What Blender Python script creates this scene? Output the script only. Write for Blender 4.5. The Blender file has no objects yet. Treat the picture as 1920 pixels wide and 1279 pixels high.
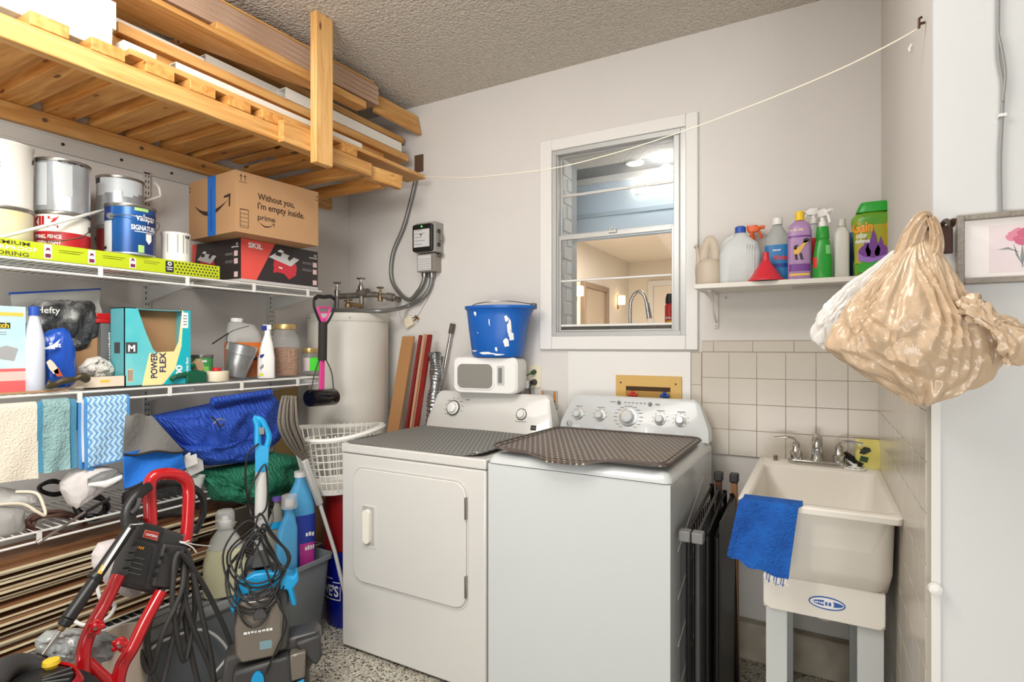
import bpy, bmesh, math, random
from mathutils import Vector, Matrix, noise
PI = math.pi
rnd = random.Random(7)
SC = bpy.context.scene
COL = SC.collection
# ------------------------------------------------------------------ camera, world, lights, exposure
FPX = 1040.0; TH = math.atan(575/1040); HZ = 648.0; CH = 1.35
cd = bpy.data.cameras.new('camera'); cam = bpy.data.objects.new('camera', cd); COL.objects.link(cam)
cam.location = (0, 0, CH); cam.rotation_euler = (PI/2, 0, TH)
cd.sensor_width = 36; cd.lens = FPX/1920*36; cd.shift_y = (HZ-639.5)/1920; cd.clip_start = 0.05
SC.camera = cam
vs = SC.view_settings
vs.view_transform = 'Standard'; vs.look = 'None'; vs.gamma = 1; vs.use_curve_mapping = False; vs.exposure = -0.1
W = bpy.data.worlds.new('world'); SC.world = W; W.use_nodes = True
W.node_tree.nodes['Background'].inputs[0].default_value = (0.93, 0.97, 1.0, 1)
W.node_tree.nodes['Background'].inputs[1].default_value = 0.34
def area(name, loc, target, sx, sy, power, col=(1, 1, 1)):
    ld = bpy.data.lights.new(name, 'AREA'); ld.shape = 'RECTANGLE'; ld.size = sx; ld.size_y = sy; ld.energy = power; ld.color = col
    o = bpy.data.objects.new(name, ld); COL.objects.link(o); o.location = loc
    o.rotation_euler = (Vector(target)-Vector(loc)).to_track_quat('-Z', 'Y').to_euler(); return o
area('garage_door_daylight', (3.1, -5.2, 1.3), (-.9, 2.4, 1.5), 1.9, 2.0, 100, (1, .985, .96))
area('ceiling_bounce_fill', (.2, -2.6, .05), (.0, -.6, 2.8), 3.2, 1.6, 150, (1, .98, .95))  # unseen upward light added to brighten the ceiling, like bounced daylight
area('shelf_fill_light', (-1.1, .05, 2.3), (-2.6, 1.1, .9), .7, .4, 27, (1, .97, .93))  # unseen fill light added to brighten the left shelves
area('garage_ceiling_lamp', (-.9, .75, 2.74), (-1.0, 1.0, 0), 1.5, .7, 32, (1, .96, .91))
ld = bpy.data.lights.new('ceiling_fill_point', 'POINT'); ld.energy = 18; ld.shadow_soft_size = .25; ld.color = (1, .93, .84)  # unseen point light behind the camera, added to lift the ceiling
o = bpy.data.objects.new('ceiling_fill_point', ld); COL.objects.link(o); o.location = (-.6, -1.3, 1.9)

def onX(px, py, X):
    r = (px-960)/FPX; a = -math.sin(TH)+r*math.cos(TH); b = math.cos(TH)+r*math.sin(TH); d = X/a
    return Vector((X, b*d, CH+(HZ-py)/FPX*d))
def onY(px, py, Y):
    r = (px-960)/FPX; a = -math.sin(TH)+r*math.cos(TH); b = math.cos(TH)+r*math.sin(TH); d = Y/b
    return Vector((a*d, Y, CH+(HZ-py)/FPX*d))
def onZ(px, py, Z):
    r = (px-960)/FPX; a = -math.sin(TH)+r*math.cos(TH); b = math.cos(TH)+r*math.sin(TH); d = (Z-CH)/((HZ-py)/FPX)
    return Vector((a*d, b*d, Z))

# ------------------------------------------------------------------ materials
def lin(c):
    return tuple(((x/255)/12.92 if x/255 <= .04045 else ((x/255+.055)/1.055)**2.4) for x in c)+(1,)
MATS = {}
def mat(name, rgb, rough=.5, metal=0, var=0, vscale=6, bump=0, bscale=80, trans=0, emis=0, stretch=None, spec=None, coat=0, ior=1.45, rgb2=None, thr=None, alpha=1, sss=0):
    if name in MATS: return MATS[name]
    m = bpy.data.materials.new(name); m.use_nodes = True; nt = m.node_tree; N = nt.nodes; L = nt.links
    b = N['Principled BSDF']; c = lin(rgb)
    b.inputs['Base Color'].default_value = c; b.inputs['Roughness'].default_value = rough; b.inputs['Metallic'].default_value = metal
    if spec is not None: b.inputs['Specular IOR Level'].default_value = spec
    if coat: b.inputs['Coat Weight'].default_value = coat
    if trans: b.inputs['Transmission Weight'].default_value = trans; b.inputs['IOR'].default_value = ior
    if alpha < 1: b.inputs['Alpha'].default_value = alpha
    if sss: b.inputs['Subsurface Weight'].default_value = sss; b.inputs['Subsurface Scale'].default_value = .03
    if emis: b.inputs['Emission Color'].default_value = c; b.inputs['Emission Strength'].default_value = emis
    if var or bump or rgb2:
        tc = N.new('ShaderNodeTexCoord'); mp = N.new('ShaderNodeMapping'); L.new(tc.outputs['Object'], mp.inputs[0])
        if stretch: mp.inputs['Scale'].default_value = stretch
        if var or rgb2:
            nz = N.new('ShaderNodeTexNoise'); nz.inputs['Scale'].default_value = vscale; nz.inputs['Detail'].default_value = 5; L.new(mp.outputs[0], nz.inputs['Vector'])
            rp = N.new('ShaderNodeValToRGB'); L.new(nz.outputs[0], rp.inputs[0])
            t0, t1 = thr or (.3, .7)
            rp.color_ramp.elements[0].position = t0; rp.color_ramp.elements[1].position = t1
            if rgb2: rp.color_ramp.elements[0].color = c; rp.color_ramp.elements[1].color = lin(rgb2)
            else:
                rp.color_ramp.elements[0].color = tuple(x*(1-var) for x in c[:3])+(1,); rp.color_ramp.elements[1].color = tuple(min(1, x*(1+var)) for x in c[:3])+(1,)
            L.new(rp.outputs[0], b.inputs['Base Color'])
        if bump:
            n2 = N.new('ShaderNodeTexNoise'); n2.inputs['Scale'].default_value = bscale; n2.inputs['Detail'].default_value = 3; L.new(mp.outputs[0], n2.inputs['Vector'])
            bp = N.new('ShaderNodeBump'); bp.inputs['Strength'].default_value = bump; bp.inputs['Distance'].default_value = .01; L.new(n2.outputs[0], bp.inputs['Height']); L.new(bp.outputs[0], b.inputs['Normal'])
    MATS[name] = m; return m
def wood(name, a, b2, axis='X', rough=.55, scale=1.0, knots=True):
    if name in MATS: return MATS[name]
    m = bpy.data.materials.new(name); m.use_nodes = True; nt = m.node_tree; N = nt.nodes; L = nt.links; b = N['Principled BSDF']
    b.inputs['Roughness'].default_value = rough
    tc = N.new('ShaderNodeTexCoord'); mp = N.new('ShaderNodeMapping'); L.new(tc.outputs['Object'], mp.inputs[0])
    s = {'X': (1.2, 14, 14), 'Y': (14, 1.2, 14), 'Z': (14, 14, 1.2)}[axis]; mp.inputs['Scale'].default_value = tuple(x*scale for x in s)
    nz = N.new('ShaderNodeTexNoise'); nz.inputs['Scale'].default_value = 2.2; nz.inputs['Detail'].default_value = 7; nz.inputs['Distortion'].default_value = 1.2; L.new(mp.outputs[0], nz.inputs['Vector'])
    rp = N.new('ShaderNodeValToRGB'); L.new(nz.outputs[0], rp.inputs[0]); rp.color_ramp.elements[0].position = .3; rp.color_ramp.elements[1].position = .72
    rp.color_ramp.elements[0].color = lin(b2); rp.color_ramp.elements[1].color = lin(a)
    out = rp.outputs[0]
    if knots:
        m2 = N.new('ShaderNodeMapping'); L.new(tc.outputs['Object'], m2.inputs[0]); m2.inputs['Scale'].default_value = tuple({1.2: 3, 14: 9}[x] for x in s)
        vo = N.new('ShaderNodeTexVoronoi'); vo.inputs['Scale'].default_value = 1.6; L.new(m2.outputs[0], vo.inputs['Vector'])
        r2 = N.new('ShaderNodeValToRGB'); r2.color_ramp.elements[0].position = .07; r2.color_ramp.elements[1].position = .13; L.new(vo.outputs['Distance'], r2.inputs[0])
        mx = N.new('ShaderNodeMixRGB'); L.new(r2.outputs[0], mx.inputs[0]); mx.inputs[1].default_value = lin((112, 66, 28)); L.new(out, mx.inputs[2]); out = mx.outputs[0]
    L.new(out, b.inputs['Base Color'])
    bp = N.new('ShaderNodeBump'); bp.inputs['Strength'].default_value = .15; bp.inputs['Distance'].default_value = .003; L.new(nz.outputs[0], bp.inputs['Height']); L.new(bp.outputs[0], b.inputs['Normal'])
    MATS[name] = m; return m

# ------------------------------------------------------------------ mesh builder
_txt = {}
def textmesh(s, bold=0):
    k = (s, bold)
    if s[0] == '~' and k not in _txt:            # print too small to read in the photo: irregular little marks
        r = random.Random(len(s)*7+ord(s[1])); x = 0; vs_ = []; fs = []
        for i in range(len(s)-1):
            w = .3+.25*r.random(); y0 = .0 if r.random() < .7 else .12; y1 = .5+.2*r.random(); q = len(vs_)
            vs_ += [(x, y0, 0), (x+w, y0, 0), (x+w, y1, 0), (x, y1, 0)]; fs.append((q, q+1, q+2, q+3)); x += w+.12+.1*r.random()
        _txt[k] = (vs_, fs, 0, x)
    if k not in _txt:
        cu = bpy.data.curves.new('t', 'FONT'); cu.body = s; cu.size = 1; cu.offset = bold; cu.resolution_u = 3
        o = bpy.data.objects.new('t', cu); COL.objects.link(o)
        me = bpy.data.meshes.new_from_object(o.evaluated_get(bpy.context.evaluated_depsgraph_get()))
        vs_ = [tuple(v.co) for v in me.vertices]; fs = [tuple(p.vertices) for p in me.polygons]
        bpy.data.objects.remove(o); bpy.data.curves.remove(cu); bpy.data.meshes.remove(me)
        xs = [v[0] for v in vs_] or [0, 1]
        _txt[k] = (vs_, fs, min(xs), max(xs))
    return _txt[k]
X_, Y_, Z_ = Vector((1, 0, 0)), Vector((0, 1, 0)), Vector((0, 0, 1))
def RZ(a): return Matrix.Rotation(a, 4, 'Z')
def RX(a): return Matrix.Rotation(a, 4, 'X')
def RY(a): return Matrix.Rotation(a, 4, 'Y')
def TR(*v): return Matrix.Translation(Vector(v if len(v) == 3 else v[0]))
def spline(pts, k=6, closed=False):
    P = [Vector(p) for p in pts]; n = len(P); out = []
    for i in range(n if closed else n-1):
        a, b, c, d = (P[(i+j) % n] if closed else P[min(max(i+j, 0), n-1)] for j in (-1, 0, 1, 2))
        for t in range(k):
            t /= k; out.append(.5*((2*b)+(c-a)*t+(2*a-5*b+4*c-d)*t*t+(3*b-a-3*c+d)*t**3))
    if not closed: out.append(P[-1])
    return out
def ovl(a, c, n=28): return [(a*math.cos(2*PI*i/n), c*math.sin(2*PI*i/n)) for i in range(n)]
class MB:
    def __init__(s, M=None): s.v = []; s.f = []; s.mi = []; s.M = M or Matrix(); s.mats = []
    def m(s, mt):
        if mt is None: return 0
        if mt not in s.mats: s.mats.append(mt)
        return s.mats.index(mt)
    def add(s, vs_, fs, mt=None):
        k = len(s.v); s.v += [s.M @ Vector(v) for v in vs_]; i = s.m(mt)
        for f in fs: s.f.append(tuple(k+j for j in f)); s.mi.append(i)
        return s
    def box(s, x0, x1, y0, y1, z0, z1, mt=None):
        return s.add([(x0, y0, z0), (x1, y0, z0), (x1, y1, z0), (x0, y1, z0), (x0, y0, z1), (x1, y0, z1), (x1, y1, z1), (x0, y1, z1)],
                     [(3, 2, 1, 0), (4, 5, 6, 7), (0, 1, 5, 4), (1, 2, 6, 5), (2, 3, 7, 6), (3, 0, 4, 7)], mt)
    def cbox(s, c, sz, mt=None, R=None):
        o = s.M
        s.M = o @ TR(c) @ (R or Matrix()); s.box(-sz[0]/2, sz[0]/2, -sz[1]/2, sz[1]/2, -sz[2]/2, sz[2]/2, mt); s.M = o; return s
    def beam(s, p0, p1, w, h, mt=None, up=Z_):
        p0, p1 = Vector(p0), Vector(p1); d = (p1-p0).normalized(); a = d.cross(Vector(up)).normalized()*w/2; b = a.cross(d).normalized()*h/2
        return s.add([p0-a-b, p0+a-b, p0+a+b, p0-a+b, p1-a-b, p1+a-b, p1+a+b, p1-a+b], [(0, 1, 2, 3), (7, 6, 5, 4), (0, 4, 5, 1), (1, 5, 6, 2), (2, 6, 7, 3), (3, 7, 4, 0)], mt)
    def loft(s, rings, mt=None, cap0=True, cap1=True, close=False):
        n = len(rings[0]); vs_ = [p for r in rings for p in r]; fs = []
        R = len(rings)
        for i in range(R if close else R-1):
            k = (i+1) % R
            for j in range(n): fs.append((i*n+j, i*n+(j+1) % n, k*n+(j+1) % n, k*n+j))
        if not close:
            if cap0: fs.append(tuple(range(n-1, -1, -1)))
            if cap1: fs.append(tuple((R-1)*n+j for j in range(n)))
        return s.add(vs_, fs, mt)
    def cyl(s, p0, p1, r0, r1=None, mt=None, n=20):
        return s.tube([p0, p1], r0, mt, n, r1=r0 if r1 is None else r1)
    def tube(s, pts, r, mt=None, n=8, closed=False, r1=None, flat=1):
        P = [Vector(p) for p in pts]; K = len(P); rings = []; nrm = None
        for i in range(K):
            if closed: t = P[(i+1) % K]-P[i-1]
            else: t = P[min(i+1, K-1)]-P[max(i-1, 0)]
            if t.length < 1e-9: t = Vector((0, 0, 1))
            t.normalize()
            if nrm is None: nrm = t.cross(X_ if abs(t.x) < .8 else Y_).normalized()
            else: nrm = (nrm-t*nrm.dot(t)).normalized()
            b = t.cross(nrm); rr = r if not callable(r) else r(i/(K-1)); 
            if r1 is not None: rr = r+(r1-r)*i/(K-1)
            rings.append([P[i]+nrm*rr*math.cos(2*PI*j/n)+b*rr*flat*math.sin(2*PI*j/n) for j in range(n)])
        return s.loft(rings, mt, close=closed)
    def lathe(s, prof, c=(0, 0, 0), mt=None, n=28, e=1, R=None):
        c = Vector(c); R = R or Matrix(); rings = [[c+R @ Vector((r*math.cos(2*PI*j/n), r*e*math.sin(2*PI*j/n), z)) for j in range(n)] for r, z in prof]
        return s.loft(rings, mt)
    def sup(s, secs, mt=None, n=32, c=(0, 0, 0)):
        rings = []
        for q in secs:
            z, rx, ry, p = q[:4]; ox, oy = (q[4], q[5]) if len(q) > 5 else (0, 0)
            rings.append([Vector((c[0]+ox+rx*math.copysign(abs(math.cos(a))**(2/p), math.cos(a)), c[1]+oy+ry*math.copysign(abs(math.sin(a))**(2/p), math.sin(a)), c[2]+z)) for a in [2*PI*j/n for j in range(n)]])
        return s.loft(rings, mt)
    def prism(s, out, o, ux, uy, h, mt=None):
        o, ux, uy = Vector(o), Vector(ux), Vector(uy); nn = ux.cross(uy).normalized(); n = len(out)
        a = [o+ux*x+uy*y for x, y in out]; b = [p+nn*h for p in a]
        return s.loft([a, b], mt)
    def text(s, t, size, o, ux=X_, uy=Z_, mt=None, al='C', bold=.0, h=.0006, sx=1, wid=None):
        vs_, fs, x0, x1 = textmesh(t, bold); o, ux, uy = Vector(o), Vector(ux).normalized(), Vector(uy).normalized(); nn = ux.cross(uy)
        if wid: sx = wid/((x1-x0)*size)
        off = {'C': -(x0+x1)/2, 'L': -x0, 'R': -x1}[al]
        return s.add([o+ux*((v[0]+off)*size*sx)+uy*(v[1]*size)+nn*h for v in vs_], fs, mt)
    p = 2.0
    def wtext(s, t, size, rx, ry, z, a0=0, mt=None, bold=.0, wid=None, h=.0008, c=(0, 0)):
        vs_, fs, x0, x1 = textmesh(t, bold); sx = wid/((x1-x0)*size) if wid else 1
        out = []
        for v in vs_:
            if s.p > 2.05:
                R_ = rx+h; x = R_*math.copysign(abs(math.sin(a0))**(2/s.p), a0)+(v[0]-(x0+x1)/2)*size*sx
                x = max(-R_*.995, min(R_*.995, x)); out.append((c[0]+x, c[1]-(ry+h)*(1-abs(x/R_)**s.p)**(1/s.p), z+v[1]*size)); continue
            a = a0+(v[0]-(x0+x1)/2)*size*sx/max(rx, .001); out.append((c[0]+(rx+h)*math.sin(a), c[1]-(ry+h)*math.cos(a), z+v[1]*size))
        return s.add(out, fs, mt)
    def wpatch(s, rx, ry, z0, z1, a0, a1, mt=None, h=.0005, n=14, rx1=None, ry1=None, c=(0, 0)):
        vs_ = []; rx1 = rx if rx1 is None else rx1; ry1 = ry if ry1 is None else ry1
        for i in range(n+1):
            a = a0+(a1-a0)*i/n; S_ = math.copysign(abs(math.sin(a))**(2/s.p), math.sin(a)); C_ = math.copysign(abs(math.cos(a))**(2/s.p), math.cos(a))
            vs_ += [(c[0]+(rx+h)*S_, c[1]-(ry+h)*C_, z0), (c[0]+(rx1+h)*S_, c[1]-(ry1+h)*C_, z1)]
        return s.add(vs_, [(2*i, 2*i+2, 2*i+3, 2*i+1) for i in range(n)], mt)
    def sheet(s, fn, nu, nv, th, mt=None, mt2=None):
        g = [[Vector(fn(i/nu, j/nv)) for j in range(nv+1)] for i in range(nu+1)]; off = []
        for i in range(nu+1):
            row = []
            for j in range(nv+1):
                du = g[min(i+1, nu)][j]-g[max(i-1, 0)][j]; dv = g[i][min(j+1, nv)]-g[i][max(j-1, 0)]; nn = du.cross(dv)
                nn = nn.normalized() if nn.length > 1e-12 else Z_.copy(); row.append(g[i][j]+nn*th)
            off.append(row)
        w = nv+1; A = [p for r in g for p in r]; B = [p for r in off for p in r]; k = len(A)
        fa = [(i*w+j, i*w+j+1, (i+1)*w+j+1, (i+1)*w+j) for i in range(nu) for j in range(nv)]
        fb = [tuple(k+q for q in reversed(f)) for f in fa]
        rim = [i*w for i in range(nu+1)]+[nu*w+j for j in range(1, nv+1)]+[i*w+nv for i in range(nu-1, -1, -1)]+[j for j in range(nv-1, 0, -1)]
        fr = [(rim[q], rim[(q+1) % len(rim)], k+rim[(q+1) % len(rim)], k+rim[q]) for q in range(len(rim))]
        base = len(s.v); s.add(A+B, fa, mt); i2 = s.m(mt2 or mt); i1 = s.m(mt)
        for f in fb: s.f.append(tuple(base+q for q in f)); s.mi.append(i2)
        for f in fr: s.f.append(tuple(base+q for q in f)); s.mi.append(i1)
        return s
    def build(s, name, parent=None, mt=None, bev=0, sub=0, ang=35, world=False, loc=None, rz=0, seg=2):
        me = bpy.data.meshes.new(name); vs_ = s.v
        if world and parent is not None:
            inv = parent['_m'] if False else PM[parent.name].inverted(); vs_ = [inv @ v for v in vs_]
        me.from_pydata([tuple(v) for v in vs_], [], s.f)
        ms = s.mats or [mt]
        for q in ms: me.materials.append(q)
        me.polygons.foreach_set('material_index', s.mi if s.mats else [0]*len(s.f))
        bm = bmesh.new(); bm.from_mesh(me); bmesh.ops.recalc_face_normals(bm, faces=bm.faces); bm.to_mesh(me); bm.free()
        me.shade_smooth(); me.set_sharp_from_angle(angle=math.radians(ang))
        o = bpy.data.objects.new(name, me); COL.objects.link(o); o.parent = parent
        if loc is not None: o.location = loc
        o.rotation_euler = (0, 0, rz)
        if bev:
            b = o.modifiers.new('bevel', 'BEVEL'); b.width = bev; b.segments = seg; b.limit_method = 'ANGLE'; b.angle_limit = math.radians(40); b.use_clamp_overlap = True; b.harden_normals = False
        if sub:
            b = o.modifiers.new('sub', 'SUBSURF'); b.levels = sub; b.render_levels = sub
        return o
PM = {}
def thing(name, label, cat, loc=(0, 0, 0), rz=0, group=None, R=None):
    o = bpy.data.objects.new(name, None); COL.objects.link(o); o.empty_display_size = .05
    M = TR(Vector(loc)) @ (R if R is not None else RZ(rz)); o.matrix_world = M; PM[o.name] = M
    o['label'] = label; o['category'] = cat
    if group: o['group'] = group
    return o
def solo(mb, name, label, cat, group=None, kind=None, centre=True, **k):
    if centre and 'loc' not in k and mb.v:      # origin at the base of the thing
        xs = [v.x for v in mb.v]; ys = [v.y for v in mb.v]; zs = [v.z for v in mb.v]
        c = Vector(((min(xs)+max(xs))/2, (min(ys)+max(ys))/2, min(zs))); mb.v = [v-c for v in mb.v]; k['loc'] = c
    o = mb.build(name, None, **k); o['label'] = label; o['category'] = cat
    if group: o['group'] = group
    if kind: o['kind'] = kind
    return o
def struct(mb, name, **k):
    o = mb.build(name, None, **k); o['kind'] = 'structure'; return o
def tag(o, label): o['label'] = label; return o

# ------------------------------------------------------------------ room
XL, YB, XR, YS, ZC = -2.655, 2.62, .216, 1.50, 2.775
WALL = mat('wall_paint', (215, 211, 206), .75, var=.03, vscale=1.7, bump=.06, bscale=60)
WALLR = mat('wall_paint_bright', (216, 217, 216), .7, bump=.05, bscale=60)
WHITE = mat('white_paint', (226, 224, 220), .45)
def ceil_mat():
    m = mat('popcorn_ceiling', (214, 206, 195), .95, bump=0); nt = m.node_tree; N = nt.nodes; L = nt.links; b = N['Principled BSDF']
    tc = N.new('ShaderNodeTexCoord'); v = N.new('ShaderNodeTexVoronoi'); v.inputs['Scale'].default_value = 75; L.new(tc.outputs['Object'], v.inputs[0])
    nz = N.new('ShaderNodeTexNoise'); nz.inputs['Scale'].default_value = 110; nz.inputs['Detail'].default_value = 4; L.new(tc.outputs['Object'], nz.inputs[0])
    mx = N.new('ShaderNodeMath'); mx.operation = 'SUBTRACT'; L.new(nz.outputs[0], mx.inputs[0]); L.new(v.outputs['Distance'], mx.inputs[1])
    bp = N.new('ShaderNodeBump'); bp.inputs['Strength'].default_value = .9; bp.inputs['Distance'].default_value = .012; L.new(mx.outputs[0], bp.inputs['Height']); L.new(bp.outputs[0], b.inputs['Normal'])
    return m
def floor_mat():
    m = mat('flake_epoxy_floor', (170, 165, 150), .35); nt = m.node_tree; N = nt.nodes; L = nt.links; b = N['Principled BSDF']
    tc = N.new('ShaderNodeTexCoord'); v = N.new('ShaderNodeTexVoronoi'); v.inputs['Scale'].default_value = 150; L.new(tc.outputs['Object'], v.inputs[0])
    sp = N.new('ShaderNodeSeparateColor'); L.new(v.outputs['Color'], sp.inputs[0])
    rp = N.new('ShaderNodeValToRGB'); L.new(sp.outputs[0], rp.inputs[0]); cr = rp.color_ramp; cr.interpolation = 'CONSTANT'
    cr.elements[0].position = 0; cr.elements[0].color = lin((58, 56, 54)); cr.elements[1].position = .13; cr.elements[1].color = lin((168, 160, 146))
    for p, c in ((.45, (186, 182, 168)), (.75, (204, 202, 190)), (.93, (140, 118, 92))): e = cr.elements.new(p); e.color = lin(c)
    L.new(rp.outputs[0], b.inputs['Base Color']); return m
struct(MB().box(-2.9, 5, -4, 2.9, -.15, 0, floor_mat()), 'floor')
struct(MB().box(-2.9, 5, -1.2, 2.9, ZC, ZC+.15, ceil_mat()), 'ceiling')
struct(MB().box(XL-.15, XL, -3, YB+.15, 0, ZC, WALL), 'wall_left')
# back wall with the window opening
wx0, wx1, wz0, wz1 = -1.205, -.532, 1.397, 2.352
b = MB()
for q in ((XL, wx0, 0, ZC), (wx1, XR, 0, ZC), (wx0, wx1, 0, wz0), (wx0, wx1, wz1, ZC)): b.box(q[0], q[1], YB, YB+.12, q[2], q[3], WALL)
struct(b, 'wall_back')
struct(MB().box(XR, XR+.14, YS+.006, YB+.12, 0, ZC, WALL), 'wall_right')
struct(MB().box(XR, 4.6, YS-.014, YS+.006, 0, ZC, WALLR), 'wall_front_right')
struct(MB().box(XR-.004, XR+.012, YS-.02, YS-.0135, 0, 1.245, WHITE), 'trim_1')
# ceramic tiles: each course a bevelled slab pattern in one panel per wall
TILE = mat('ceramic_tile', (196, 188, 176), .22, var=.04, vscale=3)
GROUT = mat('tile_grout', (172, 160, 142), .8)
tp = .1135; zt0, zt1 = .866, 1.32
b = MB(); b.box(-.462, XR-.001, YB-.008, YB, zt0, 1.372, GROUT)
def tl(x0, x1, z0, z1): b.box(x0+.0011, x1-.0011, YB-.0105, YB-.004, z0+.0011, z1-.0011, TILE)
xs = [-.462]+[-.347+tp*.9925*i for i in range(6)]; xs[-1] = XR-.001
for r in range(4):
    for i in range(6): tl(xs[i], xs[i+1], zt0+tp*r, zt0+tp*(r+1))
for a, c in ((-.462, -.412), (-.412, -.25), (-.25, -.09), (-.09, .07), (.07, .215)): tl(a, c, zt1+.002, 1.37)
b.box(-.51, -.463, YB-.0085, YB-.004, .73, 1.32, GROUT)
for a, c in ((.74, .868), (.868, 1.02), (1.02, 1.172), (1.172, 1.318)): tl(-.509, -.464, a, c)
struct(b, 'trim_2', bev=.0008, seg=1)
b = MB(); b.box(XR-.008, XR, YS+.01, YB-.011, .3, 1.32, TILE)
for r in range(9):
    for i in range(10):
        y1 = YB-.011-tp*i; y0 = max(y1-tp, YS+.01)
        b.box(XR-.0105, XR-.004, y0+.0011, y1-.0011, .866+.454-tp*(r+1)+.0011, .866+.454-tp*r-.0011, TILE)
struct(b, 'trim_3', bev=.0008, seg=1)
# painted plaster patch boards round the window foot and the grey curb below the tiles
struct(MB().box(-1.12, -.512, YB-.005, YB, .72, 1.322, WHITE), 'trim_4', bev=.002)
struct(MB().box(-.42, XR-.012, YB-.05, YB-.0005, 0, .16, mat('curb_paint', (176, 166, 150), .8, var=.25, vscale=9)), 'trim_5', bev=.006)
# ------------------------------------------------------------------ window and the room behind it
ALU = mat('window_aluminium', (186, 186, 184), .35, .35)
CHROME = mat('chrome', (200, 198, 194), .15, 1)
STEEL = mat('brushed_steel', (150, 145, 138), .35, .9, var=.12, vscale=20)
GALV = mat('galvanised_steel', (168, 170, 170), .35, .75, var=.12, vscale=14)
BLACK = mat('black_plastic', (28, 27, 27), .4)
DGREY = mat('dark_grey_plastic', (66, 65, 65), .45)
MGREY = mat('mid_grey_plastic', (120, 120, 118), .5)
PWHITE = mat('white_plastic', (235, 234, 230), .35)
CREAM = mat('cream_plastic', (226, 216, 192), .4)
INK = mat('dark_ink', (40, 38, 38), .6)
INKG = mat('grey_ink', (130, 130, 130), .6)
INKW = mat('white_ink', (240, 240, 238), .6)
GLASS = mat('window_glass', (250, 252, 252), .0, trans=1, ior=1.1)
win = bpy.data.objects.new('window_1', None); COL.objects.link(win); win['kind'] = 'structure'; PM['window_1'] = Matrix()
def frame4(b, x0, x1, z0, z1, y0, y1, l, r, t, bt, mt=None):
    b.box(x0, x0+l, y0, y1, z0, z1, mt); b.box(x1-r, x1, y0, y1, z0, z1, mt); b.box(x0+l, x1-r, y0, y1, z1-t, z1, mt); b.box(x0+l, x1-r, y0, y1, z0, z0+bt, mt)
b = MB(); frame4(b, -1.273, -.478, 1.33, 2.412, YB-.022, YB, .068, .054, .06, .067, WHITE); b.build('window_casing', win, bev=.004)
b = MB(); frame4(b, wx0, wx1, wz0, wz1, YB-.012, YB+.05, .022, .024, .024, .022, ALU); b.box(wx0+.022, wx0+.03, YB-.002, YB+.05, wz0, wz1, ALU); b.box(wx1-.058, wx1-.024, YB, YB+.05, wz0, wz1, ALU)
b.box(wx1-.034, wx1-.03, YB-.008, YB, wz0+.02, wz1-.02, ALU); b.build('window_frame', win, bev=.0015)
sx0, sx1 = wx0+.03, wx1-.058
b = MB(); frame4(b, sx0, sx1, 1.9, 2.33, YB+.03, YB+.045, .008, .008, .01, .024, ALU); b.box(sx0+.008, sx1-.008, YB+.032, YB+.042, 2.118, 2.132, ALU); us = b.build('sash', win, bev=.001)
MB().box(sx0+.006, sx1-.006, YB+.036, YB+.039, 1.92, 2.322, GLASS).build('pane', us)
b = MB(); frame4(b, sx0, sx1, 1.42, 1.915, YB+.008, YB+.026, .011, .011, .022, .01, ALU); b.cyl((sx0+.01, YB+.017, 1.682), (sx1-.01, YB+.017, 1.682), .005, mt=PWHITE, n=10); b.cyl((sx0+.01, YB+.017, 1.452), (sx1-.01, YB+.017, 1.452), .006, mt=PWHITE, n=10); ls = b.build('sash', win, bev=.001)
MB().box(sx0+.009, sx1-.009, YB+.019, YB+.021, 1.428, 1.895, GLASS).build('pane', ls)
MB().box(sx0+.01, sx1-.01, YB+.027, YB+.032, 1.42, 1.446, mat('rubber_seal', (96, 92, 86), .7)).build('window_seal', win)
b = MB(); b.box(-.905, -.865, YB-.002, YB+.01, 1.905, 1.917, ALU); b.box(-.9, -.87, YB-.004, YB+.006, 1.917, 1.926, ALU); b.cyl((-.885, YB-.004, 1.92), (-.885, YB-.004, 1.936), .006, mt=ALU); b.build('window_latch', win, bev=.001)

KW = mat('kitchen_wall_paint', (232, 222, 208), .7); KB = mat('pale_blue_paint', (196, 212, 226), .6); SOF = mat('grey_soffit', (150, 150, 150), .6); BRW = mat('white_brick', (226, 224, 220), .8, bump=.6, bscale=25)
b = MB(); b.box(-1.36, -1.205, YB+.12, 2.86, 1.0, 2.6, BRW); b.box(-1.36, -1.205, 2.86, 2.945, 1.0, 2.6, mat('grey_post', (176, 178, 178), .6))
for i in range(15):
    b.box(-1.207, -1.198, YB+.13+(i % 2)*.05, YB+.235, 1.22+.075*i, 1.285+.075*i, BRW)
struct(b, 'wall_porch_left', bev=.003)
struct(MB().box(-1.7, .3, YB+.12, 2.97, 2.36, 2.5, mat('textured_soffit', (226, 220, 212), .9, bump=.7, bscale=90)), 'trim_6')
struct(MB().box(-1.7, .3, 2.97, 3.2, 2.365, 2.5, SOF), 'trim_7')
b = MB(); b.box(-1.7, .3, 3.17, 3.21, 2.33, 2.37, WHITE); b.box(-1.7, .3, 3.2, 3.25, 2.0, 2.34, KB); b.box(-1.7, .3, 3.19, 3.2, 2.13, 2.155, mat('blue_grey_line', (176, 192, 204), .6)); struct(b, 'wall_header')
struct(MB().box(-2.45, -2.3, 3.3, 7.6, .3, 2.5, KW), 'wall_kitchen_left')
struct(MB().box(-2.45, 1.2, 7.5, 7.65, .3, 2.5, KW), 'wall_kitchen_back')
struct(MB().box(-2.45, 1.2, 3.25, 7.65, 2.5, 2.6, KW), 'ceiling_kitchen')
struct(MB().box(-2.45, 1.2, 2.76, 7.65, .25, .3, KW), 'floor_kitchen')
LAMP = mat('lamp_glow', (255, 240, 214), .5, emis=7)
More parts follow.
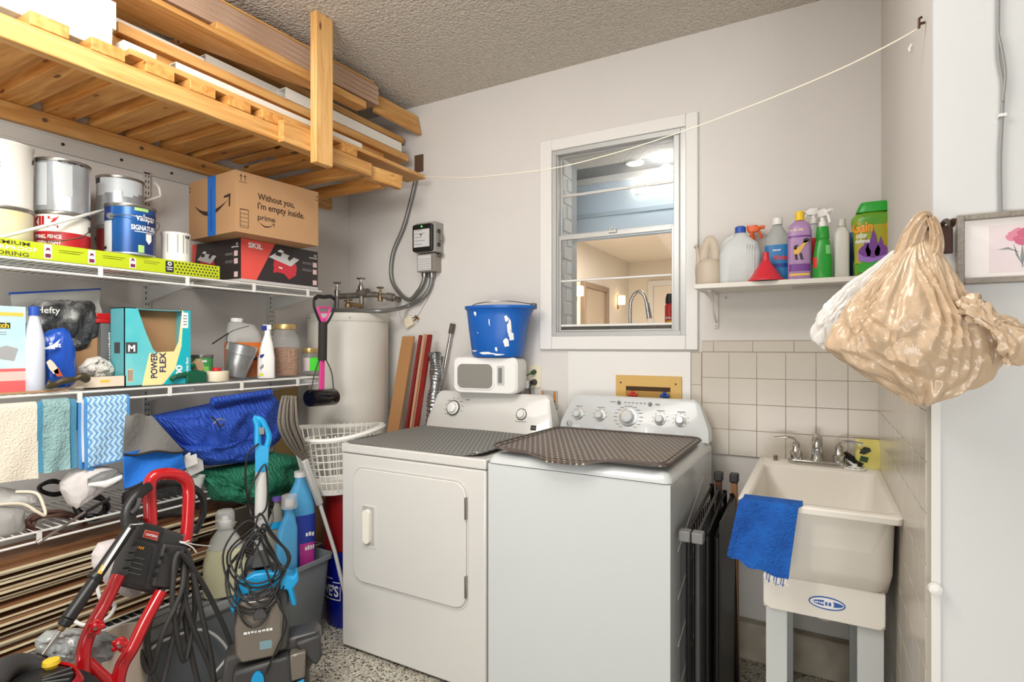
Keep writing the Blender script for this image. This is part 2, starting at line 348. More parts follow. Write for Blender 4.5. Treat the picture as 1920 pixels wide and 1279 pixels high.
for n, (p, lab) in enumerate((((1187, 299), 'bright recessed downlight in the grey soffit behind the window'),)):
    q = onZ(p[0], p[1]+2, 2.362); t = thing('downlight_glow', lab, 'ceiling light', (q.x, q.y+.03, 2.352))
    b = MB(); b.lathe([(.05, 0), (.052, .008), (.04, .012)], mt=PWHITE); b.build('trim_ring', t); MB().lathe([(.001, -.001), (.038, -.001), (.038, .008)], mt=LAMP).build('lamp', t)
q = onY(1200, 343, 3.19); t = thing('downlight_glow', 'lower lamp reflection added as a glowing bead against the pale blue header behind the window', 'ceiling light', (q.x, 3.192, q.z-.03), R=TR(0, 0, 0) @ Matrix())  # lamp reflection given an added glowing body; no second fixture hangs here
PM[t.name] = TR(q.x, 3.19, q.z-.03); MB().lathe([(.001, -.03), (.04, -.02), (.05, .0), (.04, .02), (.001, .024)], mt=LAMP).build('lamp', t); MB().box(-.03, .03, -.005, .005, -.03, .03, PWHITE).build('glow_backing', t)  # this 'lamp' is the glowing bead of the added reflection, with its backing
ld = bpy.data.lights.new('kitchen_lamp', 'AREA'); ld.size = .3; ld.energy = 70; ld.color = (1, .92, .84); o = bpy.data.objects.new('kitchen_lamp', ld); COL.objects.link(o); o.location = (-1.0, 5.2, 2.46)
ld = bpy.data.lights.new('porch_lamp', 'POINT'); ld.shadow_soft_size = .03; ld.energy = 2.2; o = bpy.data.objects.new('porch_lamp', ld); COL.objects.link(o); o.location = (-.72, 3.02, 2.3)
# mirror on the kitchen wall, sconces, door
def sconce(px, py, X, lab, s=1):
    q = onX(px, py, X); t = thing('wall_sconce', lab, 'wall lamp', (X, q.y, q.z-.12*s), rz=PI/2)
    MB().box(-.05*s, .05*s, -.012, 0, -.1*s, .22*s, mat('brushed_brass', (190, 150, 100), .3, .9)).build('back_plate', t, bev=.004)
    MB().lathe([(.075*s, 0), (.08*s, .02), (.08*s, .2*s), (.075*s, .21*s)], (0, -.1*s, 0), mat('sconce_glow', (255, 226, 170), .5, emis=5)).build('lamp_shade', t)
    MB().box(-.02*s, .02*s, -.03*s, -.01, 0.02, .06*s, MATS['brushed_brass']).build('arm', t)
sconce(1158, 562, -2.3, 'glass wall sconce glowing right of the kitchen mirror', .55)
sconce(1079, 545, -2.3, 'glass wall sconce glowing left of the kitchen mirror', .5)
def kpic(x, z0, z1, y0, y1, lab):
    t = thing('wall_mirror', lab, 'mirror', (x, (y0+y1)/2, z0)); h = z1-z0; w = (y1-y0)/2
    b = MB(); WD = mat('grey_brown_frame', (150, 128, 108), .5)
    b.box(0, .05, -w, -w+.06, 0, h, WD).box(0, .05, w-.06, w, 0, h, WD).box(0, .05, -w+.06, w-.06, 0, .06, WD).box(0, .05, -w+.06, w-.06, h-.06, h, WD); b.build('frame', t, bev=.008)
    MB().box(0, .02, -w+.05, w-.05, .05, h-.05, mat('mirror_glass', (205, 190, 170), .25, .6)).build('mirror_glass', t)
kpic(-2.3, 1.46, 2.06, 5.72, 6.55, 'grey framed mirror seen through the lower window sash')
t = thing('kitchen_door', 'pale panelled door at the far side of the kitchen', 'door', (-1.6, 7.5, .3)); b = MB(); b.box(-.35, .35, -.03, 0, 0, 1.85, KW); b.build('door_panel', t, bev=.004)
b = MB(); b.box(-.42, -.35, -.05, 0, 0, 1.92, WHITE); b.box(.35, .42, -.05, 0, 0, 1.92, WHITE); b.box(-.35, .35, -.05, 0, 1.85, 1.92, WHITE); b.build('door_frame', t)
t = thing('kitchen_counter', 'kitchen counter just below the window sill line, under the faucet', 'counter', (-.8, 3.6, .3)); MB().box(-1.0, 1.0, -.3, .3, 0, .98, WHITE).build('cabinet', t); MB().box(-1.02, 1.02, -.32, .32, .98, 1.02, mat('pale_stone', (214, 206, 196), .25, var=.1)).build('countertop', t)
q = onY(1180, 640, 3.5); t = thing('kitchen_faucet', 'tall chrome gooseneck faucet seen through the window', 'faucet', (q.x+.005, 3.5, 1.32))
b = MB(); b.tube(spline([(0, 0, 0), (0, 0, .26), (.01, 0, .33), (.05, 0, .375), (.09, 0, .35), (.115, 0, .27)], 6), .012, CHROME, 12); b.build('spout', t); MB().cyl((.108, 0, .3), (.125, 0, .2), .015, .019, CHROME).build('spray_head', t); MB().lathe([(.028, 0), (.028, .012), (.018, .03), (.016, .06)], mt=CHROME).build('base', t)
q = onY(1256, 640, 3.42); t = thing('spray_can', 'red spray can with black cap on the kitchen counter', 'spray can', (q.x, 3.42, 1.32))
b = MB(); b.lathe([(.028, 0), (.03, .004), (.03, .27), (.02, .29)], mt=mat('red_can', (196, 42, 38), .35)); b.wpatch(.03, .03, .12, .18, -.6, .6, mat('yellow_print', (232, 196, 48), .5)); b.wtext('~MAX', .022, .03, .03, .19, 0, INKW, wid=.035); b.build('can', t); MB().lathe([(.027, .285), (.026, .32), (.018, .345), (.012, .346)], mt=BLACK).build('cap', t)
q = onY(1076, 640, 3.45); t = thing('utensil_jar', 'glass jar of utensils on the kitchen counter by the brick reveal', 'jar', (q.x+.01, 3.45, 1.32)); MB().lathe([(.035, 0), (.04, .01), (.04, .12), (.038, .12), (.036, .01), (.001, .008)], mt=mat('frosted_glass', (214, 220, 214), .2, alpha=.6)).build('jar', t); MB().tube([(0, 0, .01), (-.01, 0, .17), (-.012, 0, .2)], .006, BLACK).build('utensil', t)
q = onY(1216, 640, 3.6); solo(MB().lathe([(.03, 0), (.045, .005), (.05, .1), (.047, .1), (.042, .008), (.001, .006)], (q.x, 3.6, 1.32), mat('clear_glass', (236, 240, 240), .05, trans=.8, ior=1.2)), 'drinking_glass', 'short clear glass beside the kitchen faucet', 'glass')

# ------------------------------------------------------------------ dryer and washer
ENW = mat('white_enamel', (212, 210, 205), .28, coat=.3); ENC = mat('washer_enamel', (204, 208, 208), .25, coat=.3)
def rrect(x0, x1, z0, z1, r, n=6):
    out = []
    for cx, cz, a0 in ((x1-r, z0+r, -PI/2), (x1-r, z1-r, 0), (x0+r, z1-r, PI/2), (x0+r, z0+r, PI)):
        out += [(cx+r*math.cos(a0+PI/2*i/n), cz+r*math.sin(a0+PI/2*i/n)) for i in range(n+1)]
    return out
def ring(b, outl, inner, o, ux, uy, h, mt):       # flat frame between two outlines of equal length
    o = Vector(o); nn = ux.cross(uy).normalized()
    R = [[o+ux*x+uy*y for x, y in outl], [o+ux*x+uy*y+nn*h for x, y in outl], [o+ux*x+uy*y+nn*h for x, y in inner], [o+ux*x+uy*y for x, y in inner]]
    b.loft(R, mt, close=True)
def console(b, w, zt, top_in, dep, tilt, r, mt, z0=0, n=8):
    # outline of a backguard, seen from the front, its corners rounded at the top
    o = [(-w/2, z0), (w/2, z0), (w/2-.004, z0+.05)]
    x = w/2-top_in
    o += [(x+.008+(w/2-x-.012)*(1-math.sin(PI/2*i/n)), z0+.05+(zt-.05-z0)*(math.sin(PI/2*i/n)*.85+.0)) for i in range(1, n)]
    o += [(x-r*.8*(i/n), zt-.012*(1-i/n)**2) for i in range(0, n+1)]
    left = [(-p, q) for p, q in o[2:][::-1]]
    o = o+left
    f = [Vector((p, tilt*(q-z0)/(zt-z0), q)) for p, q in o]; f2 = [Vector((p*1.0+(.012 if p < 0 else -.012), tilt*(q-z0)/(zt-z0)-.008, z0+(q-z0)*.965+.001)) for p, q in o]; k = [Vector((p, dep, q)) for p, q in o]
    b.loft([k, f, f2], mt)
def knob(b, x, y, z, r, h, mt, ringm=None, tilt=.3, ridge=True):
    o = b.M; b.M = o @ TR(x, y, z) @ RX(PI/2-tilt)
    b.lathe([(r*1.25, 0), (r*1.25, h*.2), (r, h*.3), (r*.92, h*.9), (r*.8, h), (.0005, h)], mt=mt, n=24)
    if ridge: b.box(-r*.16, r*.16, -r*.85, r*.85, h*.9, h*1.25, mt)
    if ringm: b.lathe([(r*1.42, 0), (r*1.45, h*.12), (r*1.25, h*.14)], mt=ringm, n=24)
    b.M = o
dr = thing('clothes_dryer', 'white clothes dryer with grey perforated mat on its top', 'dryer', (-1.49, 2.15, 0))
b = MB(); b.box(-.378, .378, -.345, .36, .012, .872, ENW); b.build('cabinet', dr, bev=.008, seg=3)
b = MB(); b.box(-.38, .38, -.349, .362, .8745, .914, ENW); b.build('top_panel', dr, bev=.006, seg=3)
for x in (-.33, .33):
    for y in (-.3, .3): MB().cyl((x, y, 0), (x, y, .014), .02, mt=DGREY).build('foot', dr)
dx0, dx1 = -1.797+1.49, -1.195+1.49
b = MB(); ring(b, rrect(dx0-.006, dx1+.006, .311, .824, .066), rrect(dx0, dx1, .317, .818, .06), (0, -.345, 0), X_, Z_, .003, ENW); b.build('door_seam', dr)
dd = MB().prism(rrect(dx0+.003, dx1-.003, .32, .815, .058), (0, -.342, 0), X_, Z_, .012, ENW).build('door', dr, bev=.004, seg=3)
b = MB(); ring(b, rrect(-.252, -.168, .478, .662, .006, 3), rrect(-.245, -.178, .487, .653, .006, 3), (0, -.352, 0), X_, Z_, .004, ENW); b.box(-.245, -.178, -.3545, -.353, .487, .653, mat('handle_recess', (176, 174, 168), .4)); b.prism(rrect(-.232, -.196, .497, .643, .016), (0, -.354, 0), X_, Z_, .016, mat('handle_cream', (238, 234, 220), .35)); b.build('handle', dd, bev=.003)
for z0 in (.37, .675): MB().box(dx1-.006, dx1+.002, -.360, -.344, z0, z0+.085, STEEL).build('hinge', dr, bev=.001)
b = MB(TR(0, .26, .914)); console(b, .75, .19, .045, .1, .06, .03, ENW); cb = b
def face(z): return .26-.008+.06*z/.19
b = MB(); knob(b, -.21, face(.10)-.006, .914+.105, .028, .022, PWHITE, DGREY); b.build('knob', dr)
b = MB(); knob(b, .20, face(.10)-.004, .914+.095, .02, .018, PWHITE, DGREY, ridge=False); b.build('knob', dr)
b = cb; b.M = Matrix()
def mk(b, x, z, w, h, mt, zb=.914, fb=.26, tl_=.06, hh=.19): b.prism([(-w/2, -h/2), (w/2, -h/2), (w/2, h/2), (-w/2, h/2)], (x, fb-.0085+tl_*z/hh, zb+z), X_, Vector((0, tl_, hh)).normalized(), .0008, mt)
for i in range(9):
    a = -2.3+i*.52
    mk(b, -.21+.055*math.sin(a), .105+.05*math.cos(a), .012 if i % 3 else .022, .003, INKG)
mk(b, .2, .06, .06, .003, INKG); mk(b, .275, .035, .03, .024, INK); mk(b, .276, .035, .02, .003, INKW); mk(b, -.13, .15, .03, .004, INKG); cs = b.build('control_panel', dr, bev=.004, seg=2)
mt_ = None
def dots(name, base, dot, pitch, rad, rough=.6, metal=0, stag=True, slot=0):
    m = mat(name, base, rough, metal); nt = m.node_tree; N = nt.nodes; L = nt.links; b = N['Principled BSDF']
    tc = N.new('ShaderNodeTexCoord'); sp = N.new('ShaderNodeSeparateXYZ'); L.new(tc.outputs['Object'], sp.inputs[0])
    def M_(op, a, b2=None):
        n = N.new('ShaderNodeMath'); n.operation = op
        for i, v in enumerate((a, b2)):
            if v is None: continue
            if isinstance(v, (int, float)): n.inputs[i].default_value = v
            else: L.new(v, n.inputs[i])
        return n.outputs[0]
    u = M_('ADD', M_('DIVIDE', sp.outputs[0], pitch), 100.0); v = M_('ADD', M_('DIVIDE', sp.outputs[1], pitch), 100.0)
    if stag: u = M_('ADD', u, M_('MULTIPLY', M_('MODULO', M_('FLOOR', v), 2.0), .5))
    fu = M_('SUBTRACT', M_('FRACT', u), .5); fv = M_('SUBTRACT', M_('FRACT', v), .5)
    d = M_('SQRT', M_('ADD', M_('MULTIPLY', fu, fu), M_('MULTIPLY', fv, fv))); k = M_('LESS_THAN', d, rad)
    mx = N.new('ShaderNodeMixRGB'); L.new(k, mx.inputs[0]); mx.inputs[1].default_value = lin(base); mx.inputs[2].default_value = lin(dot); L.new(mx.outputs[0], b.inputs['Base Color'])
    bp = N.new('ShaderNodeBump'); bp.inputs['Strength'].default_value = .5; bp.inputs['Distance'].default_value = .003; L.new(M_('SUBTRACT', 1.0, k), bp.inputs['Height']); L.new(bp.outputs[0], b.inputs['Normal'])
    return m
GM = dots('grey_perforated_mat', (112, 112, 108), (196, 194, 188), .021, .17, .7)
def matshape(x0, x1, y0, y1, r, zf, n=44, k=30, th=.005, bulge=0, mt=None):
    b = MB()
    def fn(u, v):
        y = y0+(y1-y0)*v; x = x0+(x1-x0)*u
        ex = 0                                            # rounded corners
        for cy, s_ in ((y0, 1), (y1, -1)):
            t_ = (y-cy)*s_
            if t_ < r: ex = max(ex, r-math.sqrt(max(0, r*r-(r-t_)**2)))
        x = x0+ex+(x1-x0-2*ex)*u
        bl = bulge*math.exp(-((u-.48)/.2)**4)*(1-v)**8
        return (x, y-bl, zf(u, v)-bl*.35)
    return b.sheet(fn, n, k, th, mt)
b = matshape(-.375, .345, -.335, .238, .035, lambda u, v: .9155+.016*max(0, (u-.93)/.07)**1.5*(1-v*.3)+.001*math.sin(9*u+3*v), mt=GM)
solo(b, 'rubber_mat', 'grey perforated rubber mat lying on the dryer top', 'mat', loc=(-1.49, 2.15, 0), centre=False)

wm = thing('washing_machine', 'white top-load washing machine with brown perforated mat on its lid', 'washing machine', (-.753, 2.15, 0), rz=-.012)
b = MB(); b.box(-.343, .343, -.352, .375, .015, .903, ENC); 
for i in range(4):
    z = .28+.16*i; b.beam((.3435, -.25, z-.1), (.3435, .2, z+.06), .003, .004, ENW)
b.build('cabinet', wm, bev=.012, seg=3)
for x in (-.3, .3):
    for y in (-.3, .3): MB().cyl((x, y, 0), (x, y, .017), .02, mt=DGREY).build('foot', wm)
rg = []
for z, o_ in ((.906, 0), (.918, .002), (.934, .014), (.9425, .03)):
    rg.append([Vector((x, y, z)) for x, y in rrect(-.346+o_, .346-o_, -.356+o_, .378-o_*.3, .025-o_*.3)])
MB().loft(rg, ENC).build('top_panel', wm)
MB().prism(rrect(-.29, .29, -.29, .27, .05), (0, 0, .9425), X_, Y_, .008, ENC).build('lid', wm, bev=.004)
b = MB(TR(0, .295, .938)); console(b, .69, .174, .055, .085, .06, .03, ENC); cb = b
def wf(z): return .295-.008+.06*z/.174
for x, r in ((-.255, .017), (-.145, .017), (-.01, .028), (.135, .017), (.225, .017)):
    b = MB(); knob(b, x, wf(.085)-.003, .938+.085, r, .026, ENC, CHROME, ridge=False); b.build('knob', wm)
for x in (-.06, .085):
    b = MB(); knob(b, x, wf(.148)-.002, .938+.148, .007, .006, MGREY, ridge=False); b.build('button', wm)
b = cb; b.M = Matrix()
def mw(x, z, w, h=.003, mt=INKG): mk(b, x, z, w, h, mt, .938, .295, .06, .174)
for x in (-.255, -.145, .135, .225):
    mw(x, .122, .035)
    for i in range(7):
        a = -1.9+.6*i; mw(x+.034*math.sin(a), .085+.03*math.cos(a), .006, .002)
for i in range(16):
    a = -2.6+.34*i; mw(-.01+.06*math.sin(a), .085+.05*math.cos(a), .018, .0025)
for i in range(6): mw(-.03+.018*i, .15, .01, .004)
mw(-.09, .15, .028); mw(.118, .148, .02, .006)
for x in (-.255, -.145, -.01, .135, .225): mw(x, .028, .04, .018, mat('pale_sticker', (206, 212, 218), .5))
cs = b.build('control_panel', wm, bev=.003)
b = MB(TR(-.295, wf(.04)-.001, .978) @ RX(PI/2-.3)); b.lathe([(.014, 0), (.014, .002), (.001, .002)], mt=DGREY); b.lathe([(.0125, .002), (.0125, .0026), (.0112, .0026), (.0112, .002)], mt=INKW); b.box(-.006, .006, -.001, .001, .002, .0028, INKW); b.box(-.001, .001, -.006, .006, .002, .0028, INKW); b.build('emblem', cs)
BM = dots('brown_perforated_mat', (86, 74, 66), (196, 182, 164), .0225, .2, .45)
BRIM = mat('brown_mat_rim', (92, 84, 78), .45)
def bz(u, v): return .957+.012*max(0, 1-u/.08)**2*(1-v)+.0025*math.sin(7*u+2)*(1-v)
b = matshape(-.34, .332, -.362, .272, .05, bz, bulge=.036, mt=BM)
pl = [(-.327+.0, -.358)]
w_ = solo(b, 'rubber_mat', 'dark brown perforated rubber mat draped over the washer lid', 'mat', loc=(-.753, 2.15, 0), centre=False)
b = MB()
def rimp(t_, ins):
    pts = rrect(-.338+ins, .33-ins, -.36+ins, .27-ins, .05-ins*.5, 6); return pts
for ins, r_ in ((.004, .004), (.022, .0022)):
    pts = []
    P_ = rimp(0, ins)
    for i in range(len(P_)):
        a_, c_ = P_[i], P_[(i+1) % len(P_)]
        L_ = math.hypot(c_[0]-a_[0], c_[1]-a_[1]); kk = max(1, int(L_/.02))
        for j in range(kk):
            x = a_[0]+(c_[0]-a_[0])*j/kk; y = a_[1]+(c_[1]-a_[1])*j/kk; u = (x+.34)/.672; v = (y+.362)/.634
            pts.append((x, y-.036*math.exp(-((u-.48)/.2)**4)*(1-v)**8, bz(u, v)+.006-.0126*math.exp(-((u-.48)/.2)**4)*(1-v)**8))
    b.tube(pts, r_, BRIM, 6, closed=True)
b.build('rim', w_)

# ------------------------------------------------------------------ water heater, pipes, electrics
HE = mat('heater_enamel', (206, 202, 192), .38, var=.03, vscale=3)
hx, hy = -2.405, 2.375; h = thing('water_heater', 'tall off-white cylindrical water heater in the room corner', 'water heater', (hx, hy, 0))
MB().lathe([(.225, .0), (.228, .03), (.228, 1.49), (.226, 1.5)], mt=HE, n=64).build('tank', h)
b = MB().lathe([(.231, 1.485), (.2325, 1.49), (.2325, 1.522), (.229, 1.53), (.2, 1.533), (.001, 1.536)], mt=HE, n=64)
for a in (-2.3, -1.9, -1.3, -.75): b.cyl((.231*math.cos(a), .231*math.sin(a), 1.503), (.235*math.cos(a), .235*math.sin(a), 1.503), .005, mt=STEEL, n=8)
b.build('top_cap', h)
PIPE = mat('old_galvanised_pipe', (132, 126, 116), .5, .7, var=.3, vscale=30)
BRASS = mat('aged_brass', (140, 116, 84), .4, .8, var=.2, vscale=30)
t = thing('pipe_manifold', 'old galvanised water pipes with three valves above the water heater', 'pipes', (-2.3, 2.45, 1.536)); PMt = PM[t.name]
def W(px, py, Y): return onY(px, py, Y)
a1, a2 = W(640, 556, 2.42), W(738, 556, 2.5)
b = MB(); b.tube([W(636, 556, 2.42), W(700, 552, 2.46), W(738, 558, 2.5), W(748, 562, 2.615)], .017, PIPE, 14); b.cyl(W(672, 550, 2.44), W(690, 549, 2.45), .026, mt=PIPE, n=12); b.cyl(W(726, 556, 2.49), W(738, 558, 2.5), .024, mt=PIPE, n=12)
p_ = W(632, 582, 2.4); b.tube([(p_.x, 2.4, 1.537), (p_.x, 2.4, 1.66)], .012, PIPE, 12); p2 = W(678, 560, 2.44); b.tube([(p2.x, 2.44, 1.537), (p2.x, 2.44, 1.70)], .014, PIPE, 12); b.build('pipe', t, world=True)
for n_, (px, py, Y, s_) in enumerate(((632, 532, 2.4, 1.), (677, 524, 2.44, 1.1), (713, 541, 2.47, .9))):
    q = W(px, py, Y); b = MB(TR(q)); b.lathe([(.016*s_, -.075), (.018*s_, -.04), (.012*s_, -.035), (.009*s_, -.02), (.005, -.0), (.005, .008)], mt=CHROME if n_ < 2 else BRASS, n=14)
    for k in range(6):
        a_ = k*PI/3+.3; b.tube([(0, 0, .004), (.017*s_*math.cos(a_), .017*s_*math.sin(a_), .004), (.024*s_*math.cos(a_), .024*s_*math.sin(a_), .007)], .0045, CHROME if n_ < 2 else BRASS, 6)
    b.build('valve', t, world=True)
b = MB(); q = W(653, 570, 2.36); b.lathe([(.02, -.02), (.02, .0), (.01, .01), (.01, .02)], q, BRASS, 12); b.tube([q+Vector((-.03, 0, .02)), q+Vector((.03, 0, .022))], .005, BRASS, 6); b.tube([q, W(678, 574, 2.42)], .012, BRASS, 8); b.build('drain_cock', t, world=True)
COND = mat('grey_conduit', (128, 128, 124), .35, .5)
def conduit(pts, r, lab, n=12, mt=COND, clip=None, nm='electrical_conduit'):
    P = spline(pts, 10); t = thing(nm, lab, 'conduit', P[0]); b = MB(); b.tube(P, r, mt, n); b.build('tube', t, world=True, ang=80)
    for c in clip or []:
        b = MB(); b.lathe([(r*1.35, -.02), (r*1.5, 0), (r*1.35, .02)], c, STEEL, 12); b.build('fitting', t, world=True)
    return t
YW = YB-.018
q = W(796, 506, YW)
conduit([W(781, 330, YW), W(772, 370, YW), W(757, 425, YW), W(737, 475, YW), W(734, 520, YW), W(748, 548, YW), W(768, 562, YW-.01), W(785, 545, YW-.02), W(794, 527, YW-.02), W(796, 511, YW-.012)], .0125, 'flexible grey conduit looping down the wall from the lumber rack to the timer box', clip=[W(796, 513, YW-.012)])
conduit([W(625, 582, 2.3), W(690, 583, 2.31), W(727, 582, 2.38), W(762, 575, YW-.02), W(790, 560, YW-.02), W(806, 538, YW-.01), W(810, 513, YW-.01)], .0125, 'grey conduit running along the heater top and up to the junction box', clip=[W(810, 515, YW-.01)])
conduit([W(745, 583, 2.58), W(752, 600, 2.6), W(775, 598, 2.605), W(800, 560, 2.605)], .0025, 'thin white wire hooked under the two grey conduits', nm='loose_wire', mt=PWHITE)
p0, p1 = W(775, 423, YB-.09), W(811, 470, YB-.09); t = thing('timer_box', 'black timer switch box with green light and white label on wall', 'timer box', (p0.x/2+p1.x/2, YB, p1.z)); w = (p1.x-p0.x)/2; hh = p0.z-p1.z
MB().box(-w+.006, w+.012, -.08, 0, -.004, hh+.012, mat('grey_box', (150, 148, 142), .5)).build('back_box', t, bev=.004)
MB().prism(rrect(-w, w, 0, hh, .014), (0, -.07, 0), X_, Z_, .03, BLACK).build('cover', t, bev=.004)
b = MB(); b.box(-w+.012, w-.014, -.1012, -.0995, .025, hh-.03, mat('label_white', (206, 206, 204), .5))
for i in range(5): b.box(-w+.02, -w+.02+.05+.02*(i % 2), -.1018, -.101, .04+.02*i, .043+.02*i, INKG)
b.box(-.01, .0, -.1018, -.101, .09, .1, INK); b.build('label', t)
MB().cyl((0, -.1, hh-.014), (0, -.103, hh-.014), .004, mt=mat('green_led', (60, 255, 60), .4, emis=6), n=10).build('indicator_light', t)
b = MB(); b.box(w+.01, w+.02, -.06, -.04, .03, .05, BLACK); b.box(w+.01, w+.02, -.06, -.04, hh-.05, hh-.03, BLACK); b.box(w+.012, w+.03, -.05, -.03, .06, .1, STEEL); b.build('latch', t, bev=.001)
p0, p1 = W(781, 477, YB-.075), W(813, 508, YB-.075); t = thing('junction_box', 'grey steel junction box with paper label below the timer box', 'electrical box', (p0.x/2+p1.x/2, YB, p1.z)); w = (p1.x-p0.x)/2; hh = p0.z-p1.z
MB().box(-w, w, -.07, 0, 0, hh, mat('grey_steel_paint', (150, 143, 134), .45, .3)).build('box', t, bev=.002); b = MB(); b.box(-w+.006, w-.022, -.0712, -.0705, .008, hh-.008, MATS['label_white'])
for i in range(5): b.box(-w+.012, w-.028, -.0718, -.0712, .015+.014*i, .017+.014*i, INKG)
b.build('label', t)
MB().cyl((w, -.03, hh-.01), (w+.03, -.03, hh-.005), .01, mt=STEEL).build('knockout', t)
solo(MB().box(0, .001, 0, 0, 0, 0, None) if False else MB(TR(W(768, 604, YB-.012)) @ RY(-.45)).box(-.028, .028, -.018, .012, -.03, .03, CREAM), 'outlet_cover', 'small ivory switch plate tilted on the wall right of the heater', 'outlet', bev=.003)
q = W(781, 597, YB-.02); b = MB(TR(q))
for k in range(5): b.tube([(0, .02, 0), (.012*math.cos(k*1.3), -.005, .012*math.sin(k*1.3)), (.016*math.cos(k*1.3+.5), -.015, .016*math.sin(k*1.3+.5))], .004, BRASS, 6)
solo(b, 'hose_valve', 'tarnished brass hose valve beside the ivory switch plate', 'valve')
# dark opening in the wall near the rack end and the conduit leaving it
q = W(786, 308, YB-.004); solo(MB(TR(q)).box(-.032, .03, -.006, .0035, -.045, .055, mat('dark_brown_wood', (96, 70, 52), .7)), 'wall_cover_plate', 'small dark brown plate on the wall by the lumber ends', 'plate', bev=.002)
# ------------------------------------------------------------------ things behind and on the dryer
MDF = mat('mdf_face', (170, 124, 78), .6, var=.05, vscale=4); RED = mat('dark_red_laminate', (128, 30, 22), .35); EDG = mat('board_edge', (196, 142, 104), .6)
def lean(px_t, py_t, Yt, px_b, Xb_off, Yb, w, th, mt, lab, yaw=0, mt2=None):
    top = onY(px_t, py_t, Yt); bot = Vector((top.x+Xb_off, Yb, 0)); ax = (top-bot); L_ = ax.length; ax.normalize()
    ux = Matrix.Rotation(yaw, 4, 'Z') @ X_; ux = (ux-ax*ux.dot(ax)).normalized(); n_ = ux.cross(ax)
    b = MB(Matrix((( ux.x, n_.x, ax.x, bot.x), (ux.y, n_.y, ax.y, bot.y), (ux.z, n_.z, ax.z, bot.z), (0, 0, 0, 1))))
    b.box(-w/2, w/2, -th/2, th/2, .006, L_, mt)
    if mt2: b.box(-w/2+.001, w/2-.001, -th/2-.001, -th/2, .006, L_-.002, mt2)
    return solo(b, 'laminate_board', lab, 'board', 'boards leaning behind the dryer', centre=False)
lean(766, 631, 2.56, 0, .01, 2.2, .085, .012, MDF, 'tan fibreboard plank leaning left behind the dryer, widest of the leaning boards', .0)
lean(789, 629, 2.55, 0, .01, 2.2, .018, .014, RED, 'narrow red board edge between tan plank and dark red plank', 0, EDG)
lean(797, 627, 2.53, 0, .01, 2.18, .012, .014, EDG, 'pinkish board edge just left of the dark red plank', 0)
lean(806, 628, 2.51, 0, .012, 2.16, .028, .014, RED, 'dark red plank leaning rightmost of the boards behind dryer', 0)
FOIL = mat('crumpled_foil', (190, 192, 192), .22, .95, bump=1.0, bscale=22)
b = MB(); P = [W(814, 662, 2.5), W(818, 700, 2.49), W(812, 760, 2.48), W(802, 850, 2.47)]
b.tube(spline(P, 40), lambda t: .034+.003*math.sin(t*190)+.004*math.sin(t*23), FOIL, 16); solo(b, 'foil_duct', 'crumpled silver foil duct standing behind the dryer', 'duct', centre=False)
t = thing('extension_pole', 'tall steel pole with dark cap leaning on the back wall', 'pole', W(806, 1000, 2.4)); PMt = PM[t.name]; base = W(806, 1000, 2.53)
b = MB(); b.cyl((W(813, 800, 2.57)), W(846, 622, 2.595), .010, mt=CHROME); b.build('tube', t, world=True); MB().cyl(W(845, 626, 2.594), W(849, 607, 2.6), .015, mt=mat('brown_rubber', (84, 74, 66), .6)).build('cap', t, world=True)
b = MB(); b.cyl(W(813, 800, 2.57), W(800, 960, 2.55), .010, mt=CHROME); b.build('lower_tube', t, world=True)
solo(MB().beam(W(814, 790, 2.535), W(831, 668, 2.55), .02, .012, CHROME), 'flat_metal_bar', 'bright flat metal bar between the foil duct and the pole', 'metal bar', bev=.002)

# radio on the dryer console
c = W(926, 700, 2.5); t = thing('countertop_radio', 'white radio with grey grille standing on the dryer control panel', 'radio', (c.x, 2.47, 1.107), rz=.12)
b = MB(); f = rrect(-.18, .18, 0, .185, .035, 6)
rgs = []
for y, k in ((-.085, .94), (-.075, 1), (.0, 1), (.07, .95)): rgs.append([Vector((x*k, y+.0, .0875+(z-.0875)*(k))) for x, z in f])
b.loft(rgs, PWHITE); b.build('body', t)
b = MB(); b.prism(rrect(-.158, .058, .018, .158, .035), (0, -.0852, 0), X_, Z_, .004, PWHITE); b.build('grille_frame', t, bev=.002)
GR = dots('radio_grille', (132, 130, 124), (96, 94, 90), .005, .25, .6, stag=False)
MB().prism(rrect(-.148, .048, .027, .149, .028), (0, -.0892, 0), X_, Z_, .003, mat('grille_grey', (136, 133, 126), .6, bump=.3, bscale=300)).build('speaker_grille', t, bev=.001)
b = MB(); b.prism(rrect(.072, .112, .045, .142, .006, 3), (0, -.085, 0), X_, Z_, .003, mat('pale_grey_plastic', (196, 196, 192), .4)); b.prism(rrect(.08, .1, .055, .132, .004, 3), (0, -.088, 0), X_, Z_, .001, MGREY); b.build('tuning_dial', t)
BLUEB = mat('blue_bucket_plastic', (22, 96, 184), .35, var=.08, vscale=8)
def ell(rx, ry, z, p=2.3, ox=0, n=40): return [Vector((ox+rx*math.copysign(abs(math.cos(a))**(2/p), math.cos(a)), ry*math.copysign(abs(math.sin(a))**(2/p), math.sin(a)), z)) for a in [2*PI*j/n for j in range(n)]]
cb = W(930, 620, 2.44); t = thing('mop_bucket', 'blue plastic bucket splashed with white paint on top of the radio', 'bucket', (cb.x, 2.46, 1.2935), rz=.1)
def spout(r, k): return [Vector((v.x+(k*math.exp(-((math.atan2(v.y, v.x))/.35)**2)), v.y, v.z)) for v in r]
b = MB(); b.loft([ell(.128, .1, 0), ell(.134, .106, .01), ell(.15, .12, .13), spout(ell(.158, .128, .2), .012), spout(ell(.162, .13, .235), .03), spout(ell(.172, .14, .243), .04), spout(ell(.172, .14, .256), .04), spout(ell(.16, .128, .256), .03), ell(.148, .116, .13), ell(.13, .1, .02), [Vector((.001*math.cos(i), .001*math.sin(i), .015)) for i in range(40)]], BLUEB)
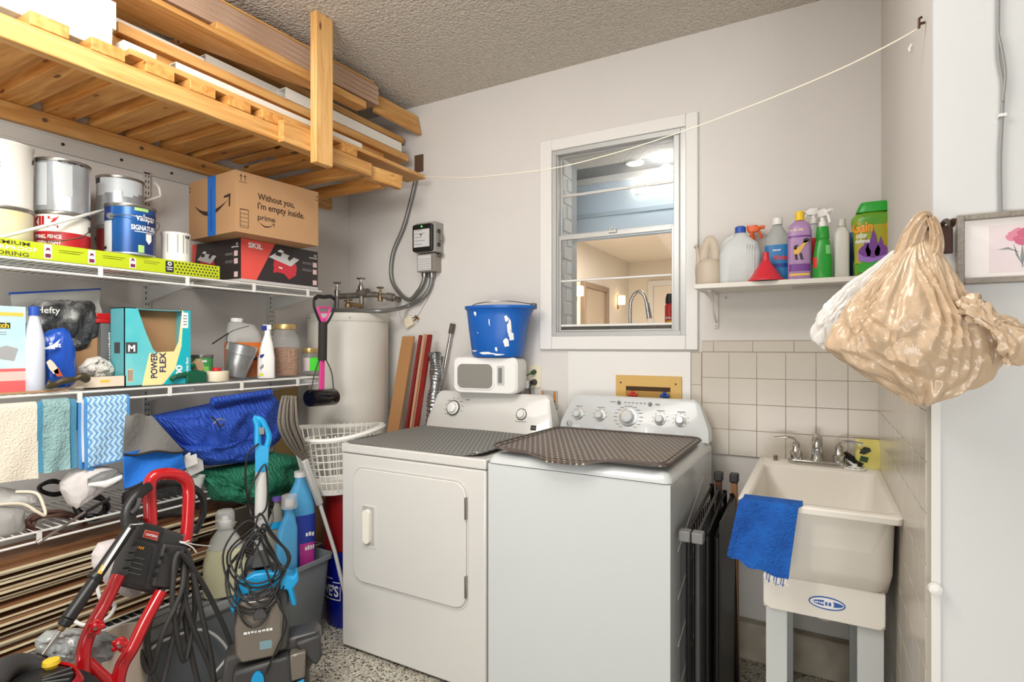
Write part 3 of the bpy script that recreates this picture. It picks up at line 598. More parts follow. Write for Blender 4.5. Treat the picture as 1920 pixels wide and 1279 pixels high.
rg_ = random.Random(3); 
def splash(b, x, z, w, h, n=9, y0=None):
    pts = []
    for i in range(n):
        a = 2*PI*i/n; k = .6+.7*rg_.random(); pts.append((x+w*k*math.cos(a), z+h*k*math.sin(a)))
    vs_ = []
    for (px_, pz_) in [(x, z)]+pts:
        rx = .134+(pz_-.01)*.12; ry = .106+(pz_-.01)*.115; px_ = max(-rx*.98, min(rx*.98, px_)); vs_.append((px_, -ry*(1-abs(px_/rx)**2.3)**(1/2.3)-.0012, pz_))
    b.add(vs_, [(0, i+1, (i+1) % n+1) for i in range(n)], INKW)
for (x, z, w, h) in ((-.07, .215, .01, .012), (.01, .17, .003, .018), (.105, .14, .009, .05), (.088, .07, .012, .02), (.095, .19, .008, .02), (.04, .04, .006, .01), (-.01, .018, .04, .006), (.05, .012, .03, .005), (.11, .1, .012, .02), (-.06, .12, .003, .004), (-.09, .03, .02, .004)): splash(b, x, z, w, h)
bo = b.build('bucket_body', t, ang=50)
b = MB(); b.tube(spline([(-.16, -.0, .245), (-.05, -.148, .262), (.1, -.14, .272), (.2, -.01, .262)], 8), .0025, STEEL, 6); b.build('bail_handle', t)
MB().box(.185, .208, -.02, .02, .238, .268, mat('wire_grey', (110, 110, 108), .4, .4)).build('handle_lug', t, bev=.004)

# outlets, plugs, washer supply box
q = W(1003, 706, YB); t = thing('wall_outlet', 'ivory wall outlet crowded with plugs to the right of the radio', 'outlet', (q.x, YB, q.z-.06)); MB().box(-.036, .036, -.006, 0, 0, .118, CREAM).build('cover_plate', t, bev=.003)
b = MB(); b.cyl((-.0, -.006, .03), (-.0, -.04, .03), .017, .012, BLACK); b.tube(spline([(0, -.035, .03), (0, -.06, 0), (.005, -.06, -.07), (-.01, -.05, -.14)], 5), .005, BLACK); b.build('black_plug', t)
b = MB(); b.box(-.05, -.014, -.05, -.006, -.0, .04, PWHITE); b.tube(spline([(-.03, -.04, .01), (-.05, -.07, -.05), (-.03, -.05, -.14)], 5), .004, PWHITE); b.build('white_plug', t, bev=.002)
b = MB(); b.cyl((0, -.006, .085), (0, -.03, .08), .013, .011, mat('dark_green', (42, 74, 44), .5)); b.tube(spline([(0, -.03, .08), (-.03, -.05, .06), (-.045, -.05, .02), (-.06, -.04, -.05)], 5), .003, MATS['dark_green']); b.build('green_plug', t)
q = W(1031, 750, YB); t = thing('wall_outlet', 'grey dryer outlet plate with orange stripes between the two machines', 'outlet', (q.x, YB, q.z-.04)); b = MB(); b.box(-.045, .045, -.012, 0, 0, .09, mat('grey_plate', (186, 184, 180), .4)); b.box(-.04, -.03, -.0135, -.012, .02, .085, mat('orange_print', (196, 128, 60), .5)); b.box(.025, .04, -.0135, -.012, .01, .085, MATS['orange_print']); b.box(.03, .036, -.0145, -.013, .03, .04, INK); b.build('cover_plate', t, bev=.001)
a_, z_ = W(1157, 703, YB), W(1279, 752, YB); YEL = mat('aged_yellow_plastic', (206, 168, 96), .5)
t = thing('washer_supply_box', 'yellowed plastic washer supply box in the wall behind the washer', 'supply box', ((a_.x+z_.x)/2, YB-.006, a_.z-.19)); w = (z_.x-a_.x)/2
b = MB(); frame4(b, -w, w, 0, .19, -.012, .004, .05, .05, .052, .04, YEL); b.box(-w+.04, w-.04, -.006, .004, .03, .15, mat('deep_yellow_plastic', (176, 136, 66), .6)); b.box(-w+.05, w-.05, -.008, -.006, .118, .14, mat('dark_slot', (66, 44, 20), .8)); b.build('box_frame', t, bev=.003)
for x in (-w+.025, w-.025): MB().cyl((x, -.013, .155), (x, -.015, .155), .004, mt=INK, n=8).build('screw', t)
for x, m_, l_ in ((-.065, mat('red_valve', (196, 60, 50), .4), 'red valve handle'), (.085, mat('blue_valve', (30, 70, 150), .4), 'blue valve handle')):
    b = MB(); b.cyl((x, -.01, .06), (x, -.03, .09), .01, mt=BRASS, n=10); b.cyl((x-.02, -.035, .1), (x+.02, -.035, .1), .008, mt=m_, n=10); b.cyl((x, -.02, .09), (x, -.04, .115), .012, .009, m_, 10); tag(b.build('valve', t), l_)

# ------------------------------------------------------------------ shelf on the back wall and its bottles
SH = mat('shelf_white', (218, 214, 206), .5); ZS = 1.603
t = thing('wall_shelf', 'white wall shelf above the tub sink holding cleaning bottles', 'shelf', (-.12, 2.49, 1.583))
MB().box(-.33, .333, -.13, .129, 0, .0195, SH).build('board', t, bev=.002)
br = MB(); br.box(-.29, -.272, .118, .128, -.155, -.0, SH); br.box(-.29, -.272, -.06, .12, -.008, -.0, SH)
br.tube(spline([(-.281, -.04, -.008), (-.281, .02, -.035), (-.281, .06, -.09), (-.281, .118, -.13)], 6), .005, SH, 8); br.build('bracket', t, bev=.001)
MB().cyl((-.281, .118, -.145), (-.281, .114, -.145), .005, mt=STEEL, n=8).build('screw', t); MB().cyl((-.24, .128, -.02), (-.24, .122, -.02), .005, mt=STEEL, n=8).build('screw', t)
MB().box(.03, .2, -.05, -.0, -.006, -.0005, mat('warning_strip', (180, 176, 170), .5)).build('printed_strip', t)
def sx(px, Y): return onY(px, 500, Y).x
def bottle(name, lab, cat, px0, px1, pytop, Y, secs, mt, cap=None, capm=None, rz=0, z=None, ry=None, group=None, lb=None):
    P0 = max(q[2] if len(q) > 2 else 2.4 for q in secs)
    x0, x1 = sx(px0, Y), sx(px1, Y); h = onY((px0+px1)/2, pytop, Y).z-(ZS if z is None else z); w = (x1-x0)/2
    t = thing(name, lab, cat, ((x0+x1)/2, Y, ZS if z is None else z), rz=rz, group=group)
    k = ry or .75
    b = MB(); b.p = P0; b.sup([(q[0]*h, q[1]*w, q[1]*w*k, q[2] if len(q) > 2 else 2.4)+tuple(q[3:]) for q in secs], mt); body = b
    if lb: lb(b, w, w*k, h)
    b.build('bottle', t, ang=50)
    if cap:
        b = MB(); b.lathe([(r*w, zz*h) for r, zz in cap], mt=capm, n=24); b.build('cap', t, ang=40)
    return t, w, w*k, h
YI = 2.47
# watering can
x0, x1 = sx(1304, YI), sx(1356, YI); w = (x1-x0)/2; t = thing('watering_can', 'beige plastic watering can at the left end of the shelf', 'watering can', ((x0+x1)/2, YI, ZS)); BG = mat('beige_plastic', (190, 176, 158), .5)
b = MB(); b.lathe([(w*.93, 0), (w*.98, .01), (w*1.0, .05), (w*.92, .09), (w*.7, .11), (w*.62, .112)], mt=BG, n=28, e=.85); b.build('body', t, ang=60)
b = MB(); b.tube(spline([(-w*.75, 0, .03), (-w*.85, 0, .07), (-w*.8, 0, .12), (-w*.9, 0, .17)], 6), lambda k: .013-.007*k, BG, 10); b.cyl((-w*.9, 0, .17), (-w*1.0, -.004, .176), .009, mt=BG, n=12); b.build('spout', t)
b = MB(); b.tube(spline([(-w*.45, 0, .105), (-w*.3, 0, .16), (w*.0, 0, .195), (w*.3, 0, .18), (w*.5, 0, .105)], 6), .012, BG, 10, flat=1.6); b.build('handle', t)
MILK = mat('milky_plastic', (222, 226, 226), .3, trans=.25, ior=1.2); CLEAR = mat('clear_bottle_plastic', (206, 210, 208), .12, trans=.55, ior=1.15)
t, w, ry, h = bottle('plastic_jug', 'translucent white jug with blue cap beside the beige watering can', 'jug', 1350, 1428, 433, YI, [(0, .9), (.02, .98, 4), (.55, 1, 4), (.75, .85, 3), (.9, .35, 2), (.96, .25, 2)], MILK, [(.25, .96), (.27, .96), (.27, 1.06), (.2, 1.08), (.001, 1.08)], mat('blue_cap', (40, 80, 170), .4))
b = MB(); b.tube(spline([(-w*.3, 0, h*.9), (-w*.72, 0, h*.8), (-w*.85, 0, h*.6), (-w*.7, 0, h*.5)], 6), .011, MILK, 10); b.build('handle', t)
b = MB(); [b.box(w*.35+.009*i, w*.35+.003+.009*i, -ry*1.01, -ry*.9, h*.2, h*.7, MILK) for i in range(4)]; b.build('ribs', t)
def trigger(t, x, z, s, mt, ax=1, mt2=None, ang=0):
    b = MB(TR(x, 0, z) @ RZ(ang)); b.lathe([(.013*s, 0), (.013*s, .018*s), (.008*s, .022*s), (.008*s, .04*s)], mt=mt2 or mt, n=16)
    b.sup([(.036*s, .02*s, .011*s, 3, ax*.004*s, 0), (.05*s, .028*s, .012*s, 3, ax*.008*s, 0), (.062*s, .02*s, .01*s, 3, ax*.0, 0)], mt, 16)
    b.cyl((ax*.03*s, 0, .052*s), (ax*.048*s, 0, .052*s), .007*s, mt=mt, n=10); b.tube(spline([(ax*.02*s, 0, .045*s), (ax*.03*s, 0, .03*s), (ax*.036*s, 0, .008*s)], 4), .005*s, mt, 8); b.build('trigger_head', t, ang=45)
t, w, ry, h = bottle('spray_bottle', 'clear spray bottle with orange trigger behind the translucent jug', 'spray bottle', 1392, 1428, 452, 2.57, [(0, .9), (.02, 1), (.6, 1), (.85, .5), (1, .35)], CLEAR); trigger(t, 0, h, 1.05, mat('orange_trigger', (226, 96, 36), .4))
t, w, ry, h = bottle('glass_cleaner_refill', 'clear bottle with blue window cleaner label and white cap', 'bottle', 1432, 1484, 415, 2.5, [(0, .92), (.02, 1, 3), (.5, 1, 3), (.72, .88, 2.6), (.88, .45, 2), (.93, .32, 2), (.97, .32, 2)], CLEAR, [(.36, .94), (.38, .94), (.38, 1.04), (.33, 1.05), (.001, 1.05)], PWHITE,
    lb=lambda b, w, r, h: (b.wpatch(w, r, h*.06, h*.6, -.9, 1.1, mat('cleaner_blue', (38, 120, 178), .4), h=.001), b.wpatch(w, r, h*.24, h*.3, -.6, .9, mat('deep_blue_print', (24, 60, 140), .4), h=.0015), b.wtext('Windex', .026, w, r, h*.36, .15, mat('red_print', (216, 50, 44), .5), .03, wid=.056, h=.002), b.wtext('~Original', .01, w, r, h*.5, 0, INKW, wid=.03, h=.002)))
q0, q1 = onY(1402, 524, 2.39), onY(1470, 524, 2.39); wf_ = (q1.x-q0.x)/2; RP = mat('red_funnel_plastic', (206, 44, 58), .35)
b = MB(TR((q0.x+q1.x)/2, 2.4, ZS)); b.lathe([(wf_, 0), (wf_, .006), (wf_*.9, .012), (wf_*.25, .078), (wf_*.19, .085), (wf_*.16, .115), (wf_*.12, .115), (wf_*.17, .08), (wf_*.84, .01), (wf_*.95, 0)], mt=RP, n=32)
solo(b, 'funnel', 'red plastic funnel standing upside down at the shelf edge', 'funnel')
PUR = mat('lavender_label', (170, 134, 178), .35); PURD = mat('purple_print', (112, 58, 140), .4)
def zod(b, w, r, h):
    b.wpatch(w, r, h*.7, h*.9, -1.2, 1.2, PURD, h=.0008, rx1=w*.82, ry1=r*.8); b.wpatch(w, r, h*.14, h*.26, -.9, .9, PURD, h=.0008); b.wpatch(w, r, h*.07, h*.1, -.9, .9, mat('yellow_print', (232, 196, 48), .5), h=.0008)
    b.wtext('ZODIUNIL'[3:], .03, w*.92, r*.9, h*.745, -.1, mat('cream_print', (246, 226, 160), .5), .03, wid=.055, h=.002)
    yb = -r-.0015         # dog emblem
    for pts, m_ in (([(-.02, .5), (.002, .55), (.012, .6), (.02, .64), (.03, .63), (.03, .6), (.02, .58), (.014, .52), (.0, .43), (-.01, .4), (-.018, .42)], mat('gold_print', (222, 176, 84), .5)), ([(.012, .6), (.014, .66), (.026, .68), (.036, .65), (.032, .625), (.024, .6)], INK), ([(-.02, .5), (-.018, .56), (-.005, .58), (-.01, .5)], INK), ([(-.016, .42), (-.014, .33), (-.004, .33), (-.006, .35), (-.008, .42)], INK), ([(.0, .43), (.004, .33), (.016, .33), (.012, .35), (.008, .44)], INK)):
        b.prism([(x_, z_*h) for x_, z_ in pts], (0, yb, 0), X_, Z_, .0006, m_)
t, w, ry, h = bottle('pet_shampoo', 'tall purple pet shampoo bottle with yellow cap and dog picture', 'bottle', 1477, 1522, 413, 2.42, [(0, .93), (.01, 1, 3), (.8, 1, 3), (.92, .85, 2.6), (.98, .45, 2), (1, .35, 2)], PUR, [(.36, .99), (.4, .99), (.4, 1.12), (.36, 1.14), (.001, 1.14)], mat('yellow_cap', (240, 200, 40), .4), ry=.6, lb=zod)
t, w, ry, h = bottle('spray_bottle', 'pale spray bottle with red label half hidden behind the purple shampoo', 'spray bottle', 1512, 1540, 420, 2.55, [(0, .9), (.02, 1), (.6, 1), (.85, .6), (1, .4)], MILK, lb=lambda b, w, r, h: b.wpatch(w, r, h*.3, h*.75, -1, 1, mat('red_print', (216, 50, 44), .5))); trigger(t, 0, h, 1.0, PWHITE, ax=-1)
GRN = mat('green_spray_plastic', (32, 150, 44), .3)
t, w, ry, h = bottle('spray_bottle', 'bright green spray bottle with white trigger on the shelf', 'spray bottle', 1524, 1561, 424, 2.4, [(0, .95), (.02, 1, 3), (.35, 1, 3), (.7, .72, 2.6), (.74, .6, 2.6), (.76, .72, 2.6), (.98, .6, 2.4), (1, .3, 2)], GRN, lb=lambda b, w, r, h: (b.wpatch(w, r, h*.2, h*.4, -1.1, -.45, mat('red_print', (216, 50, 44), .5)), b.wpatch(w*.97, r*.97, h*.45, h*.62, .2, .9, mat('pale_green_print', (120, 200, 120), .5), rx1=w*.85, ry1=r*.85))); trigger(t, 0, h-.004, 1.05, PWHITE, ax=1, ang=-.9)
t, w, ry, h = bottle('white_bottle', 'plain white plastic bottle between green sprayer and scent booster', 'bottle', 1563, 1593, 425, 2.42, [(0, .93), (.01, 1, 3), (.86, 1, 3), (.94, .75, 2.4), (1, .5, 2)], mat('off_white_bottle', (206, 204, 196), .4), [(.55, 1), (.57, 1), (.52, 1.14), (.001, 1.15)], mat('off_white_bottle', (206, 204, 196), .4))
bottle('blue_bottle', 'dark blue bottle mostly hidden behind the green scent booster', 'bottle', 1588, 1610, 436, 2.53, [(0, .95), (.02, 1), (.8, 1), (1, .5)], mat('dark_blue_bottle', (34, 76, 140), .4))
def gain(b, w, r, h):
    b.wpatch(w*1.0, r, h*.2, h*.84, -.95, 1.05, mat('booster_yellow_green', (150, 158, 34), .35, rgb2=(196, 150, 30), vscale=9), h=.0012, rx1=w*1.0, ry1=r*1.0)
    b.prism(ovl(.046, .034), (0, -r-.0016, h*.36), X_, Z_, .0006, PURD)
    for dx, dz, s_ in ((0, .3, 1), (-.022, .3, .7), (.022, .28, .75)):
        b.prism([(dx+x_*s_, h*(dz+z_*s_)) for x_, z_ in ((-.018, 0), (.018, 0), (.022, .1), (.012, .2), (.01, .3), (0, .42), (-.008, .26), (-.018, .18), (-.024, .1))], (0, -r-.002, 0), X_, Z_, .0006, PURD)
    b.prism([(x_, h*z_) for x_, z_ in ((-.045, .24), (-.01, .2), (.03, .24), (.046, .32), (.03, .3), (0, .27), (-.03, .3), (-.046, .36))], (0, -r-.0026, 0), X_, Z_, .0006, mat('violet_print', (150, 110, 190), .4))
    b.prism([(x_, h*z_) for x_, z_ in ((-.05, .06), (.05, .06), (.052, .2), (.02, .24), (-.02, .24), (-.05, .18))], (0, -r-.001, 0), X_, Z_, .0006, mat('booster_green', (60, 160, 50), .35))
    b.wtext('Gain', .052, w, r, h*.68, -.35, mat('orange_logo', (240, 150, 30), .4), .03, wid=.062, h=.0035); b.wtext('G', .052, w, r, h*.68, .92, mat('orange_logo', (240, 150, 30), .4), .03, h=.003)
    b.wtext('odor', .026, w, r, h*.59, -.4, INKW, .02, wid=.034, h=.0035); b.wtext('defense', .022, w, r, h*.51, -.35, INKW, .02, wid=.044, h=.0035)
t, w, ry, h = bottle('scent_booster', 'large green and purple scent booster bottle at the right shelf end', 'bottle', 1598, 1674, 398, 2.43, [(0, .88, 3), (.02, .93, 3), (.2, .96, 3), (.3, .9, 3), (.7, .98, 3), (.85, 1.08, 3), (.92, 1.05, 2.8), (.98, .8, 2.6), (1, .7, 2.6)], mat('booster_bottle', (84, 150, 40), .3, rgb2=(150, 170, 60), vscale=7), ry=.62, lb=gain)
b = MB(); b.sup([(h*.985, w*.82, ry*.95, 4), (h*1.0, w*.84, ry*.95, 4), (h*1.12, w*.72, ry*.8, 4, .004, 0), (h*1.14, w*.66, ry*.75, 4, .004, 0)], mat('green_cap', (40, 160, 50), .35)); b.build('cap', t, ang=50)

# ------------------------------------------------------------------ tub sink
SINK = mat('tub_plastic', (232, 227, 217), .4, coat=.15, var=.02, vscale=2)
s = thing('tub_sink', 'cream plastic laundry tub sink on grey legs in the tiled corner', 'sink', (-.008, 2.22, 0))
def rr(x0, x1, y0, y1, r, z): return [Vector((x, y, z)) for x, y in rrect(x0, x1, y0, y1, r, 5)]
b = MB(); zz = .872
b.loft([rr(-.155, .175, -.20, .28, .05, .585), rr(-.175, .195, -.235, .33, .06, .60), rr(-.187, .2, -.285, .345, .05, .67), rr(-.19, .203, -.3, .35, .04, .835), rr(-.195, .204, -.305, .355, .035, .845), rr(-.212, .214, -.355, .385, .02, .848), rr(-.215, .216, -.358, .388, .02, .868), rr(-.21, .212, -.35, .386, .02, .872), rr(-.19, .196, -.325, .26, .03, .872), rr(-.182, .19, -.315, .25, .03, .865), rr(-.17, .178, -.28, .22, .05, .68), rr(-.14, .15, -.2, .18, .05, .62), rr(-.01, .01, -.01, .01, .005, .615)], SINK)
b.build('basin', s, bev=.003, ang=40)
b = MB(); b.loft([rr(-.148, .18, -.245, .29, .012, .602), rr(-.15, .182, -.248, .292, .012, .53), rr(-.15, .182, -.248, .292, .012, .51)], SINK, cap0=False, cap1=False)
b = MB(); b.prism([(-.15, .61), (-.15, .515), (-.13, .5), (-.06, .5), (.11, .5), (.17, .5), (.182, .515), (.182, .61)][::-1], (0, -.232, 0), X_, Z_, .014, SINK); b.box(-.15, -.138, -.235, .29, .5, .61, SINK); b.box(.17, .182, -.235, .29, .5, .61, SINK); b.box(-.14, .17, .28, .29, .5, .61, SINK); sk = b.build('apron', s, bev=.003)
LEG = mat('grey_leg_metal', (196, 200, 198), .45)
for x, w in ((-.112, .062), (.145, .068)):
    for y, m_ in ((-.225, LEG), (.27, LEG)):
        b = MB(); b.box(x-w/2, x+w/2, y-.004, y+.004, 0, .56, LEG); sgn = 1 if x > 0 else -1; e = x+sgn*w/2; b.box(min(e, e-sgn*.004), max(e, e-sgn*.004), y-.004 if y > 0 else y, y+.05 if y < 0 else y, 0, .56, LEG); b.build('leg', s, bev=.001)
BL = mat('blue_logo', (40, 90, 170), .5); b = MB()
o_ = Vector((.03, -.2465, .552)); b.prism(ovl(.05, .02), o_, X_, Z_, .0008, BL); b.prism(ovl(.046, .016), o_+Vector((0, -.0005, 0)), X_, Z_, .0008, INKW); b.prism(ovl(.042, .009), o_+Vector((.002, -.001, 0)), X_, Z_, .0008, BL); b.prism(ovl(.014, .015), o_+Vector((.005, -.0016, 0)), X_, Z_, .0008, INKW); b.text('~CR', .016, o_+Vector((.005, -.0024, -.006)), mt=BL, bold=.02); b.text('~MUSTEE', .009, o_+Vector((-.022, -.002, -.003)), mt=INKW, wid=.034, bold=.02); b.build('oval_logo', sk)
b = MB(); b.tube(spline([(0, -.02, .6), (0, -.02, .5), (.0, -.02, .44), (.03, -.0, .41), (.06, .02, .44), (.06, .05, .47), (.06, .3, .47), (.06, .397, .47)], 6), .02, PWHITE, 16); b.lathe([(.03, .56), (.03, .6)], (0, -.02, 0), PWHITE, 16); b.build('drain_trap', s, ang=60)
# faucet
fx = onZ(1532, 876, .872); t = thing('sink_faucet', 'chrome two-handle faucet on the back ledge of the tub sink', 'faucet', (fx.x, 2.535, .8725), rz=0)
b = MB(); b.prism(rrect(-.105, .105, -.028, .028, .027), (0, 0, 0), X_, Y_, .02, CHROME); b.build('deck_plate', t, bev=.006, seg=3)
b = MB(); b.lathe([(.026, .018), (.022, .03), (.018, .07), (.02, .095), (.016, .115), (.008, .125), (.001, .127)], mt=CHROME, n=24); b.tube(spline([(0, 0, .1), (0, -.03, .118), (0, -.07, .105), (0, -.085, .08)], 5), .013, CHROME, 14); b.build('spout', t)
for s_ in (-1, 1):
    b = MB(); b.lathe([(.023, .018), (.02, .028), (.024, .045), (.016, .055), (.012, .07), (.015, .078), (.006, .09)], (s_*.075, 0, 0), CHROME, 20); b.tube(spline([(s_*.075, 0, .08), (s_*.085, -.005, .1), (s_*.11, -.012, .105), (s_*.155, -.02, .1)], 6), lambda k: .008-.003*k, CHROME, 10, flat=.7); b.build('handle', t)
q = onZ(1452, 868, .8725); solo(MB(TR(q.x, 2.56, .8725)).box(-.008, .008, -.008, .01, 0, .02, STEEL).cyl((0, -.01, .012), (0, -.02, .012), .006, mt=BRASS, n=8), 'small_clip', 'small metal clip on the sink ledge left of the faucet', 'clip', bev=.001)
q = onZ(1605, 886, .8725); b = MB(TR(q.x, 2.515, .8725)); b.lathe([(.035, .0), (.038, .003), (.036, .006), (.02, .008), (.008, .012), (.008, .02), (.001, .02)], mt=PWHITE, n=24)
for i in range(8): b.cyl((.026*math.cos(i*PI/4), .026*math.sin(i*PI/4), .0062), (.026*math.cos(i*PI/4), .026*math.sin(i*PI/4), .0078), .004, mt=DGREY, n=6)
solo(b, 'sink_strainer', 'round white sink strainer lying right of the faucet', 'strainer')
q = onZ(1590, 872, .8725); t = thing('scrub_brush', 'small black bristled brush leaning by the faucet', 'brush', (q.x+.005, 2.565, .8745), R=RZ(-.6) @ RY(.45)); b = MB(); b.box(-.04, .04, -.012, .012, .012, .022, PWHITE); b.build('back', t, bev=.003); b = MB()
for i in range(9):
    for j in range(3): b.cyl((-.036+.009*i, -.008+.008*j, .022), (-.036+.009*i, -.008+.008*j, .04), .0035, mt=BLACK, n=6)
o = b.build('bristles', t); o['kind'] = 'stuff'
YSP = mat('yellow_wrapper', (200, 188, 84), .3, rgb2=(226, 218, 140), vscale=14, bump=.5, bscale=25); q = onY(1629, 870, 2.57)
b = MB(TR(q.x+.002, 2.562, .8727)); b.loft([[Vector((x*k+.003*math.sin(z*90), y*k2, z)) for x, y in rrect(-.048, .048, -.022, .022, .014)] for z, k, k2 in ((0, .9, .9), (.01, 1, 1), (.05, .97, 1.05), (.085, 1, .8), (.1, 1.02, .2), (.112, 1.0, .06))], YSP)
b.prism([(-.036, .06), (-.02, .085), (.0, .082), (.002, .07), (-.02, .055)], (0, -.0235, 0), X_, Z_, .001, INK); b.prism([(-.035, .03), (-.01, .025), (-.005, .045), (-.03, .05)], (0, -.024, 0), X_, Z_, .001, mat('dark_green', (42, 74, 44), .5)); b.text('~FREE', .012, (-.018, -.0245, .068), mt=MATS['dark_green'], bold=.02)
solo(b, 'sponge_pack', 'yellow wrapped sponge pack in the tiled corner of the sink', 'sponge pack')
# blue rag over the sink's front rim
RAG = mat('blue_rag', (20, 96, 184), .9, bump=.8, bscale=120, rgb2=(14, 74, 156), vscale=18)
def rag(u, v):
    x = -.217+.165*u; k = v
    if k < .16: p_ = Vector((x+.01, 1.862+.05*(1-k/.16), .8735+.002)); return p_
    s_ = (k-.16)/.84; x += -.035*s_+.012*s_*math.sin(3+u*4); z = .872-(.178+.045*u+.004*math.sin(u*17))*s_; y = 1.853-.006*math.sin(u*9+s_*3)-.012*s_
    return (x, y, z)
b = MB(); b.sheet(rag, 26, 34, .0025, RAG); 
for i in range(10): q = rag(.7+.03*i, 1); b.tube([q, (q[0]-.003, q[1]-.002, q[2]-.012-.006*(i % 3)), (q[0]+.006*(i % 2), q[1]-.003, q[2]-.018)], .0012, RAG if i % 3 else INKW, 5)
solo(b, 'cleaning_rag', 'frayed blue rag draped over the front rim of the sink', 'rag', ang=60)
# folded black pen panels between washer and sink
t = thing('folded_pet_gate', 'folded black metal pet gate with wooden posts between washer and sink', 'pet gate', (-.32, 2.05, 0)); RBR = mat('red_brown_wood', (96, 48, 30), .5, var=.2); BMET = mat('black_metal', (24, 24, 25), .35, .5)
for i, (x, m_) in enumerate(((-.052, BMET), (-.028, DGREY), (-.004, BMET), (.022, BMET))):
    b = MB(); zt = .80-.01*i; y0, y1 = -.19+.03*i, .27
    b.cyl((x, y0, .005), (x, y0, zt-.06), .008, mt=m_, n=10); b.cyl((x+.02, y1, .005), (x+.0, y1, zt), .008, mt=m_, n=10); b.cyl((x, y0, zt-.06), (x, y1, zt-.01), .006, mt=m_, n=8); b.cyl((x, y0, .04), (x+.018, y1, .04), .006, mt=m_, n=8)
    b.build('panel_frame', t)
    b = MB()
    for k in range(11): yy = y0+.02+(y1-y0-.04)*k/10; b.cyl((x, yy, .04), (x, yy, zt-.05), .0025, mt=m_, n=6)
    b.build('panel_bars', t)
for x in (-.03, .028):
    b = MB(); b.beam((x+.008, .295, .0), (x, .295, .81), .022, .03, RBR if x < 0 else mat('tan_wood', (150, 104, 62), .5), up=Y_); b.build('post', t, bev=.003)
    MB().box(x-.016, x+.016, .275, .315, .81, .845, BLACK).build('post_cap', t, bev=.004)
for x in (-.06, -.02): MB().box(x-.018, x+.018, -.215, -.175, .715, .75, MGREY).build('clamp', t, bev=.004)
b = MB(); b.box(.03, .036, -.1, .27, .03, .76, BMET); b.build('rear_panel', t)
solo(MB().lathe([(.012, 0), (.014, .004), (.012, .012), (.004, .016)], (XR+.002, YS-.0205, .83), PWHITE, 16, R=RX(PI/2)), 'wall_bumper', 'small white round bumper low on the wall corner', 'bumper')

# ------------------------------------------------------------------ bags, hook, picture, cable, clothesline
t = thing('wall_hook', 'dark bronze hook on the wall corner under the bag handles', 'hook', (XR+.012, YS-.0205, 1.575)); HK = mat('dark_bronze', (66, 42, 30), .4, .5)
MB().box(-.02, .02, -.006, 0, -.03, .03, HK).build('hook_plate', t, bev=.002); b = MB(); b.tube(spline([(0, 0, .03), (0, -.06, .03), (0, -.115, .01), (0, -.13, .018)], 6), .005, HK, 8); b.tube(spline([(-.02, -.004, .02), (-.03, -.04, .02), (-.035, -.09, .012), (-.035, -.11, .02)], 6), .005, HK, 8); b.build('hook_arm', t)
BAG = mat('tan_bag_plastic', (204, 178, 148), .28, coat=.35, bump=.25, bscale=30); BAGW = mat('white_bag_plastic', (226, 224, 220), .3, coat=.3, bump=.3, bscale=14, sss=.1)
def bag(sil, yc, dep, mt, amp, seed, n=150, m=80, foldn=17):
    b = MB(); rings = []
    def it(y, k):
        for a_, c_ in zip(sil, sil[1:]):
            if a_[0] <= y <= c_[0]: f = (y-a_[0])/(c_[0]-a_[0]); return a_[k]+(c_[k]-a_[k])*f
        return sil[-1][k]
    y0, y1 = sil[0][0], sil[-1][0]
    for j in range(m+1):
        v = j/m; py = y0+(y1-y0)*v; L_ = onY(it(py, 1), py, yc); R_ = onY(it(py, 2), py, yc); a = (R_.x-L_.x)/2; cx = (R_.x+L_.x)/2; dd = max(.006, dep*min(1, (1.06-v)**.5*1.5)*math.sin(min(1, v*1.25)*PI/2)); rg = []
        for i in range(n):
            th = 2*PI*i/n; c_, s_ = math.cos(th), math.sin(th)
            fold = abs(((th*foldn/(2*PI)+noise.noise(Vector((c_*1.5, s_*1.5, v*2+seed)))*3.2) % 1)-.5)*2-.5
            g = math.exp(-((v-.38)/.36)**2)
            nn = noise.fractal(Vector((c_*2.6, s_*2.6+seed, v*5)), .8, 2.1, 4); rdg = abs(noise.noise(Vector((c_*4+seed, s_*4, v*9))))
            vo = noise.voronoi(Vector((c_*2.3+seed, s_*2.3, v*6.5)))[0]; vo2 = noise.voronoi(Vector((c_*5+seed, s_*5, v*11)))[0]; w_ = min(1, max(0, (v-.3)*2.2))
            fold2 = abs(((th*foldn*2.1/(2*PI)+noise.noise(Vector((c_*2.5, s_*2.5, v*1.2+seed)))*4) % 1)-.5)*2-.5
            k = 1+amp*fold*g*.9+amp*.35*fold2*g+amp*.35*nn*min(1, v*2)+amp*(1.1-1.5*(vo[1]-vo[0])*1.6)*w_*-.55+amp*.5*(vo2[0]-.4)*w_
            k2 = 1+(k-1)*.25 if abs(c_) > .9 else k
            rg.append(Vector((cx+a*c_*(1+(k-1)*.3), yc+dd*s_*k, L_.z+.012*nn*v+(.012*(vo[0]-.4)*w_))))
        rings.append(rg)
    b.loft(rings, mt); return b
sil = [(436, 1712, 1742), (450, 1698, 1752), (474, 1678, 1764), (496, 1655, 1775), (530, 1626, 1797), (560, 1600, 1815), (611, 1562, 1862), (640, 1550, 1876), (655, 1547, 1883), (680, 1572, 1882), (700, 1610, 1862), (721, 1648, 1830), (743, 1688, 1782), (756, 1712, 1745)]
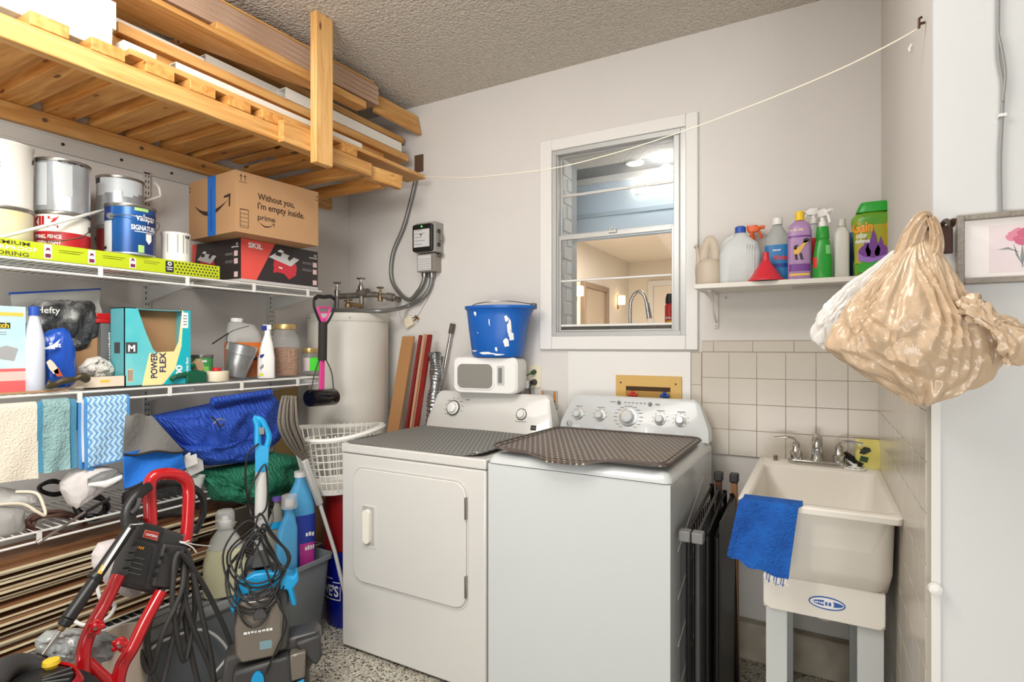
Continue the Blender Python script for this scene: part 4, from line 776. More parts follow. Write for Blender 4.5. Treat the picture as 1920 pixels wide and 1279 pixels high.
def crump(b, P, r, mt, n=36):
    rings = []
    for i, p in enumerate(P):
        t_ = (P[min(i+1, len(P)-1)]-P[max(i-1, 0)]).normalized(); u_ = t_.cross(Y_).normalized(); v_ = t_.cross(u_); rr_ = r(i/(len(P)-1)); rg = []
        for j in range(n):
            a = 2*PI*j/n; f_ = abs(((j/n*7+noise.noise(p*30)*1.5) % 1)-.5)*2; k = .6+.55*f_+.3*noise.noise(Vector((math.cos(a)*2, math.sin(a)*2, i*.3)))
            rg.append(p+(u_*math.cos(a)+v_*.75*math.sin(a))*rr_*k)
        rings.append(rg)
    b.loft(rings, mt)
tb = thing('plastic_bag', 'bulging tan plastic shopping bag hanging from the wall corner hook', 'plastic bag', onY(1720, 756, 1.36))
bag(sil, 1.365, .085, BAG, .24, 3.1, n=220, m=110).build('bag_body', tb, world=True, ang=42)
b = MB()
def strap(px, w0, w1, yoff=0, mt=BAG, th=.002):
    pts = spline([onY(x, y, yy) for x, y, yy in px], 8); K = len(pts)
    def fn(u, v):
        i = int(round(v*(K-1))); t_ = (pts[min(i+1, K-1)]-pts[max(i-1, 0)]).normalized(); s_ = t_.cross(Y_).normalized(); w = (w0+(w1-w0)*v)
        return pts[i]+s_*w*(u-.5)+Y_*(-.008*math.cos((u-.5)*PI)-.003*math.sin(u*19+v*5))
    b.sheet(fn, 12, K-1, th, mt)
strap([(1700, 478, 1.36), (1712, 440, 1.355), (1727, 412, 1.35), (1738, 404, 1.36), (1744, 420, 1.37)], .045, .012)
strap([(1744, 408, 1.345), (1754, 432, 1.345), (1757, 462, 1.35), (1748, 492, 1.355)], .014, .028)
b.build('handle', tb, world=True)
b = MB(); P = spline([onY(1806, 560, 1.315), onY(1840, 590, 1.3), onY(1880, 620, 1.295), onY(1905, 650, 1.3), onY(1908, 682, 1.31)], 8)
crump(b, P, lambda k: .016+.005*math.sin(k*11)+.007*k, BAG); crump(b, spline([onY(1858, 606, 1.29), onY(1886, 604, 1.3), onY(1912, 622, 1.31)], 10), lambda k: .012, BAG); b.build('knotted_handle', tb, world=True, ang=60)
b = MB(); o_ = onY(1770, 625, 1.275)
silw = [(470, 1672, 1716), (496, 1640, 1716), (546, 1571, 1700), (575, 1545, 1690), (599, 1530, 1680), (625, 1522, 1670), (640, 1518, 1660), (655, 1545, 1650)]

bw = bag(silw, 1.455, .03, BAGW, .22, 8.3, foldn=11); solo(bw, 'plastic_bag', 'white plastic bag hanging behind the left side of the tan bag', 'plastic bag', ang=60)
# framed flower picture
pz0, pz1 = 1.478, 1.622; px0 = .254; wv = .205; t = thing('framed_picture', 'small grey-framed watercolour of a pink flower on the white wall', 'picture', (px0+wv/2, YS-.0145, pz0)); FR = mat('weathered_frame', (150, 142, 132), .6, bump=.6, bscale=90, var=.2)
b = MB(); frame4(b, -wv/2, wv/2, 0, pz1-pz0, -.022, 0, .012, .012, .012, .012, FR); b.build('frame', t, bev=.002)
PAP = mat('pale_pink_paper', (236, 222, 220), .7, rgb2=(228, 212, 220), vscale=12); b = MB(); b.box(-wv/2+.01, wv/2-.01, -.012, -.004, .01, pz1-pz0-.01, mat('mat_board', (240, 234, 230), .7)); b.box(-.05, .055, -.0125, -.011, .022, .118, PAP)
PK = mat('pink_petal', (222, 140, 160), .7); PK2 = mat('deep_pink_petal', (206, 106, 134), .7); GL = mat('grey_leaf', (140, 146, 146), .7)
for cx_, cz_, r_, m_ in ((-.004, .096, .016, PK), (.008, .098, .014, PK2), (-.014, .092, .01, PK), (.002, .086, .014, PK2), (.016, .092, .01, PK), (.004, .093, .008, PK)): b.prism([(cx_+r_*math.cos(a)*(1+.12*math.sin(5*a)), cz_+r_*.8*math.sin(a)*(1+.12*math.cos(4*a))) for a in [2*PI*i/16 for i in range(16)]], (0, -.0125, 0), X_, Z_, .0003+.0001*cx_, m_)
for pts in ([(0, .078), (-.003, .05), (0, .028), (.003, .05)], [(0, .03), (.01, .05), (.026, .062), (.012, .044)], [(0, .035), (-.01, .055), (-.014, .08), (-.006, .055)], [(0, .04), (.012, .068), (.034, .084), (.016, .062)], [(-.004, .06), (-.022, .072), (-.038, .068), (-.02, .067)]): b.prism(pts, (.002, -.0125, 0), X_, Z_, .0004, GL)
b.build('artwork', t)
GC = mat('grey_cable', (150, 150, 148), .5)
def yw(px, py, off=.006): return onY(px, py, YS-.014-off)
b = MB(); b.tube(spline([yw(1872, -60), yw(1871, 60), yw(1872, 110), yw(1880, 160), yw(1878, 230), yw(1875, 300), yw(1876, 398)], 8), .0035, GC, 8); b.tube(spline([yw(1871, 60, .01), yw(1880, 100, .01), yw(1885, 140, .01), yw(1880, 190, .01)], 8), .0025, GC, 6)
b.box(yw(1877, 217).x-.005, yw(1877, 217).x+.008, YS-.026, YS-.0145, yw(1877, 217).z-.003, yw(1877, 217).z+.003, PWHITE); solo(b, 'wall_cable', 'grey cable running down the white wall above the picture', 'cable', centre=False)
A = onX(1735, 42, XR-.002); B = Vector((-1.86, 2.3, 0)); dAB = Vector((B.x-A.x, B.y-A.y, 0)).normalized(); nAB = Vector((-dAB.y, dAB.x, 0))
def onAB(px, py):
    r = Vector((-math.sin(TH)+(px-960)/FPX*math.cos(TH), math.cos(TH)+(px-960)/FPX*math.sin(TH), (HZ-py)/FPX)); k = Vector((A.x, A.y, 0)).dot(nAB)/Vector((r.x, r.y, 0)).dot(nAB); return Vector((0, 0, CH))+r*k
b = MB(); b.tube(spline([A, onAB(1700, 66), onAB(1600, 118), onAB(1500, 162), onAB(1400, 202), onAB(1290, 243), onAB(1160, 285), onAB(1040, 315), onAB(930, 329), onAB(870, 333), onAB(795, 331)], 8), .0018, mat('cord_white', (236, 226, 206), .6), 6)
solo(b, 'clothesline', 'thin white clothesline stretched from the lumber rack to the right wall', 'clothesline', centre=False)
b = MB(TR(A)); b.cyl((0, 0, 0), (-.012, 0, 0), .003, mt=HK, n=8); b.tube([(-.012, 0, -.01), (-.012, 0, .012), (-.006, 0, .014)], .003, HK, 6); solo(b, 'screw_hook', 'small dark hook holding the right end of the clothesline', 'hook')
q = onX(1710, 90, XR-.001); solo(MB(TR(q)).tube([(0, 0, .01), (-.006, 0, 0), (-.004, 0, -.008)], .003, PWHITE, 6), 'screw_hook', 'small white painted hook just below the clothesline end', 'hook')
# ------------------------------------------------------------------ overhead lumber rack
PINE = wood('pine_y', (222, 174, 108), (186, 128, 62), 'Y'); PINX = wood('pine_x', (226, 170, 96), (184, 118, 50), 'X'); PINZ = wood('pine_z', (236, 192, 128), (204, 148, 80), 'Z')
def onXr(px, X): return onX(px, 500, X).y
rk = thing('lumber_rack', 'pine lumber rack hung from the ceiling above the wire shelves', 'rack', (-2.3, 1.2, 2.187))
MB().box(-1.975, -1.937, -.3, 2.07, 2.187, 2.252, PINE).build('front_beam', rk, world=True, bev=.003)
MB().box(XL+.001, XL+.04, -.3, 2.45, 2.187, 2.252, PINE).build('ledger_beam', rk, world=True, bev=.003)
b = MB(); b.box(-1.936, -1.9, 1.52, 1.755, 2.18, 2.27, PINE); b.build('blocking', rk, world=True, bev=.003)
b = MB(); b.box(-1.8995, -1.862, 1.655, 1.748, 2.13, ZC-.001, PINZ); b.build('post', rk, world=True, bev=.003)
b = MB(); b.beam((-1.99, 2.075, 2.222), (-1.925, 2.27, 2.205), .036, .07, PINE); b.build('beam_extension', rk, world=True, bev=.003)
b = MB(); b.beam((XL+.045, 2.2, 2.2), (-1.985, 2.2, 2.2), .038, .06, PINX); b.build('end_joist', rk, world=True, bev=.003)
b = MB(); b.beam((XL+.045, 2.03, 2.22), (-1.98, 2.03, 2.22), .038, .06, PINX); b.build('end_joist', rk, world=True, bev=.003)
ys = [.02, .17, .32, .475]+[onXr(px, -1.955) for px in (88, 198, 295, 375, 444, 505, 560, 651)]
for i, y in enumerate(ys):
    j = rnd.uniform(-.01, .01)
    b = MB(); b.beam((-1.935, y, 2.2725), (XL+.002, y+j, 2.2725), .095, .0395, PINX); b.build('joist', rk, world=True, bev=.003)
# short side cleats hanging under every second joist, as seen from below
for i in range(0, len(ys)-1): 
    y = (ys[i]+ys[i+1])/2+.01; b = MB(); b.beam((-2.02-.02*(i % 3), y, 2.2855), (-2.6, y, 2.2855), .055, .014, PINX); b.build('slat', rk, world=True, bev=.002)
for y in (.6, 1.0, 1.35, 1.63): MB().cyl((-2.615, y, 2.22), (-2.611, y, 2.22), .008, mt=STEEL, n=10).build('bolt', rk, world=True)
PVC = mat('white_pvc', (222, 219, 210), .35)
def lum(lab, p0, p1, w, h, mt, name='lumber_board', cat='lumber', up=Z_, bev=.002, off=0, group=None, hollow=0):
    # board with its visible face's lower front edge running from p0 to p1
    p0, p1 = Vector(p0), Vector(p1); d = (p1-p0).normalized(); side = Vector((-1, 0, 0)); side = (side-d*side.dot(d)).normalized(); upv = d.cross(side).normalized()
    if upv.z < 0: upv = -upv
    c0 = p0+side*w/2+upv*h/2; c1 = p1+side*w/2+upv*h/2; b = MB()
    if not hollow: b.beam(c0, c1, w, h, mt, up=upv)
    else:
        t_ = .003
        for cc, ww, hh in ((upv*(h-t_)/2, w, t_), (-upv*(h-t_)/2, w, t_), (side*(w-t_)/2, t_, h-2*t_), (-side*(w-t_)/2, t_, h-2*t_)): b.beam(c0+cc, c1+cc, ww, hh, mt, up=upv)
    q = solo(b, name, lab, cat, group, bev=bev if not hollow else 0)
    return q
yA = onX(212, 93, -1.99).y
z = 2.2935
for i, (hh, lab, dy) in enumerate(((.04, 'white trim board, lowest of the three at the left end of the rack', -.002), (.038, 'white trim board, middle of the three at the left end of the rack', .0), (.09, 'wide white trim board, topmost of the three at the left end', .012))):
    lum(lab, (-1.99-.002*i, -.3, z+.0003), (-1.99-.002*i, yA+dy, z+.0003), .16, hh, PVC, 'trim_board'); z += hh+.0006
y0 = yA+.03
lum('long thin pine plank at the front of the rack, reaching furthest right', (-1.95, y0, 2.2935), onX(798, 332, -1.95)*Vector((1, 1, 0))+Vector((0, 0, 2.2935)), .14, .02, PINE)
p = onX(294, 118, -1.99); lum('short white strip ending beside the stacked white trim boards', (-1.99, y0, 2.3145), (-1.99, p.y, 2.3145), .05, .037, PVC, 'trim_strip')
a_, c_ = onX(330, 136, -1.985), onX(679, 280, -1.985); lum('white square downspout lying lowest at the front of the lumber pile', (-1.985, a_.y, 2.3145), (-1.985, c_.y, 2.3145), .06, .038, PVC, 'downspout', 'downspout', hollow=1)
# supports: hidden battens, then the long 2x4 and the rest
lum('thick pine beam under the pile, visible behind the white downspout', (-2.12, y0, 2.2935), (-2.12, 2.36, 2.2935), .09, .125, PINE)
lum('pine two-by-four running the whole pile above the lowest downspout', (-2.09, onXr(222, -2.09), 2.4195), (-2.09, onXr(766, -2.09), 2.4195), .1, .038, PINE)
lum('slim white corner strip above the pine two-by-four on left', (-2.12, y0, 2.458), (-2.12, onXr(384, -2.12), 2.458), .02, .025, PVC, 'trim_strip')
lum('white square downspout with open end, second from the left', onX(386, 113, -2.15)*Vector((1, 1, 0))+Vector((0, 0, 2.46)), (-2.15, onXr(600, -2.15), 2.46), .05, .06, PVC, 'downspout', 'downspout', hollow=1)
lum('white square downspout with open end beside the rack post', (-2.09, onXr(536, -2.09), 2.459), (-2.09, onXr(753, -2.09), 2.459), .055, .05, PVC, 'downspout', 'downspout', hollow=1)
b = MB(); yq = onXr(600, -2.0); b.prism([(-2.0, -.3), (-1.985, yq), (-2.03, yq+.06), (-2.16, 1.25), (-2.26, .9), (-2.26, -.3)], (0, 0, 2.526), X_, Y_, .02, PINE); solo(b, 'plywood_panel', 'wide tan plywood panel whose underside shows left of the post', 'plywood', bev=.002)
lum('short pine two-by-four end just right of the post, under grey boards', (-2.0, 1.3, 2.547), (-2.0, onXr(687, -2.0), 2.547), .07, .036, PINE)
WPC = wood('grey_composite', (196, 166, 142), (166, 134, 112), 'Y', knots=False)
na, fa = onX(400, 46, -2.03), onX(711, 200, -2.03)
dn = (fa-na); st = na-dn*((na.y-.85)/dn.y)
for i, lab in enumerate(('lowest', 'second lowest', 'second highest', 'highest')):
    lum('greyish composite deck board, %s of four stacked near the ceiling' % lab, st+Vector((-.002*i, 0, .026*i+.006)), fa+Vector((-.002*i, (.0, -.004, .003, 0)[i], .026*i+.006)), .13, .0245, WPC, 'deck_board')
lum('thin pine board lying on top of the grey composite boards', st+Vector((-.01, 0, .112)), fa+Vector((-.01, -.03, .112)), .12, .01, PINE)
lum('thick hidden pine beam against the wall under the tilted wide board', (-2.27, .9, 2.2935), (-2.27, 2.45, 2.2935), .12, .26, PINE)
b = MB(); b.beam((-2.09, 2.235, 2.655), (-2.075, 2.605, 2.65), .02, .115, PINE, up=(-.25, 0, 1)); solo(b, 'lumber_board', 'wide pine board tilted on edge at the far end of pile', 'lumber', bev=.002)
lum('pine board with pale edge below the tilted wide board', (-2.165, 1.3, 2.5555), (-2.165, 2.585, 2.5555), .22, .034, PINE)

# ------------------------------------------------------------------ shelf standards and wire shelves
WIRE = mat('white_vinyl_wire', (226, 224, 218), .4); TRK = mat('white_track_metal', (206, 206, 202), .4, .1)
tk = thing('shelf_track', 'white steel hanging track with screws above the upper wire shelf', 'shelf track', (XL+.006, 1.0, 2.12))
b = MB(); b.box(XL+.001, XL+.008, -.3, 1.70, 2.125, 2.185, TRK); b.box(XL+.001, XL+.014, -.3, 1.70, 2.12, 2.128, TRK); b.box(XL+.001, XL+.014, -.3, 1.70, 2.178, 2.186, TRK); b.build('track', tk, world=True, bev=.001)
for px in (118, 228, 322): y = onXr(px, XL+.01); MB().cyl((XL+.007, y, 2.155), (XL+.011, y, 2.155), .006, mt=INK, n=10).build('screw', tk, world=True)
def standard(px, lab):
    y = onXr(px, XL+.01); t = thing('shelf_standard', lab, 'shelf upright', (XL+.007, y, .25)); b = MB(); b.box(XL+.001, XL+.014, y-.014, y+.014, .25, 2.135, TRK)
    for i in range(74):
        for s_ in (-.006, .006): b.box(XL+.0135, XL+.0145, y+s_-.0018, y+s_+.0018, .28+.025*i, .292+.025*i, INK)
    b.build('slotted_upright', t, world=True)
    for z_ in (1.618, 1.173, .722, .312):
        b = MB(); b.prism([(XL+.015, -.07), (XL+.04, -.07), (XL+.36, -.012), (XL+.36, 0), (XL+.015, 0)], (0, y+.002, z_), X_, Z_, .003, TRK); b.build('bracket_arm', t, world=True)
    return y
standard(275, 'slotted white shelf upright on the left wall behind the cans'); standard(508, 'slotted white shelf upright on the left wall behind the glass jar')
XF = -2.25
def wire_shelf(z, y0, y1, lab, plates=(), lip=.032):
    t = thing('wire_shelf', lab, 'wire shelf', ((XL+XF)/2, (y0+y1)/2, z), group=None); b = MB(); n = int((y1-y0)/.0254)
    for i in range(n+1): y = y0+i*(y1-y0)/n; b.cyl((XL+.004, y, z-.0075), (XF, y, z-.0075), .0019, mt=WIRE, n=6)
    for x in (XL+.008, XL+.14, XL+.27): b.cyl((x, y0, z-.012), (x, y1, z-.012), .003, mt=WIRE, n=6)
    b.build('wire_deck', t, world=True)
    for zz_, r_, nm in ((z-.008, .0042, 'front_rail'), (z-.008-lip, .0042, 'front_rail')): MB().cyl((XF+.002, y0, zz_), (XF+.002, y1, zz_), r_, mt=WIRE, n=10).build(nm, t, world=True)
    for px in plates: y = onXr(px, XF); MB().box(XF+.003, XF+.008, y-.007, y+.007, z-.012-lip, z-.004, WIRE).build('rail_clip', t, world=True)
    return t
wire_shelf(1.637, .3, 2.03, 'top white wire shelf, holding paint cans and boxes', (187, 350, 475, 576))
wire_shelf(1.195, .3, 2.03, 'second white wire shelf, holding jars, bags and boxes', (148, 317, 452, 557))
wire_shelf(.745, .2, 2.03, 'third white wire shelf, holding moving blankets and cables', (72,))
wire_shelf(.335, .1, 2.03, 'lowest white wire shelf, holding the stack of planks', ())

# ------------------------------------------------------------------ upper shelf
ZU = 1.6375
LIME = mat('lime_box', (182, 198, 22), .5); LIMD = dots('lime_perforated', (196, 200, 40), (60, 56, 30), .017, .3, .5)
y1_ = onXr(412, -2.27); lb = thing('flooring_box', 'long lime green waterproof flooring box along the top shelf edge', 'box', (-2.308, .9, ZU))
b = MB(); b.box(-2.346, -2.27, .1, y1_-.2, ZU, 1.693, LIME); b.box(-2.346, -2.27, y1_-.1999, y1_, ZU, 1.693, LIME)
for i in range(13):
    for k in range(4): b.cyl((-2.2702, y1_-.012-.014*i-.007*(k % 2), ZU+.009+.0125*k), (-2.2695, y1_-.012-.014*i-.007*(k % 2), ZU+.009+.0125*k), .0042, mt=mat('dark_brown_print', (74, 58, 30), .7), n=8)
b.build('carton', lb, world=True, bev=.0015)
b = MB(); xf = -2.2694; FX = (Y_, Z_)
def lime_t(s_, px, z, size, m_=None, wid=None, al='R'): b.text(s_, size, (xf, onXr(px, -2.27), z), Y_, Z_, m_ or mat('brown_print', (84, 74, 30), .6), al, .015, .0004, wid=wid)
lime_t('PREMIUM', 56, 1.676, .017, wid=.12); lime_t('WATERPROOF', 69, 1.659, .0175, INKW, wid=.17); lime_t('FLOORING', 54, 1.641, .0175, wid=.13)
for px in (90, 172, 249):
    y = onXr(px, -2.27); b.box(-2.2705, xf, y-.011, y+.011, 1.643, 1.69 if px < 240 else 1.68, INKW); b.box(-2.27, xf+.0004, y-.008, y+.008, 1.646, 1.659, mat('maroon_print', (120, 30, 70), .6)); b.prism([(-.007, .0), (0, .005), (.007, 0), (.004, .012), (-.004, .012)], (xf, y, 1.667), Y_, Z_, .0004, MATS['maroon_print'])
for px in (110, 118, 190, 198, 265): 
    y = onXr(px+20, -2.27); b.box(-2.2705, xf, y-.03, y+.03, 1.675, 1.6765, MATS['brown_print']); b.box(-2.2705, xf, y-.03, y+.02, 1.668, 1.6695, MATS['brown_print'])
y = onXr(318, -2.27); b.prism(rrect(-.016, .016, 0, .044, .004), (xf-.0004, y, 1.643), Y_, Z_, .0006, INK); b.prism(ovl(.008, .008), (xf, y, 1.677), Y_, Z_, .0004, INKW); b.prism(ovl(.004, .004), (xf+.0003, y, 1.677), Y_, Z_, .0004, INK); b.box(xf, xf+.0005, y-.012, y+.012, 1.661, 1.664, INKW); b.box(xf, xf+.0005, y-.01, y+.01, 1.653, 1.656, INKW); b.build('printing', lb, world=True)
def can(name, lab, X, px, z0, z1, r, mt, lab_fn=None, rim=STEEL, lugpx=True, bail=None, cat='paint can', rz=PI/2-.5, tap=0):
    q = onX(px, 500, X); t = thing(name, lab, cat, (X, q.y, z0), rz=rz); h = z1-z0; b = MB()
    b.lathe([(r*.97-tap, 0), (r-tap, .003), (r-tap, .006), (r*.985-tap, .009), (r*.985, h-.012), (r, h-.009), (r*1.02, h-.004), (r*1.02, h), (r*.94, h), (r*.9, h-.006), (.001, h-.006)], mt=mt, n=48)
    if lab_fn: lab_fn(b, r*.985, h)
    b.build('can_body', t)
    MB().lathe([(r*.985, h-.012), (r*1.003, h-.009), (r*1.024, h-.004), (r*1.022, h+.001), (r*.94, h+.001), (r*.94, h-.003)], mt=rim, n=48).build('rim', t)
    if bail:
        b = MB()
        for s_ in (-1, 1): b.lathe([(.011, 0), (.011, .004), (.006, .006), (.001, .006)], (s_*r*.97, 0, h*.75), mt=rim if rim != STEEL else DGREY, n=16, R=RY(s_*PI/2))
        b.tube(spline([(-r*1.03, 0, h*.75), (-r*.85, -r*.6, h*.75+bail*.6), (0, -r*1.08, h*.75+bail), (r*.85, -r*.6, h*.75+bail*.6), (r*1.03, 0, h*.75)], 8), .0017, STEEL, 6); b.build('bail_handle', t)
    return t
SIL = mat('paint_can_silver', (176, 182, 186), .3, .55, var=.1, vscale=14); CANW = mat('white_can', (226, 223, 216), .35, var=.04, vscale=5); KR = mat('deep_red_print', (176, 24, 34), .4)
def yl(b, r, h): b.wpatch(r, r, .01, h*.95, -2.6, 2.6, mat('pale_yellow_label', (222, 206, 140), .5, rgb2=(206, 206, 200), vscale=9), n=30)
can('paint_can', 'pale yellow labelled paint can under the white bucket at far left', -2.43, 3, ZU, 1.812, .083, SIL, yl, rz=PI/2-.7)
def wb(b, r, h): b.wtext('Stc', .032, r, r, h*.58, .12, mat('faded_ink', (120, 92, 84), .6), .015); b.wtext('~Ton', .02, r, r, h*.78, .05, INKG, 0)
q = can('paint_bucket', 'tall white plastic paint bucket with handwriting at the far left', -2.43, 3, 1.8135, 2.03, .0835, CANW, wb, rim=CANW, bail=None, rz=PI/2-.7)
b = MB(); b.tube(spline([(-.086, 0, .16), (-.06, .04, .235), (0, .05, .25), (.06, .04, .23), (.086, 0, .16)], 8), .002, BLACK, 6); b.build('bail_handle', q)
def kilz(b, r, h):
    b.wpatch(r, r, h*.04, h*.96, -2.9, 2.9, mat('label_paper', (232, 228, 222), .45), n=40); b.wpatch(r, r, h*.04, h*.62, -2.9, 2.9, KR, h=.0009, n=40)
    b.wtext('KILZ', .052, r, r, h*.7, -.35, KR, .05, wid=.095, h=.0014); b.wtext('SIDING, FENCE', .018, r, r, h*.49, -.25, INKW, .03, wid=.092, h=.0014); b.wtext('& BARN PAINT', .018, r, r, h*.38, -.25, INKW, .03, wid=.09, h=.0014); b.wtext('~ACRYLIC LATEX', .006, r, r, h*.14, -.2, INKW, .0, h=.0014)
can('paint_can', 'red and white barn paint can below the tall silver can', -2.43, 118, ZU, 1.826, .082, SIL, kilz, bail=-.06, rz=PI/2-.75)
def drip(b, r, h):
    for a in (-1.1, -.8, .2, .55, .7, 1.0): b.wpatch(r, r, h*.93, h*.985, a, a+.14, INK, h=.002, n=4)
    b.wpatch(r, r, h*.1, h*.9, -.9, -.2, mat('washed_label', (188, 192, 194), .5), n=8); b.wpatch(r, r, h*.3, h*.9, .1, .7, MATS['washed_label'], n=8)
can('paint_can', 'silver unlabelled paint can stacked on the red and white can', -2.43, 118, 1.8275, 2.015, .0825, SIL, drip, rz=PI/2-.75)
can('paint_can', 'dark red paint can mostly hidden behind the blue paint can', -2.52, 226, ZU, 1.828, .082, mat('red_can_body', (140, 26, 30), .35, .2), bail=-.08)
def drip2(b, r, h):
    for i, a in enumerate((-.9, -.5, -.1, .3, .6, .9)): b.wpatch(r, r, h*(.6+.05*(i % 3)), h*.97, a, a+.42, mat('pale_paint_drip', (204, 212, 216), .4), h=.001, n=6)
    b.wpatch(r, r, h*.85, h*.96, -1.2, -.75, INK, h=.0014, n=4)
can('paint_can', 'silver paint can with pale drips behind the blue can', -2.52, 226, 1.8295, 2.03, .0825, SIL, drip2, rz=PI/2-.65)
def vals(b, r, h):
    b.wpatch(r, r, .008, h*.94, -2.7, 2.7, mat('valspar_blue', (24, 96, 166), .3, .2, rgb2=(18, 60, 120), vscale=3), n=50); b.wpatch(r, r, .008, h*.66, -1.5, -.62, mat('silver_label', (196, 200, 204), .35), h=.001, n=10); b.wpatch(r, r, h*.68, h*.94, -1.7, -.7, mat('navy_print', (24, 44, 104), .4), h=.001, n=10)
    b.wpatch(r, r, h*.1, h*.16, -1.3, -.95, INK, h=.0014, n=6); b.wpatch(r, r, .01, h*.2, .45, .7, mat('light_green_print', (168, 206, 120), .4), h=.0012, n=4); b.wpatch(r, r, h*.88, h*.94, .3, .9, MATS['light_green_print'], h=.0012, n=4); b.wpatch(r, r, h*.01, h*.85, .78, 1.9, MATS['navy_print'], h=.0009, n=8)
    b.wtext('valspar', .038, r, r, h*.69, .82, INKW, .012, wid=.075, h=.002); b.wtext('SIGNATURE', .026, r, r, h*.5, .75, INKW, .03, wid=.095, h=.002); b.wpatch(r, r, h*.46, h*.475, .3, 1.2, INKW, h=.002, n=6)
    sh = [(-.012, .05), (-.012, .025), (0, .01), (.012, .025), (.012, .05)]; a = .92
    b.add([((r+.002)*math.sin(a+x/r), -(r+.002)*math.cos(a+x/r), z+h*.18) for x, z in sh], [(0, 1, 2, 3, 4)], INKW)
qv = can('paint_can', 'blue and navy paint can standing on the lime flooring box', -2.338, 245, 1.6935, 1.884, .083, SIL, vals, rz=PI/2-.62)
b = MB(); b.lathe([(.012, 0), (.012, .006), (.001, .006)], (-.052, -.066, .14), BLACK, 16, R=RX(PI/2)); b.tube(spline([(-.05, -.075, .14), (0, -.105, .142), (.06, -.11, .135), (.1, -.07, .125), (.095, -.02, .115), (.085, 0, .11)], 8), .0017, STEEL, 6); b.build('bail_handle', qv)
def wsm(b, r, h):
    for a in (-.6, .1, .5, .8): b.wpatch(r, r, h*.3, h*.95, a, a+.08, mat('grey_drip', (160, 158, 152), .5), h=.001, n=3)
    b.wpatch(r, r, h*.82, h*.95, .7, 1.1, INK, h=.001, n=4)
can('paint_can', 'small white paint can between the blue can and the cardboard boxes', -2.335, 330, 1.6935, 1.812, .053, CANW, wsm, rim=CANW, rz=PI/2-.55)
P = [onX(-40, 455, -2.27), onX(60, 430, -2.305), onX(150, 406, -2.33), onX(192, 395, -2.41), onX(245, 383, -2.5), onX(296, 370, -2.52), onX(300, 362, -2.52), onX(297, 350, -2.52), onX(289, 342, -2.52)]
b = MB(); b.tube(spline(P, 6), .0055, WIRE, 10); solo(b, 'bent_white_rod', 'bent white metal rod lying diagonally across the paint cans', 'metal rod')
# saw box
CARD = mat('cardboard', (176, 136, 96), .75, var=.04, vscale=5, bump=.05, bscale=150)
BXB = mat('black_print_board', (48, 42, 42), .4); BXR = mat('coral_print', (226, 84, 74), .4)
t = thing('tile_saw_box', 'black and coral tile saw box under the big cardboard box', 'box', (-2.452, 1.808, ZU)); hx_, hy_, hz_ = .183, .218, .196
b = MB(); b.box(-hx_, hx_, -hy_, hy_, 0, hz_, BXB); b.box(-hx_+.0, hx_+.0006, -hy_-.0006, hy_, 0, .014, mat('clear_tape_band', (196, 192, 188), .3))
X0 = hx_+.0007; b.prism([(-hy_, .014), (-.14, .014), (-.04, hz_), (-hy_, hz_)], (X0-.0006, 0, 0), Y_, Z_, .0006, BXR)
def saw(b, o, ux, uy, s_=1, dk=RED):
    N_ = ux.cross(uy)
    def P_(pts, m_, h=.0004): b.prism([(x*s_, z*s_) for x, z in pts], o, ux, uy, h, m_)
    RD = mat('saw_red', (200, 50, 62), .4); LG = mat('saw_light_grey', (206, 204, 202), .4)
    P_([(-.06, .0), (-.05, -.03), (-.0, -.035), (.03, -.06), (.07, -.035), (.075, 0), (.07, .02), (-.055, .03)], RD, .0005); P_([(-.055, .0), (-.06, -.035), (-.045, -.035), (-.04, -.02), (.0, -.028), (0, .0)], RD, .0006)
    P_([(-.085, .035), (-.03, .07), (.09, .045), (.04, .005)], LG, .0009); P_([(-.05, .05), (-.04, .07), (-.01, .065), (-.02, .045)], BXB, .0012); P_([(.02, .045), (.05, .075), (.055, .05), (.03, .03)], BXB, .0012); P_([(-.04, .068), (-.02, .08), (.0, .072), (-.01, .064)], INKW, .0013); P_([(-.03, -.01), (-.01, -.013), (-.01, -.007), (-.03, -.004)], INKW, .001)
saw(b, Vector((X0, .01, .095)), Y_, Z_, 1.0)
b.text('SKIL', .032, (X0, -.145, .16), Y_, Z_, INKW, 'C', .04, .0006, wid=.075)
b.text('4.2', .016, (X0, .21, .168), Y_, Z_, INKW, 'R', .02); b.text('~Amp motor', .009, (X0, .212, .157), Y_, Z_, INKW, 'R', .02)
for z_ in (.126, .09, .035): b.box(X0-.0005, X0+.0003, .186, .21, z_-.012, z_+.012, mat('pinkish_icon', (222, 190, 188), .5)); 
for z_ in (.132, .126, .098, .091): b.box(X0-.0005, X0+.0003, .12, .178, z_-.0015, z_+.0015, INKG)
yl_ = -hy_-.0007; b.prism([(-hx_, .014), (-hx_, hz_), (-hx_+.04, hz_)], (0, yl_+.0006, 0), X_, Z_, .0006, BXR); saw(b, Vector((-.07, yl_, .09)), X_, Z_, .85)
b.text('4.2', .014, (.165, yl_, .168), X_, Z_, INKW, 'R', .02); b.text('~Amp motor', .009, (.168, yl_, .157), X_, Z_, INKW, 'R', .02)
for z_ in (.13, .095, .035): b.box(.135, .16, yl_-.0003, yl_+.0006, z_-.012, z_+.012, MATS['pinkish_icon'])
for z_ in (.132, .126, .098, .091): b.box(.07, .125, yl_-.0003, yl_+.0005, z_-.0015, z_+.0015, INKG)
b.build('carton', t, bev=.0008, seg=1)
# large shipping box
th_ = math.atan2(.9975, .07); t = thing('cardboard_box', 'large brown shipping box with blue tape on top of saw box', 'box', (-2.164, 1.49, 1.835), rz=th_-PI/2)
